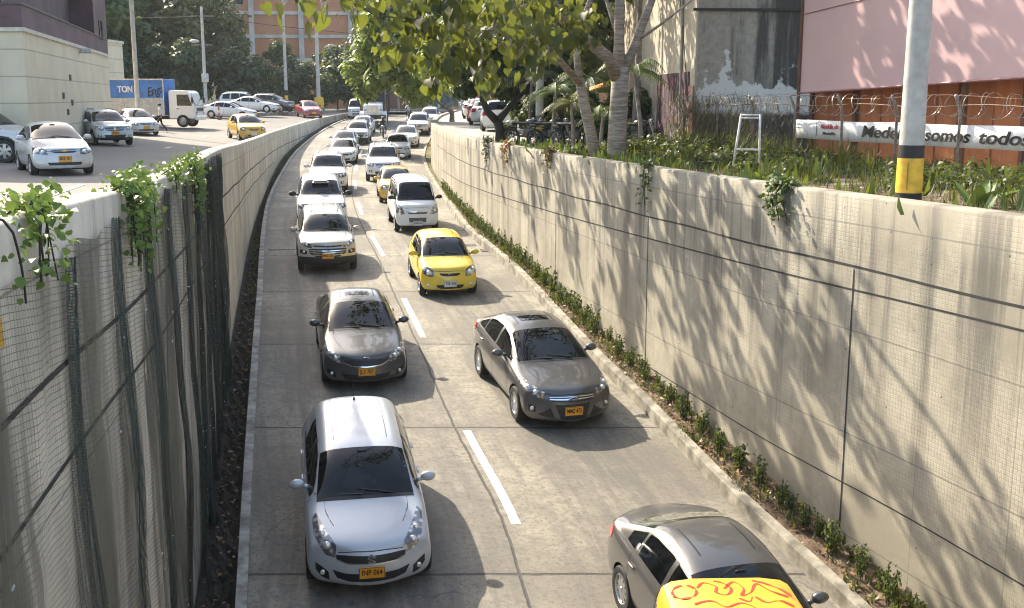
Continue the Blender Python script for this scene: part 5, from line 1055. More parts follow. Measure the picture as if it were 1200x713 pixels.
p = fr * 14 + nrm * .3; m = MB(); m.box((p.x, p.y, 4.3), (.5, .3, .22), rz=.3, bev=.05); m.tube([(p.x, p.y, 4.3), (p.x - nrm.x * .3, p.y - nrm.y * .3, 4.2)], .04, 6); m.build('floodlight', mat('lamp_grey', (.45, .45, .44), .5), cb)
g2 = empty('annex_building', (-31.2, 80, 5), label='small cream block behind the cream clad building', cat='building')
m = MB(); m.box((0, 0, 2.4), (5.2, 7, 7)); m.build('wall', CREAM, g2); m = MB(); m.box((0, 0, 5.98), (5.4, 7.2, .2)); m.build('coping', mat('cornice_cream', (.6, .56, .47), .7), g2)
# brick apartment block
t = NT('brick_red'); v = t.coord(); bk = t.n('TexBrick'); t.l(t.vscale(v, (1, 1, 1)), bk.inputs[0]); nz = t.noise(v, .25, 6); c = t.mix(t.ramp(nz, .3, .7), (.42, .175, .095, 1), (.50, .24, .14, 1)); t.fin(c, .9); BRICK = t.m
BANDC = mat('band_concrete', (.55, .52, .46), .85, scale=.5)
bb = empty('brick_building', (-34.5, 150, 6), (0, 0, R(6)), 'red brick apartment block with pale floor bands behind the trees', 'building')
m = MB(); m.box((7, 5, 12), (19, 10, 26)); m.build('wall', BRICK, bb)
for z in range(3, 25, 3): m = MB(); m.box((7, -.05, z), (19.2, .3, .42)); m.build('floor_band', BANDC, bb)
for x in (0.3, 6.7, 13.2): m = MB(); m.box((x, -.12, 12), (.65, .4, 26)); m.build('pillar', BANDC, bb)
for z in range(1, 24, 3):
    for x in (-1.4, 14.6): m = MB(); m.box((x, -.02, z + .7), (1.4, .12, 1.3)); f = m.build('window', GLASS, bb); m = MB(); m.box((x, -.09, z - .02), (1.6, .16, .1)); m.build('sill', BANDC, f)
wg = MB(); wg.box((20, 6, 9), (7, 7, 20)); w2 = wg.build('side_wing', mat('brick_dim', (.25, .13, .10), .9, scale=.3), bb)
gb = empty('office_building', (-62, 240, 6), label='grey office block far behind the left trees', cat='building')
m = MB(); m.box((0, 0, 15), (14, 12, 36)); m.build('wall', mat('grey_render', (.33, .34, .35), .8, scale=.2), gb)
for z in range(4, 33, 4): m = MB(); m.box((0, -6.03, z), (12.4, .12, 1.5)); m.build('window_band', GLASS2, gb)
# ---------------------------------------------------------------- derelict building, right
t = NT('stained_plaster'); v = t.coord(); s = t.n('SeparateXYZ'); t.l(v, s.inputs[0]); n1 = t.noise(v, 1.3, 8, .7); n2 = t.noise(t.vscale(v, (2.5, 2.5, .12)), 1, 6, .7); n3 = t.noise(v, 14, 4, .7)
c = t.mix(t.ramp(n1, .35, .7), (.50, .45, .36, 1), (.40, .35, .27, 1)); c = t.mix(t.math('MULTIPLY', t.ramp(n3, .5, .75), .35), c, (.28, .25, .2, 1)); low = t.ramp(t.math('ADD', s.outputs[2], t.math('MULTIPLY', n2, 3.2)), 4.6, 2.2)
c = t.mix(t.math('MULTIPLY', low, .75), c, (.12, .12, .12, 1)); t.fin(c, .9); t.bump(n3, .3, .02); PLASTER = t.m
t = NT('grimy_concrete'); v = t.coord(); s = t.n('SeparateXYZ'); t.l(v, s.inputs[0]); n1 = t.noise(v, 1.1, 8, .75); n2 = t.noise(v, 5, 8, .8); n3 = t.noise(t.vscale(v, (1.5, 1.5, .15)), 1.2, 6, .7)
zz_ = s.outputs[2]; n1b = t.noise(v, .75, 5, .65); c = t.mix(t.ramp(n2, .3, .75), (.38, .335, .27, 1), (.22, .195, .16, 1)); pw_ = t.math('MULTIPLY', t.ramp(t.math('ADD', zz_, t.math('MULTIPLY', n2, .5)), 1.35, 1.5), t.ramp(t.math('SUBTRACT', zz_, t.math('ADD', t.math('MULTIPLY', n1b, 5.2), t.math('MULTIPLY', n2, .7))), -.55, -.75)); pw_ = t.math('MULTIPLY', pw_, t.ramp(n2, .66, .56)); c = t.mix(t.ramp(zz_, 1.6, .9), c, (.10, .085, .07, 1)); c = t.mix(t.math('MULTIPLY', t.ramp(t.math('ADD', n3, t.math('MULTIPLY', t.ramp(s.outputs[0], 1.4, 2.6), .25)), .52, .72), .85), c, (.03, .028, .026, 1)); t.fin(c, .95); t.set(t.b.inputs['Base Color'], t.mix(pw_, c, (.62, .59, .54, 1))); t.bump(n2, .6, .03); GRIM = t.m
t = NT('peeling_white'); v = t.coord(); n1 = t.noise(v, 1.5, 8, .72); s = t.n('SeparateXYZ'); t.l(v, s.inputs[0])
c = t.mix(t.ramp(t.math('ADD', n1, t.math('MULTIPLY', s.outputs[2], -.14)), .20, .235), (.60, .57, .52, 1), (.16, .14, .115, 1)); t.fin(c, .9); t.bump(n1, .5, .02); PEEL = t.m
t = NT('graffiti_wall'); v = t.coord(); s = t.n('SeparateXYZ'); t.l(v, s.inputs[0]); n2 = t.noise(t.vscale(v, (3.5, 3.5, .45)), 1.6, 6, .8); n3 = t.noise(t.vscale(v, (4, 4, .8)), 2.2, 3, .6); n4 = t.noise(v, 1.3, 3)
c = t.mix(t.ramp(n2, .42, .58), (.012, .009, .015, 1), (.075, .025, .045, 1)); c = t.mix(t.ramp(n3, .64, .68), c, (.42, .13, .12, 1)); c = t.mix(t.ramp(n3, .37, .34), c, (.33, .31, .33, 1)); t.fin(c, .8); GRAF = t.m
t = NT('graffiti_pink'); v = t.coord(); n3 = t.noise(v, 2.2, 4, .65); c = t.mix(t.ramp(n3, .48, .56), (.42, .20, .17, 1), (.27, .22, .19, 1)); c = t.mix(t.ramp(t.noise(v, 3, 2), .62, .66), c, (.03, .03, .03, 1)); t.fin(c, .85); GRAP = t.m
db = empty('derelict_building', (5.25, 32.2, 5.4), (0, 0, R(4)), 'derelict grey building with stained plaster and graffiti behind the trees', 'building')
m = MB(); m.box((6, 6.0, 6), (12, 12, 13)); m.build('wall', GRIM, db)
m = MB(); m.box((-.03, 6, 6), (.06, 12.06, 13)); m.build('plaster_wall', PLASTER, db)
m = MB(); m.box((-.08, 2.9, 1.0), (.03, 4.6, 2.7)); m.build('graffiti', GRAF, db)
m = MB(); m.box((-.085, .3, .9), (.025, .58, 2.1)); m.build('graffiti', GRAP, db)
m = MB(); m.box((1.8, -.03, 4.05), (3.9, .1, .07)); m.build('ledge', mat('ledge_dark', (.05, .045, .04), .9), db)
m = MB(); m.tube([(-.1, 1.6, -.3), (-.1, 1.6, 9)], .05, 8); m.build('drain_pipe', mat('pipe_grey', (.33, .30, .25), .7), db)
m = MB()
scr_ = random.Random(9)
for k in range(5):
    x0, z0 = .4 + k * .32, .35 + scr_.random() * .5; P = [(x0 + .12 * scr_.uniform(-1, 1), -.05, z0 + .28 * scr_.uniform(-1, 1)) for _ in range(5)]; m.tube(P, .022, 4)
m.build('graffiti', BLACK, db)
m = MB(); m.tube([(-.1, 3.4, 9), (-.1, 2.9, 6.2), (-.1, 1.4, 3.4), (-.1, .6, 1.5)], .014, 5); m.build('cable', BLACK, db)
# advertising hoarding and orange fence boards
bd = Vector((.336, -.942, 0)); B0 = Vector((7.75, 30.4, 0)); byaw = math.atan2(bd.y, bd.x); 
hb = empty('billboard', tuple(B0), (0, 0, byaw), 'big pale pink advertising hoarding above the fence on the right', 'billboard')
PINK = mat('faded_pink_sheet', (.60, .40, .39), .6, var=.04, scale=.6, col2=(.55, .37, .365))
m = MB(); z0, z1 = 7.13, 7.75; L_ = 17.5
m.add([(0, 0, z0), (L_, 0, z1), (L_, 0, 13.5), (0, 0, 13.5), (0, .12, z0), (L_, .12, z1), (L_, .12, 13.5), (0, .12, 13.5)], [(0, 1, 2, 3), (7, 6, 5, 4), (0, 4, 5, 1), (3, 2, 6, 7), (0, 3, 7, 4), (1, 5, 6, 2)]); m.build('panel', PINK, hb)
m = MB(); m.tube([(-.02, -.015, z0 + 2.05), (L_, -.015, z1 + 2.7)], .012, 5); m.tube([(0, -.02, z0), (L_, -.02, z1)], .03, 6); m.build('seam', mat('seam_pink', (.34, .17, .17), .6), hb)
m = MB(); m.tube([(-.03, -.02, 5.4), (-.03, -.02, 13.5)], .05, 6); m.tube([(6, .2, 5.4), (6, .2, 13)], .08, 6); m.tube([(13, .2, 5.4), (13, .2, 13)], .08, 6); m.build('support', mat('rust_steel', (.17, .085, .05), .8, .2, scale=5), hb)
m = MB(); m.prism([(3.15 + .26 * math.cos(a), 9.9 + .26 * math.sin(a)) for a in np.linspace(0, 6.28, 25)[:-1]], -.012, .0, Matrix(((1, 0, 0, 0), (0, 0, 1, 0), (0, 1, 0, 0), (0, 0, 0, 1)))); m.build('round_sticker', WHITEP, hb)
ow = empty('hoarding_fence', tuple(B0 + Vector((.5, .35, 0))), (0, 0, byaw), 'orange painted board fence under the pink hoarding', 'fence')
ORG = NT('orange_boards'); _n = ORG.noise(ORG.vscale(ORG.coord(), (3, 3, .3)), 1, 6, .7); _n2 = ORG.noise(ORG.coord(), 1.2, 3); _c = ORG.mix(ORG.ramp(_n, .3, .7), (.44, .155, .055, 1), (.32, .10, .035, 1)); ORG.fin(_c, .75); ORG = ORG.m
m = MB(); x = 0; k = 0
while x < 17:
    wd = .95 + .12 * math.sin(k * 2.1); m.box((x + wd / 2, .02 * (k % 2), 6.5), (wd - .03, .05, 2.3)); x += wd; k += 1
m.build('boards', ORG, ow)
m = MB(); 
for x in np.arange(.02, 17, 1.9): m.box((x, -.09, 6.45), (.11, .09, 2.2))
m.build('battens', mat('batten_dark', (.12, .045, .022), .8), ow)
# chain-link fence, razor wire, banner
F0 = Vector((4.9, 33.0, 0)); F1 = Vector((11.6, 15.4, 0)); FL = (F1 - F0).length; fd_ = (F1 - F0) / FL; fyaw = math.atan2(fd_.y, fd_.x)
cf = empty('chain_link_fence', (F0.x, F0.y, 5.4), (0, 0, fyaw), 'rusty chain-link fence with bent posts in the weeds', 'fence')
m = MB(); c = .075; H_ = 1.2; wdt = .0022
for i in range(int((FL + H_) / c) + 1):
    for sg_ in (1, -1):
        x0 = i * c - (H_ if sg_ > 0 else 0); x1 = x0 + sg_ * H_ if sg_ > 0 else x0 - H_; z0, z1 = .1, .1 + H_
        a, b = (x0, z0), (x1, z1)
        if max(a[0], b[0]) > FL or min(a[0], b[0]) < 0: continue
        q = wdt * .7; m.add([(a[0] - q, .002 * sg_, a[1]), (a[0] + q, .002 * sg_, a[1]), (b[0] + q, .002 * sg_, b[1]), (b[0] - q, .002 * sg_, b[1])], [(0, 1, 2, 3)])
m.build('wire_mesh', mat('fence_wire', (.13, .11, .09), .55, .5), cf)
for x in np.linspace(.3, FL - .2, 11):
    m = MB(); j = .05 * math.sin(x * 3); m.tube([(x, 0, -.2), (x + j, 0, 1.3), (x + j + .03, -.1, 1.5), (x + j + .05, -.2, 1.66)], .032, 7); m.build('post', mat('post_steel', (.34, .31, .27), .6, .3, scale=8, var=.2), cf, smooth=True)
m = MB(); m.tube([(x, 0, 1.44 + .03 * math.sin(x * 1.7)) for x in np.linspace(0, FL, 40)], .012, 5); m.tube([(x, -.1, 1.62 + .04 * math.sin(x * 1.3)) for x in np.linspace(0, FL, 40)], .006, 4); m.build('top_wire', mat('rust_wire', (.2, .13, .09), .7, .4), cf)
m = MB(); P = []
for i in range(1400):
    a = i * .28; x = .2 + i * (FL - .4) / 1400; rr = .27 + .03 * math.sin(x * 2.7); P.append((x + .12 * math.sin(a * .5 + x), -.14 + rr * .8 * math.cos(a), 1.45 + rr * .85 * math.sin(a)))
m.tube(P, .0065, 4); o = m.build('razor_wire', mat('wire_bright', (.34, .31, .27), .4, .7)); o.location = cf.location; o.rotation_euler = cf.rotation_euler; tag(o, 'coil of razor wire running along the top of the chain-link fence', 'razor wire')
bn = empty('banner', tuple(Vector((7.1, 28, 0)) + Vector((-.05, -.03, 0))), (0, 0, byaw), 'long white banner with black lettering tied to the fence', 'banner')
m = MB(); xs = np.linspace(0, 11, 45); m.grid([[(x, .012 * math.sin(x * 5), zc_ + .006 * math.sin(x * 2)) for zc_ in (6.02, 6.24, 6.47)] for x in xs]); o = m.build('cloth', mat('banner_white', (.8, .8, .8), .6, var=.04), bn, smooth=True); so_ = o.modifiers.new('s', 'SOLIDIFY'); so_.thickness = .004
Mb = lambda x, z, y=-.03: Matrix.Translation((x, y, z)) @ Matrix.Rotation(R(90), 4, 'X')
text('Medellín', .36, BLACK, 'banner_lettering', bn, Mb(2.66 + .93, 6.245), .004, .007, .22, 1.86); text('somos', .36, BLACK, 'banner_lettering', bn, Mb(5.42, 6.235), .004, .007, .22, 1.34); text('todos', .36, BLACK, 'banner_lettering', bn, Mb(6.98, 6.235), .004, .007, .22, 1.32)
text('Alcaldía de', .15, mat('banner_red', (.5, .03, .04), .5), 'banner_logo', bn, Mb(1.45, 6.33), .003, .004, .2, .72); text('Medellín', .10, BLACK, 'banner_logo', bn, Mb(1.45, 6.17), .003, .002, .1, .5)
m = MB(); m.box((.95, -.03, 6.25), (.012, .01, .3)); m.build('rule', BLACK, bn)
wf = empty('metal_frame', (4.85, 23.0, 5.46), (0, 0, R(-20)), 'white painted metal frame standing in the weeds before the fence', 'frame')
for x0, x1 in ((-.32, -.16), (.24, .22)): m = MB(); m.tube([(x0, 0, -.1), (x1, 0, 1.22)], .026, 6); m.build('leg', WHITEP, wf, smooth=True)
for z in (1.2, 1.14, .5): m = MB(); m.tube([(-.18 - (.09 if z < 1 else 0), 0, z), (.23, 0, z)], .022, 6); m.build('rung', WHITEP, wf, smooth=True)
# far side street: facade, stalls
fb = empty('street_building', (6, 118, 5.6), (0, 0, R(-4)), 'low cream shop building with red shutters far down the side road', 'building')
m = MB(); m.box((2, 5, 3.5), (34, 10, 7)); m.build('wall', mat('cream_far', (.52, .46, .38), .85, scale=.3), fb)
for i in range(8): m = MB(); m.box((-13 + i * 4, -.04, 1.6), (2.6, .14, 2.6)); m.build('shutter', mat('shutter_red', (.3, .10, .08), .6) if i % 3 else GLASS2, fb)
for i, (x, y, mt_, lb) in enumerate(((2.9, 52, mat('tarp_yellow', (.68, .58, .10), .6), 'street stall with yellow awning beyond the palms'), (5.4, 55, mat('tarp_green', (.08, .32, .2), .6), 'street stall with green awning behind the pale trunks'), (4.3, 47, mat('tarp_orange', (.62, .28, .05), .6), 'small orange stall beside the banded pole'))):
    st = empty('market_stall', (x, y, zrg(x, y)), (0, 0, R(-20 + 15 * i)), lb, 'stall', 'street stalls under the trees')
    m = MB(); m.prism([(-1.3, 1.95), (0, 2.35), (1.3, 1.95), (1.3, 1.9), (0, 2.28), (-1.3, 1.9)], -1, 1, Matrix(((1, 0, 0, 0), (0, 0, 1, 0), (0, 1, 0, 0), (0, 0, 0, 1)))); m.build('awning', mt_, st)
    for sx in (-1.2, 1.2):
        for sy in (-.9, .9): m = MB(); m.tube([(sx, sy, 0), (sx, sy, 1.95)], .025, 5); m.build('leg', STEEL, st)
    m = MB(); m.box((0, -.5, .75), (2.2, .8, .06)); m.box((0, -.85, .4), (2.2, .04, .65)); m.build('counter', mt_, st); m = MB(); m.box((0, .95, 1.2), (2.3, .04, 1.3)); m.build('back_sheet', WHITEP, st)
# ---------------------------------------------------------------- vegetation
def rot_to(nrm, spin):
    """batched rotation matrices taking z to nrm, spun"""
    n = nrm / (np.linalg.norm(nrm, axis=1, keepdims=True) + 1e-9); a = np.where(np.abs(n[:, 2:3]) < .95, np.array([[0, 0, 1.]]), np.array([[1., 0, 0]]))
    x = np.cross(a, n); x /= np.linalg.norm(x, axis=1, keepdims=True); y = np.cross(n, x); c, s = np.cos(spin)[:, None], np.sin(spin)[:, None]
    return np.stack([x * c + y * s, -x * s + y * c, n], axis=2)
LEAF4 = (np.array([(0, 0, 0), (.32, .45, .1), (0, 1, -.12), (-.32, .45, .1)]), np.array([(0, 1, 2, 3)]))
LEAF6 = (np.array([(0, 0, 0), (.42, .18, .10), (.40, .55, .12), (0, 1.0, -.22), (-.40, .55, .12), (-.42, .18, .10), (0, .12, -.02), (0, .55, .0)]), np.array([(0, 1, 2, 7), (7, 2, 3, 3), (0, 7, 4, 5), (7, 3, 3, 4)]))
HEART = (np.array([(0, .08, 0), (.28, -.06, .06), (.50, .2, .10), (.40, .58, .08), (0, 1.05, -.16), (-.40, .58, .08), (-.50, .2, .10), (-.28, -.06, .06), (0, .5, .0)]), np.array([(0, 1, 2, 8), (8, 2, 3, 4), (0, 8, 6, 7), (8, 4, 5, 6)]))
BLADE = (np.array([(-.045, 0, 0), (.045, 0, 0), (.035, .5, .06), (-.035, .5, .06), (.006, 1, -.1), (-.006, 1, -.1)]), np.array([(0, 1, 2, 3), (3, 2, 4, 5)]))
def leaves(name, pos, nrm, size, mt, shape=LEAF4, parent=None, spin=None):
    pos = np.asarray(pos, float); N = len(pos); tv, tf = shape; spin = nrs.rand(N) * 6.283 if spin is None else spin
    Rm = rot_to(np.asarray(nrm, float), spin); sz = np.asarray(size).reshape(-1, 1, 1) if hasattr(size, '__len__') else size
    V = np.einsum('nij,kj->nki', Rm, tv) * sz + pos[:, None, :]
    F = (tf[None] + (np.arange(N) * len(tv))[:, None, None]).reshape(-1, tf.shape[1])
    return fast_mesh(name, V.reshape(-1, 3), F, mt, parent)
HEARTF = HEART
LEAF6 = (LEAF6[0], np.array([(0, 1, 2, 7), (0, 7, 4, 5), (7, 2, 3, 4)]))
def blob(c, r, n):
    d = nrs.randn(n, 3); d /= np.linalg.norm(d, axis=1, keepdims=True); k = nrs.rand(n, 1) ** .45; return np.asarray(c) + d * k * np.asarray(r), d
BARK = mat('grey_bark', (.24, .21, .17), .9, scale=5, bump=.5, var=.2, col2=(.13, .11, .09)); BARK2 = mat('dark_bark', (.035, .03, .025), .9, scale=6, bump=.5)
def limbs(mb, pts, r0, r1, n=9): mb.tube(pts, [lerp(r0, r1, (i / (len(pts) - 1)) ** .8) for i in range(len(pts))], n)
def tree(name, h, rad, z0, n, lsize, lm, label=None, cat='tree', group=None, clusters=26, bark=BARK2, seed=1, tr=.2, shape=LEAF4, sq=.85, lean=(0, 0)):
    global nrs
    nrs = np.random.RandomState(seed); r = empty(name, label=label, cat=cat, group=group); m = MB(); q = random.Random(seed)
    top = Vector((q.uniform(-.3, .3), q.uniform(-.3, .3), lerp(z0, h, .55))); top += Vector((lean[0] * .6, lean[1] * .6, 0)); limbs(m, [(0, 0, -.4), (q.uniform(-.1, .1), 0, z0 * .5), (top.x * .4, top.y * .4, z0), top], tr, tr * .35)
    C = []
    for k in range(clusters):
        a = k * 2.399 + q.random(); u = (k + .5) / clusters; zz = lerp(z0, h, .08 + .9 * u); rr = rad * math.sqrt(max(.05, 1 - ((zz - lerp(z0, h, .42)) / ((h - z0) * .62)) ** 2)) * q.uniform(.45, 1.0)
        c = Vector((rr * math.cos(a) + lean[0], rr * math.sin(a) + lean[1], zz)); C.append(c)
        if k % 3 == 0: b = Vector((top.x * .5, top.y * .5, lerp(z0, top.z, q.random()))); limbs(m, [b, b.lerp(c, .5) + Vector((0, 0, .25)), c], tr * .35, tr * .08, 6)
    m.build('trunk', bark, r, smooth=True); P, D = [], []
    for c in C:
        s_ = rad * q.uniform(.22, .42); p, d = blob(c, (s_, s_, s_ * sq), n // clusters); P.append(p); d = d + np.array([0, 0, .55]); D.append(d)
    P = np.concatenate(P); D = np.concatenate(D) + nrs.randn(len(P), 3) * .35
    leaves('crown', P, D, lsize * nrs.uniform(.6, 1.3, len(P)), lm, shape, r); return r
LM1 = leafmat('dark_leaf', (.030, .060, .026), (.065, .105, .045), .28, (.045, .07, .045)); LM2 = leafmat('mid_leaf', (.055, .105, .032), (.105, .16, .052), .3, (.045, .085, .03)); LM3 = leafmat('olive_leaf', (.095, .115, .037), (.155, .16, .065), .3, (.05, .07, .03))
LM4 = leafmat('bright_leaf', (.13, .20, .035), (.26, .32, .08), .42, (.07, .13, .025)); LM5 = leafmat('big_leaf', (.018, .038, .010), (.12, .115, .022), .40, (.03, .052, .012), rough=.4); LM6 = leafmat('vine_leaf', (.08, .16, .03), (.16, .25, .05), .35)
# wooded edge behind the upper street
GT = 'trees lining the far side of the upper street'
protoT = [tree('broadleaf_tree', 13, 5.2, 2.0, 6500, .62, LM1, seed=3), tree('broadleaf_tree', 15, 5.0, 3, 6500, .6, LM2, seed=4, clusters=30), tree('broadleaf_tree', 10, 4.4, 1.2, 5500, .55, LM3, seed=6, clusters=22), tree('broadleaf_tree', 5, 3.2, .4, 3800, .45, LM1, seed=8, clusters=16)]
spots = [(0, -47, 118, 1.25, 'dark tall tree just right of the cream building roof'), (1, -41, 112, 1.1, 'mid green tall tree left of the utility pole'), (0, -38, 128, 1.45, 'tallest dark tree behind the utility pole'), (2, -33.5, 118, 1.15, 'olive tree just right of the utility pole'), (0, -37, 124, 1.0, 'dark tree in front of the left end of the brick building'), (2, -29, 117, .72, 'olive rounded tree left of the street lamp'), (1, -25.0, 122, .46, 'green tree standing behind the street lamp shaft'), (3, -26.5, 113, 1.1, 'low dark tree behind the parked cars'), (3, -33, 110, 1.2, 'low dark tree behind the yellow barrier'), (0, -19.5, 126, .52, 'dark tree right of the bare pale pole'), (3, -17.0, 121, 1.25, 'low dark bushy tree at the street bend'), (0, -15.2, 132, .78, 'dark tree behind the big truck cab'), (1, -56, 128, 1.5, 'tall green tree behind the annex building'), (2, -50, 105, .9, 'olive tree beside the annex building'), (3, -21.5, 118, 1.0, 'low dark bush between the two lamp poles'), (0, -64, 150, 1.8, 'very tall dark tree far behind the annex building'), (1, -46, 160, 1.9, 'tall green tree rising far behind the woods'), (3, -39.5, 106, 1.25, 'low dark tree left of the yellow barrier')]
for i, (k, x, y, s_, lb) in enumerate(spots):
    used = any(a[0] == k for a in spots[:i]); t = copy_tree(protoT[k]) if used else protoT[k]
    t.location = (x, y, float(zst(x, min(y, 140))) - .1); t.scale = (s_ * 1.05, s_ * 1.05, s_); t.rotation_euler = (0, 0, i * 1.7); tag(t, lb, 'tree', GT)
for i in range(34):
    t = copy_tree(protoT[(0, 1, 0, 2)[i % 4]]); x = -170 + i * 8.6 + 5 * math.sin(i * 3); y = 196 + 26 * (i % 3) + 6 * math.sin(i * 5)
    t.location = (x, y, float(np.interp(y, [190, 260], [5, 24]))); s_ = 1.3 + .4 * math.sin(i * 2.3) ** 2; t.scale = (s_ * 1.3, s_ * 1.3, s_); t.rotation_euler = (0, 0, i); tag(t, 'tree of the wooded hillside far beyond the street', 'tree', 'trees on the distant hillside')
# bright tree hanging over the far end of the underpass
bt = tree('shade_tree', 7.8, 3.2, 1.35, 11000, .42, LM4, 'bright green rounded tree overhanging the far traffic', clusters=34, seed=12, bark=BARK, tr=.22, shape=LEAF4, lean=(-3.5, 0))
bt.location = (-4.0, 74.5, 5.4); bt.scale = (1, 1, 1)
bt2 = tree('shade_tree', 9.5, 4.0, 2.2, 7000, .42, LM4, 'green tree right of the bright rounded tree, behind the drooping big leaves', clusters=30, seed=14, bark=BARK); bt2.location = (-1.4, 66, 5.4)
dt = tree('shade_tree', 8.5, 4.3, 2.7, 9000, .36, LM1, 'dense dark tree behind the palms', clusters=32, seed=16); dt.location = (2.6, 45, 5.4)
dt2 = tree('shade_tree', 11, 4.5, 3.4, 8000, .42, LM2, 'tall mid green tree behind the pale trunks', clusters=30, seed=17); dt2.location = (4.5, 58, 5.4)
dt3 = tree('shade_tree', 10, 4.2, 2.6, 7000, .42, LM1, 'dark tree beside the far end of the concrete ramp', clusters=28, seed=18); dt3.location = (2.0, 80, 5.5)
dt4 = tree('shade_tree', 6.2, 2.6, .7, 6000, .34, LM1, 'low dark leafy tree between the ringed trunk and the plaster wall', clusters=22, seed=19); dt4.location = (5.3, 50.5, 5.4)
# dark forked tree on the wall
fk = empty('forked_tree', (-.45, 41.0, 5.35), label='dark tree with a low forked trunk on top of the wall', cat='tree'); m = MB()
limbs(m, [(0, 0, -.2), (.02, 0, .4), (-.08, 0, .85)], .2, .17); limbs(m, [(-.08, 0, .8), (-.42, -.1, 1.15), (-.62, -.1, 1.6), (-.55, 0, 2.1), (-.75, .1, 2.7), (-.7, .2, 3.4)], .16, .07); limbs(m, [(-.08, 0, .8), (.25, 0, 1.2), (.6, .1, 1.6), (1.0, .1, 1.95), (1.3, .2, 2.5)], .15, .06); limbs(m, [(-.58, -.1, 1.9), (-.2, 0, 2.3), (.1, .1, 2.9)], .09, .04, 7); limbs(m, [(.6, .1, 1.6), (.5, .2, 2.2), (.7, .3, 3)], .08, .03, 7); m.build('trunk', BARK2, fk, smooth=True)
P = []; D = []
for c, r_s in (((-1.1, 0, 2.7), .75), ((-1.3, .6, 2.0), .6), ((.2, .9, 1.9), .55), ((1.6, .7, 1.9), .65), ((2.6, .5, 2.2), .6), ((-.3, .2, 2.75), .8), ((.6, 0, 2.6), .75), ((1.4, .2, 2.7), .75), ((2.1, .3, 2.9), .7), ((-.8, .3, 3.5), .9), ((.3, .2, 3.6), .9), ((1.4, .3, 3.5), .9), ((-1.6, .2, 3.3), .6), ((2.4, .2, 3.5), .7)):
    p, d = blob(c, (r_s, r_s, r_s * .62), 800); P.append(p); D.append(d + [0, 0, .5])
P = np.concatenate(P); D = np.concatenate(D); leaves('crown', P, D + nrs.randn(len(P), 3) * .4, .2 * nrs.uniform(.6, 1.3, len(P)), LM1, LEAF4, fk)
# pale twin trunks and the big-leaved crown reaching over the trench
bl = empty('big_leaf_tree', (2.62, 28, 5.45), label='pale ringed tree trunk with big heart-shaped leaves over the trench', cat='tree'); O = Vector((2.62, 28, 5.45)); m = MB()
W_ = lambda *pts: [Vector(p) - O for p in pts]
limbs(m, W_((2.60, 28, 5.2), (2.62, 28, 6.0), (2.66, 28, 6.9), (2.68, 28, 7.75)), .25, .215, 14)
limbs(m, W_((2.66, 28, 7.5), (2.62, 27.9, 8.4), (2.60, 27.7, 9.6), (2.4, 27.4, 11.2)), .16, .09, 11)
limbs(m, W_((2.62, 28, 7.45), (2.35, 27.6, 7.95), (1.75, 26.8, 8.35), (1.15, 25.8, 8.75), (.72, 25.0, 9.3), (.5, 24.2, 10.2), (0, 23, 11)), .17, .08, 11)
limbs(m, W_((2.72, 28, 7.55), (3.0, 28, 8.25), (3.35, 27.9, 9.2), (3.8, 27.6, 10.6)), .145, .08, 10)
limbs(m, W_((3.02, 28, 8.35), (3.6, 27.6, 8.75), (4.3, 27.2, 9.3)), .045, .02, 6)
limbs(m, W_((2.6, 28.0, 8.5), (2.45, 28.2, 9.0), (2.2, 28.4, 9.8)), .07, .04, 8)
limbs(m, W_((1.4, 26.1, 8.6), (.6, 24, 9.0), (-.6, 21.6, 9.15), (-1.6, 19.6, 8.9), (-2.3, 18, 8.6)), .06, .018, 7)
limbs(m, W_((.5, 24.2, 10.2), (-1, 21, 10.4), (-2.4, 18.5, 9.6), (-3.0, 16.5, 9.0)), .06, .018, 7)
limbs(m, W_((2.4, 27.4, 11.2), (1.5, 30, 11.2), (-.5, 35, 11.0)), .08, .03, 7)
limbs(m, W_((3.35, 27.9, 9.2), (4.0, 28.5, 11), (4.6, 30, 12.6), (5.2, 29, 13.4)), .09, .03, 7); limbs(m, W_((4.0, 28.5, 11), (5.0, 26, 12.2), (6.4, 24, 12.8)), .06, .02, 6); limbs(m, W_((4.6, 30, 12.6), (3.9, 33, 13), (3.2, 35, 13.2)), .05, .02, 6)
m.build('trunk', NT('ringed_bark').m, bl, smooth=True)
t = NT('pale_ringed_bark'); v = t.coord(); n1 = t.noise(t.vscale(v, (3, 3, 26)), 1.0, 5, .65); n2 = t.noise(v, 3, 5); c = t.mix(t.ramp(n1, .38, .62), (.17, .14, .11, 1), (.36, .31, .255, 1)); c = t.mix(t.math('MULTIPLY', t.ramp(n2, .45, .7), .5), c, (.2, .17, .13, 1)); t.fin(c, .85); t.bump(n1, .5, .02)
bl.children[0].data.materials[0] = t.m; PALEBARK = t.m
tw = empty('slender_tree', (2.05, 28.9, 5.45), label='slender leaning pale trunk left of the ringed trunk', cat='tree'); O2 = Vector((2.05, 28.9, 5.45)); m = MB(); W2 = lambda *pts: [Vector(p) - O2 for p in pts]
limbs(m, W2((2.2, 28.6, 5.2), (2.02, 28.7, 6.1), (1.82, 28.6, 6.9), (1.70, 28.4, 7.45)), .165, .12, 12)
limbs(m, W2((1.72, 28.45, 7.35), (1.1, 26.8, 7.9), (.55, 25, 8.22), (-.15, 22.6, 8.5), (-.75, 19.5, 8.72), (-1.5, 17.8, 8.55), (-2.0, 16.6, 8.2)), .09, .02, 9)
limbs(m, W2((1.70, 28.4, 7.4), (1.62, 28.5, 8.1), (1.72, 28.6, 8.7), (1.95, 28.6, 9.4), (1.8, 28.5, 10.4)), .10, .06, 9)
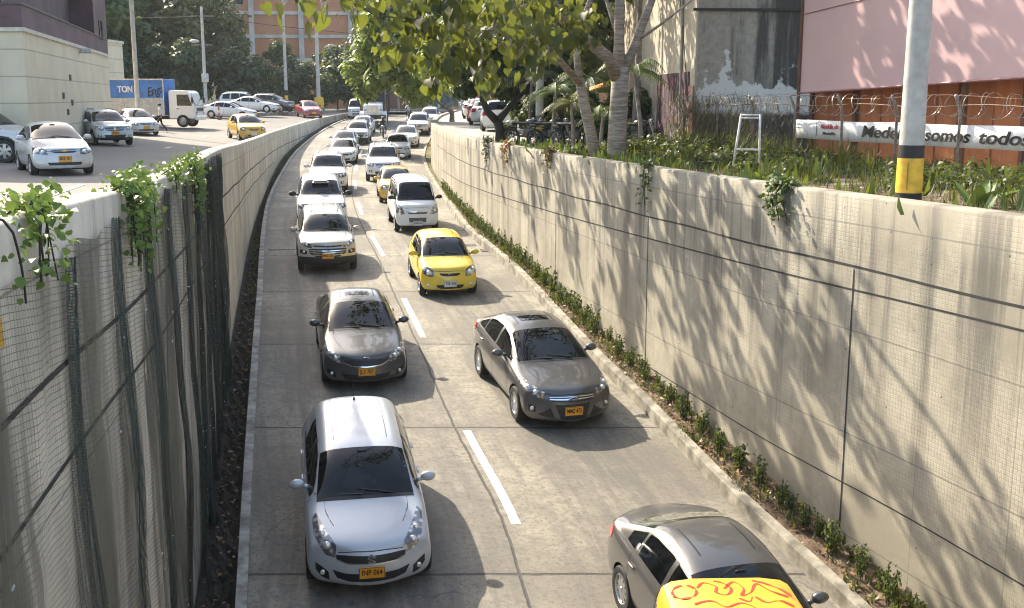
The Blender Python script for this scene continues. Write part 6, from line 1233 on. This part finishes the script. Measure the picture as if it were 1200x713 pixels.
limbs(m, W2((-.15, 22.6, 8.5), (-.5, 21, 8.2), (-.9, 19.6, 7.7), (-1.1, 18.6, 7.3)), .03, .012, 6); limbs(m, W2((-.75, 19.5, 8.72), (-1.2, 18, 8.0), (-1.3, 17.2, 7.3)), .025, .01, 6); limbs(m, W2((.55, 25, 8.22), (.4, 24, 7.9), (.3, 23, 7.6)), .03, .012, 6)
m.build('trunk', PALEBARK, tw, smooth=True); TWROOT = tw
def pix(x, y, D):   # a point seen at (x, y) of the photo, D metres away
    p_ = R(10.52); u, v_ = (x - 600) / 1300, (y - 356.5) / 1300; return np.array([u * D, D * (math.cos(p_) - v_ * math.sin(p_)), 7 - D * (math.sin(p_) + v_ * math.cos(p_))])
q = random.Random(21); P = []; D = []; SP = []
pts = [(-3.05, 15.9, 8.4, 12, .38), (-2.7, 16, 8.35, 12, .35), (-2.3, 16.2, 8.3, 12, .35), (-1.95, 16.6, 8.25, 14, .4), (-1.65, 16.6, 8.45, 14, .4), (-1.75, 16.8, 7.75, 10, .3), (-1.3, 17, 8.25, 14, .4), (-1.3, 17, 7.85, 13, .33), (-1.05, 17.2, 7.5, 8, .26), (-1.2, 17.2, 7.2, 5, .2), (-.8, 17.6, 8.1, 14, .4), (-.85, 17.6, 7.7, 12, .33), (-.6, 18, 8.4, 14, .4), (-.55, 18.6, 7.65, 10, .3), (-.35, 18.6, 8.05, 13, .4), (-.05, 19.5, 8.3, 13, .45), (.1, 20.2, 7.9, 12, .4), (.3, 21, 7.8, 10, .35), (.35, 21, 8.4, 12, .4), (.65, 22, 8.1, 12, .4), (.75, 23, 8.7, 12, .45), (.3, 22, 8.75, 12, .4), (-2.4, 16.3, 8.65, 12, .4), (-1.2, 17.5, 8.75, 14, .45), (-.2, 19, 8.85, 14, .5), (-.9, 17.3, 8.5, 12, .4)]
def drop_leaves(c, n, s):
    for _ in range(n):
        p = np.array(c) + np.array([q.gauss(0, s * .6), q.gauss(0, s), q.gauss(0, s * .5)]); P.append(p); a = q.random() * 6.28
        D.append((math.cos(a) * .9, math.sin(a) * .9 , q.uniform(-.2, .75)))
pts += [(1.0, 23, 8.55, 12, .4), (1.35, 24.2, 8.25, 11, .35), (.8, 22.4, 8.95, 12, .4), (1.5, 25, 8.85, 11, .4), (.6, 21.6, 7.95, 9, .35), (.2, 20.6, 8.6, 12, .4), (-.5, 18.4, 7.3, 7, .28)]
for x, y, z, n, s in pts: drop_leaves((x, y, z), int(n * (2.2 if x > -1.9 else .9)), s)
m = MB(); bp = [Vector(p) for p in ((1.1, 26.8, 7.9), (.55, 25, 8.22), (-.15, 22.6, 8.5), (-.75, 19.5, 8.72), (-1.5, 17.8, 8.55), (-2.0, 16.6, 8.2), (-.9, 19.6, 7.7), (-1.2, 18, 8.0), (-.6, 21.6, 9.15), (-1.6, 19.6, 8.9), (-2.3, 18, 8.6))]
for x, y, z, n, s_ in pts:
    c = Vector((x, y, z)); b0 = min(bp, key=lambda p: (p - c).length); mid = b0.lerp(c, .5) + Vector((0, 0, .12)); m.tube([b0 - O2, mid - O2, c - O2], [.016, .011, .006], 5)
    for _ in range(5): e_ = c + Vector((q.gauss(0, s_ * .6), q.gauss(0, s_ * .8), q.gauss(0, s_ * .45))); m.tube([c.lerp(mid, .3) - O2, c.lerp(e_, .5) - O2 + Vector((0, 0, .04)), e_ - O2], [.007, .005, .003], 4)
m.build('twigs', BARK, tw)
P = np.array(P); D = np.array(D)
def hang(P, D, name, size, mt, parent, shape=HEART):
    """leaves whose tips droop"""
    N = len(P); n = D / np.linalg.norm(D, axis=1, keepdims=True); y = np.array([0, 0, -1.])[None] + nrs.randn(N, 3) * .38; y -= n * (y * n).sum(1, keepdims=True); y /= np.linalg.norm(y, axis=1, keepdims=True); x = np.cross(y, n)
    tv, tf = shape; Rm = np.stack([x, y, n], axis=2); V = np.einsum('nij,kj->nki', Rm, tv) * np.asarray(size).reshape(-1, 1, 1) + P[:, None, :]
    return fast_mesh(name, V.reshape(-1, 3), (tf[None] + (np.arange(N) * len(tv))[:, None, None]).reshape(-1, tf.shape[1]), mt, parent)
nrs = np.random.RandomState(31)
hang(P - np.array(O2)[None], D, 'crown', .215 * nrs.uniform(.5, 1.35, len(P)), LM5, tw)
# the crown of the ringed tree lies above the frame and dapples the wall
P = []; D = []
def sheaf(c, s, n):
    for _ in range(n):
        p = np.array(c) + np.array([q.gauss(0, s[0]), q.gauss(0, s[1]), q.gauss(0, s[2])]); P.append(p); a = q.random() * 6.28; D.append((math.cos(a) * .8, math.sin(a) * .8, q.uniform(.0, 1)))
CROWN = [(-1.6, 23.6, 10.3, 60), (-2.3, 24.6, 10.2, 80), (-2.9, 26.2, 10.6, 90), (-1.7, 26.6, 10.7, 70), (-3.4, 28.2, 10.9, 90), (-2.2, 28.9, 10.8, 90), (-3.2, 30.6, 11.1, 90), (-4.2, 32.4, 11.2, 90), (-2.5, 32.2, 11.0, 80), (-3.6, 34.8, 11.4, 80), (-4.8, 36.6, 11.6, 80), (-3.4, 37.6, 11.6, 60), (-5.4, 40.5, 12.0, 70), (-4.4, 42.5, 12.0, 60), (-6.2, 45, 12.4, 60), (-6.8, 49, 12.8, 50), (-1.0, 31, 11.5, 40), (2.4, 27.5, 11.3, 30), (3.2, 30.5, 12, 34)]
for x, y, z, n in CROWN:
    for k in range(5): sheaf((x + q.gauss(0, .55), y + q.gauss(0, .6), z + q.gauss(0, .35)), (.22, .24, .55), n // 5)
for _ in range(46): sheaf((q.uniform(.6, 3.6), q.uniform(24.5, 36.5), q.uniform(11.2, 12.6)), (.3, .3, .3), 13)
for s_ in np.arange(-1.5, 12.5, .8):
    for zb_ in np.arange(7.3, 10.6, .75):
        if q.random() < .3: continue
        k2 = q.uniform(4.2, 6.2); sheaf((7.75 + .336 * s_ - .85 * k2 + q.gauss(0, .15), 30.4 - .942 * s_ + k2 + q.gauss(0, .15), zb_ + k2), (.3, .3, .36), 15)
P = np.array(P); D = np.array(D); k_ = P[:, 2] > 7 + .094 * P[:, 1] * 1.0; P, D = P[k_], D[k_]
hang(P - np.array(O)[None], D, 'crown', .33 * nrs.uniform(.6, 1.25, len(P)), LM5, bl)
# a second crown shading the hoarding, its trunk behind the derelict wall corner
hs = tree('shade_tree', 9.5, 3.4, 4.6, 3000, .34, LM2, 'tall tree whose crown dapples the pink hoarding', clusters=16, seed=23, bark=BARK, tr=.16); hs.location = (4.1, 37.5, 5.4)
for i, (x, y, h_, r_s, lb) in enumerate(((.75, 43.2, 1.9, 1.2, 'dark rounded shrub beside the forked trunk'), (2.55, 41.8, 1.7, 1.1, 'dark shrub behind the parked motorcycles'), (3.9, 39.2, 1.8, 1.1, 'dark shrub between the slender trunk and the plaster wall'))):
    sh_ = tree('shrub', h_, r_s, .15, 2600, .2, LM1, lb, cat='shrub', clusters=14, seed=60 + i, tr=.05); sh_.location = (x, y, 5.38)
# palms
def palm(x, y, h, n, ln, label, lean=.1, seed=1, mt=None, gr='palms behind the wall'):
    q = random.Random(seed); r = empty('palm_tree', (x, y, 5.35), label=label, cat='palm', group=gr); m = MB(); limbs(m, [(0, 0, -.2), (lean * .3, 0, h * .4), (lean, 0, h)], .075, .05, 8); m.build('trunk', BARK, r, smooth=True); m = MB()
    for k in range(n):
        a = k * 2.4 + q.random(); up = q.uniform(.15, 1.1); pts = []
        for i in range(9):
            t = i / 8; pts.append(Vector((lean + math.cos(a) * ln * t * .85, math.sin(a) * ln * t * .85, h + ln * (up * t - (up * .55 + .55) * t * t))))
        m.tube(pts, [.015 * (1 - .8 * i / 8) for i in range(9)], 4)
        for i in range(1, 9):
            for s_ in (1, -1):
                for f_ in (0, .5):
                    p = pts[i - 1].lerp(pts[i], f_); dv = (pts[i] - pts[i - 1]).normalized(); sd = dv.cross(Vector((0, 0, 1))).normalized() * s_; L_ = ln * .28 * math.sin(min(1, (i + f_) / 8.5) * 2.6 + .35); tip = p + sd * L_ * .75 + dv * L_ * .55 - Vector((0, 0, L_ * .45)); w_ = dv * .022
                    m.add([p - w_, p + w_, tip], [(0, 1, 2)])
    m.build('fronds', mt or LM2, r); return r
palm(1.35, 37.5, 1.9, 13, 1.5, 'small palm left of the banded pole', seed=1); palm(2.0, 36.2, 1.5, 12, 1.3, 'low young palm just right of the banded pole', -.1, 2, LM3); palm(2.5, 38.5, 2.3, 14, 1.6, 'taller palm behind the slender trunk', .1, 3); palm(2.75, 35, 1.2, 10, 1.1, 'short palm between slender and ringed trunks', .1, 4); palm(3.7, 31.6, 2.4, 12, 1.3, 'palm against the stained plaster right of the ringed trunk', -.3, 5); palm(.6, 40, 2.3, 12, 1.6, 'dark palm beside the forked tree', .1, 6, LM1)
# planter shrubs along the foot of the right wall
nrs = np.random.RandomState(41); SH = leafmat('shrub_leaf', (.05, .085, .02), (.10, .13, .035), .25, (.07, .08, .03)); SHP = []
for k in range(4):
    r = empty('planter_shrub', (0, 0, 0)); m = MB(); n = 5; P, D = [], []
    for i in range(n):
        a = i * 1.3 + k; hh = .30 + .10 * (i % 3); x0, y0 = .05 * math.cos(a), .05 * math.sin(a); m.tube([(x0, y0, -.05), (x0 * 1.8, y0 * 1.8, hh)], .008, 4)
        for j in range(22): t = nrs.rand(); P.append((x0 * (1 + t) + nrs.randn() * .028, y0 * (1 + t) + nrs.randn() * .028, .04 + hh * t)); b = nrs.rand() * 6.28; D.append((math.cos(b), math.sin(b), .5))
    m.build('stem', BARK2, r); leaves('leaves', P, D, .085, SH, LEAF4, r); SHP.append(r)
ny = 13.2; i = 0
while ny < 54 and i < 240:
    x = lerp(float(XR(ny)) + .24, float(XRW(ny)), .60 + .2 * math.sin(i * 2.2)); s_ = .60 + .22 * math.sin(i * 4.1) + .12 * math.sin(i * 9.7) + (.15 if ny > 25 else 0)
    if not (math.sin(i * 1.7) > .86):
        o = SHP[i % 4] if i < 4 else copy_tree(SHP[i % 4]); o.location = (x, ny, float(zroad(ny)) + kz(ny) - .03); o.rotation_euler = (0, 0, i); o.scale = (s_ * (1 + .1 * math.sin(i)), s_, s_ * 1.05); tag(o, 'small upright shrub planted in the soil strip along the foot of the right wall', 'shrub', 'small shrubs along the wall foot')
    ny += .17 + .005 * (ny - 13) + .10 * math.sin(i * 5.3) ** 2; i += 1
for o in SHP:
    if 'label' not in o: tag(o, 'small upright shrub planted in the soil strip along the foot of the right wall', 'shrub', 'small shrubs along the wall foot')
# weeds in both planting strips
def scatter(name, pts, n_per, hgt, mt, sp=.12, shape=BLADE):
    P, D, S = [], [], []
    for p in pts:
        for _ in range(n_per):
            a = nrs.rand() * 6.28; lean = nrs.uniform(.2, 1.1); P.append((p[0] + nrs.randn() * sp, p[1] + nrs.randn() * sp, p[2])); D.append((a, lean)); S.append(hgt * nrs.uniform(.4, 1.3) * (.8 + .45 * math.sin(p[0] * 3.1 + 2 * p[1]) * math.sin(p[1] * 1.3)))
    P = np.array(P); D = np.array(D); S = np.array(S); ax = np.stack([np.cos(D[:, 0]), np.sin(D[:, 0]), 0 * S], 1); up = np.stack([ax[:, 0] * np.sin(D[:, 1]), ax[:, 1] * np.sin(D[:, 1]), np.cos(D[:, 1])], 1)
    side = np.stack([-ax[:, 1], ax[:, 0], 0 * S], 1); nn = np.cross(side, up); Rm = np.stack([side, up, nn], 2); tv, tf = shape
    V = np.einsum('nij,kj->nki', Rm, tv) * S[:, None, None] + P[:, None, :]
    return fast_mesh(name, V.reshape(-1, 3), (tf[None] + (np.arange(len(P)) * len(tv))[:, None, None]).reshape(-1, tf.shape[1]), mt)
GR = leafmat('grass_blade', (.02, .04, .011), (.075, .09, .024), .3, (.075, .08, .028)); DRY = leafmat('dry_blade', (.16, .12, .05), (.26, .21, .10), .2)
B5 = (BLADE[0] * np.array([.62, 1, 1]), BLADE[1]); BW = (np.array([(-.10, 0, 0), (.10, 0, 0), (.13, .45, .05), (-.13, .45, .05), (.01, 1, -.15), (-.01, 1, -.15)]), BLADE[1])
gp = []
for _ in range(2300):
    y = nrs.uniform(13.5, 33.5); xr = RB(y) + .12; xe = min(F0.x + (F1.x - F0.x) * (F0.y - y) / (F0.y - F1.y), 30) + .4 if y < 33 else 5; t = nrs.rand(); x = lerp(xr, max(xe, xr + .5), t)
    if x > 5.2 - 0 and y > 31.5: continue
    if math.sin(x * 2.3 + 1) * math.sin(y * 1.9) + .6 * math.sin(x * 5.1 + y * 4.3) < nrs.uniform(-.9, .5): continue
    gp.append((x, y, zrg(x, y) - .03))
tag(scatter('grass', gp, 13, .30, GR, .15, B5), 'tall weedy grass between the wall top and the fence', 'grass', kind='stuff')
tag(scatter('undergrowth', gp[::5], 6, .36, leafmat('weed_leaf', (.03, .07, .016), (.075, .13, .028), .32), .3, BW), 'broad-leaved weeds among the grass by the fence', 'weeds', kind='stuff')
bkp = [(x, y, z) for x, y, z in gp if x > 5.2 and y > 24][:220]
tag(scatter('undergrowth', [(F0.x + fd_.x * s_ + nrs.randn() * .12, F0.y + fd_.y * s_, 5.4 + nrs.rand() * 1.5) for s_ in np.linspace(-.2, 5.4, 240)], 12, .34, leafmat('dead_creeper', (.055, .042, .03), (.17, .14, .08), .15), .2, B5), 'dry creeper tangle on the fence near the derelict building', 'creeper', kind='stuff')
tag(scatter('undergrowth', [(F0.x + fd_.x * s_ - .25 + nrs.randn() * .25, F0.y + fd_.y * s_ - .2, 5.35 + nrs.rand() * .55) for s_ in np.linspace(.2, 9, 190)], 10, .38, GR, .2, B5), 'green creeper tangle along the fence foot', 'creeper', kind='stuff')
P, D = [], []
for k in range(210):
    s_ = 16.5 * nrs.rand() + .6; off_ = nrs.uniform(.15, 4.2); bx, by = F0.x + fd_.x * s_ - off_ * .94, F0.y + fd_.y * s_ - off_ * .33
    if bx < RB(by) + .25 or by < 13: continue
    hh = nrs.uniform(.14, .40) * (.75 if by < 27 else 1); p, d = blob((bx, by, 5.42 + hh * .7), (.2 + .25 * nrs.rand(), .3, hh), 130); P.append(p); D.append(d + [0, 0, .6])
P = np.concatenate(P); D = np.concatenate(D); P[:, 2] = np.maximum(P[:, 2], 5.4)
tag(leaves('undergrowth', P, D + nrs.randn(len(P), 3) * .4, .10 * nrs.uniform(.5, 1.5, len(P)), leafmat('bush_leaf', (.016, .034, .010), (.065, .085, .022), .28, (.03, .045, .014)), LEAF4), 'small leafy weed bushes before the chain-link fence', 'weeds', kind='stuff')
lv = []
for y in np.arange(33, 44, .35): lv.append((RB(y) + .3 + nrs.rand() * 1.0, y, 5.38))
for y in np.arange(24, 34, .16): lv.append((RB(y) + .15 + nrs.rand() * .7, y, 5.4))
tag(scatter('grass', lv, 9, .34, leafmat('low_leaf', (.05, .12, .025), (.12, .20, .04), .35), .2, BW), 'low leafy plants edging the top of the right wall', 'plants', kind='stuff')
tag(scatter('grass', [(lerp(float(XR(y)) + .26, float(XRW(y)), nrs.rand()), y, float(zroad(y)) + kz(y) - .06) for y in np.linspace(40, 95, 700)], 6, .16, DRY, .1, B5), 'dry grass in the strip at the curved end of the right wall', 'grass', kind='stuff')
tag(scatter('grass', [(lerp(float(XL(y)) - .2, float(XLW(y)) + .1, nrs.rand()), y, ditch_z(y)) for y in np.linspace(13, 100, 1500)], 7, .17, leafmat('ditch_weed', (.025, .04, .014), (.07, .07, .03), .2), .07, B5), 'dark weeds and moss in the soil ditch under the left wall', 'weeds', kind='stuff')
tag(scatter('undergrowth', [(lerp(float(XR(y)) + .2, float(XRW(y)) - .05, nrs.rand()), y, float(zroad(y)) + kz(y) - .03) for y in nrs.uniform(12.5, 42, 520)], 7, .13, leafmat('strip_weed', (.05, .075, .02), (.14, .14, .05), .25), .06, BW), 'small weeds sprouting in the soil strip along the right kerb', 'weeds', kind='stuff')
# bits of litter and dead leaves
P = []; D = []
for _ in range(1500): y = nrs.uniform(13, 36); P.append((lerp(float(XR(y)) + .2, float(XRW(y)), nrs.rand()), y, float(zroad(y)) + kz(y) + .005)); D.append((nrs.randn() * .4, nrs.randn() * .4, 1))
for _ in range(500): y = nrs.uniform(13, 40); P.append((lerp(float(XL(y)) - .15, float(XLW(y)) + .1, nrs.rand()), y, ditch_z(y) + .06)); D.append((nrs.randn() * .4, nrs.randn() * .4, 1))
tag(leaves('fallen_leaves', P, D, .07 * nrs.uniform(.5, 1.6, len(P)), leafmat('dead_leaf', (.16, .08, .03), (.33, .2, .09), .1)), 'dead leaves scattered over the soil beside both kerbs', 'leaves', kind='stuff')
# broad-leaf plants by the banded pole, vines on the copings
def broad(x, y, n, s_, label):
    r = empty('banana_plant', (x, y, 5.42), label=label, cat='plant', group='broad-leaved plants by the banded pole'); P = [(0, 0, 0)] * n; m = MB()
    for k in range(n):
        a = k * 2.2 + x; el = .5 + .5 * nrs.rand(); pts = [Vector((math.cos(a) * s_ * t * el, math.sin(a) * s_ * t * el, s_ * (t * 1.0 - .45 * t * t * el))) for t in np.linspace(0, 1, 7)]; wv = [.02, .05, .085, .10, .085, .05, .005]; sd = Vector((-math.sin(a), math.cos(a), 0))
        m.grid([[p - sd * w_, p + Vector((0, 0, -.02)), p + sd * w_] for p, w_ in zip(pts, wv)])
    m.build('leaves', LM6, r, smooth=True); return r
broad(6.35, 15.2, 7, .62, 'broad-leaved plant just right of the banded pole'); broad(6.75, 14.6, 6, .55, 'broad-leaved plant second right of the banded pole'); broad(4.3, 19.4, 5, .5, 'broad-leaved plant above the hanging vine on the wall edge')
def vine(base, xf, sgn, spread, n, drop, label, size=.085, wall_off=.1, lm=None):
    """a mat of leaves on the coping with strands hanging over the face"""
    r = empty('vine', tuple(base), label=label, cat='vine'); b = Vector(base); P, D = [], []; m = MB()
    for k in range(max(4, n // 40)):
        y0 = b.y + nrs.randn() * spread * .45; L_ = drop * nrs.uniform(.3, 1.0); pts = []
        for i in range(9):
            t = i / 8; yy = y0 + .12 * math.sin(t * 4 + k); out = -.22 + .55 * min(1, t * 2.2); pts.append(Vector((float(xf(yy)) + sgn * -1 * (out * .35 - .02) * 1.0 * (1 if True else 0), yy, b.z + .10 * math.sin(min(t * 3, 3.14)) - max(0, t - .3) * L_ * 1.4)))
        m.tube([p - b for p in pts], .007, 4)
        for _ in range(n // max(4, n // 40)):
            t = nrs.rand() ** 1.2; i = min(7, int(t * 8)); p = pts[i].lerp(pts[i + 1], t * 8 - i) - b; P.append((p.x + nrs.randn() * .06 - sgn * .02, p.y + nrs.randn() * .08, p.z + nrs.randn() * .05 + .03)); a = nrs.rand() * 6.28; D.append((math.cos(a) * .8 - sgn * .5, math.sin(a) * .8 - .4, .8))
    m.build('stem', BARK2, r); leaves('leaves', P, np.array(D), size * nrs.uniform(.6, 1.35, len(P)), lm or LM6, LEAF6, r); return r
nrs = np.random.RandomState(55)
vine((XLW(10.6) - .1, 10.6, ZLT(10.6)), XLW, -1, .8, 900, .85, 'thick green vine spilling over the netted wall near the silver older sedan', .058)
vine((XLW(6.5) - .1, 6.5, ZLT(6.5)), XLW, -1, .7, 260, .55, 'thin trailing vine at the near end of the netted wall', .058)
vine((XLW(14.0) - .1, 14.0, ZLT(14.0)), XLW, -1, .45, 170, .4, 'small wispy vine between the two bushier vines on the wall coping', .052)
vine((XLW(16.7) - .1, 16.7, ZLT(16.7)), XLW, -1, .7, 620, .85, 'bushy vine hanging at the end of the bare coping by the dark netting', .052)
vine((XRW(17.3) + .1, 17.3, ZRT(17.3)), XRW, 1, .32, 330, .75, 'leafy vine hanging over the sunlit wall left of the banded pole', .075, lm=leafmat('wall_vine', (.05, .09, .02), (.11, .15, .04), .3))
vine((XRW(22.6) + .1, 22.6, ZRT(22.6)), XRW, 1, .2, 110, 1.0, 'narrow trailing vine on the wall below the ringed trunk', .075, lm=leafmat('wall_vine', (.05, .09, .02), (.11, .15, .04), .3))
vine((XRW(35.4) + .1, 35.4, ZRT(35.4)), XRW, 1, .35, 70, .8, 'orange withered plant on the wall edge below the parked motorcycles', .12, lm=leafmat('withered', (.34, .16, .06), (.42, .26, .12), .2))
vine((XRW(30.3) + .1, 30.3, ZRT(30.3)), XRW, 1, .4, 70, .6, 'browning plant on the wall edge left of the slender trunk', .12, lm=leafmat('withered2', (.28, .17, .06), (.20, .18, .06), .2))
vine((XRW(38.6) + .1, 38.6, ZRT(38.6)), XRW, 1, .2, 120, 1.1, 'dark trailing vine under the forked tree', .09, lm=LM1)
# drain grates let into the road edge
for i, (x, y, lb) in enumerate(((-7.62, 36.7, 'cast iron drain grate beside the left kerb'), (-2.35, 37.2, 'cast iron drain grate across the middle of the road'), (-.55, 36.4, 'cast iron drain grate at the right kerb'))):
    z = float(zroad(y)); g = empty('drain_grate', (x, y, z), (.066, 0, R(12)), lb, 'drain', 'drain grates in the road'); m = MB(); L_ = .95 if i != 1 else 2.3; m.box((0, 0, .002), (L_, .42, .03)); m.build('frame', mat('cast_iron', (.05, .048, .045), .7, .5), g)
    m = MB(); [m.box((k, 0, .02), (.035, .36, .012)) for k in np.arange(-L_ / 2 + .06, L_ / 2 - .03, .08)]; m.build('bars', mat('iron_worn', (.16, .15, .14), .6, .5), g)
# ---------------------------------------------------------------- hazy air
HZ = bpy.data.materials.new('hazy_air'); HZ.use_nodes = True; _t = HZ.node_tree; _t.nodes.remove(_t.nodes['Principled BSDF']); _v = _t.nodes.new('ShaderNodeVolumePrincipled')
_v.inputs['Color'].default_value = (.80, .86, .90, 1); _v.inputs['Density'].default_value = .00022; _v.inputs['Anisotropy'].default_value = .25; _t.links.new(_v.outputs[0], _t.nodes['Material Output'].inputs['Volume'])
m = MB(); m.box((0, 235, 36), (1000, 640, 78)); tag(m.build('haze', HZ), kind='stuff')
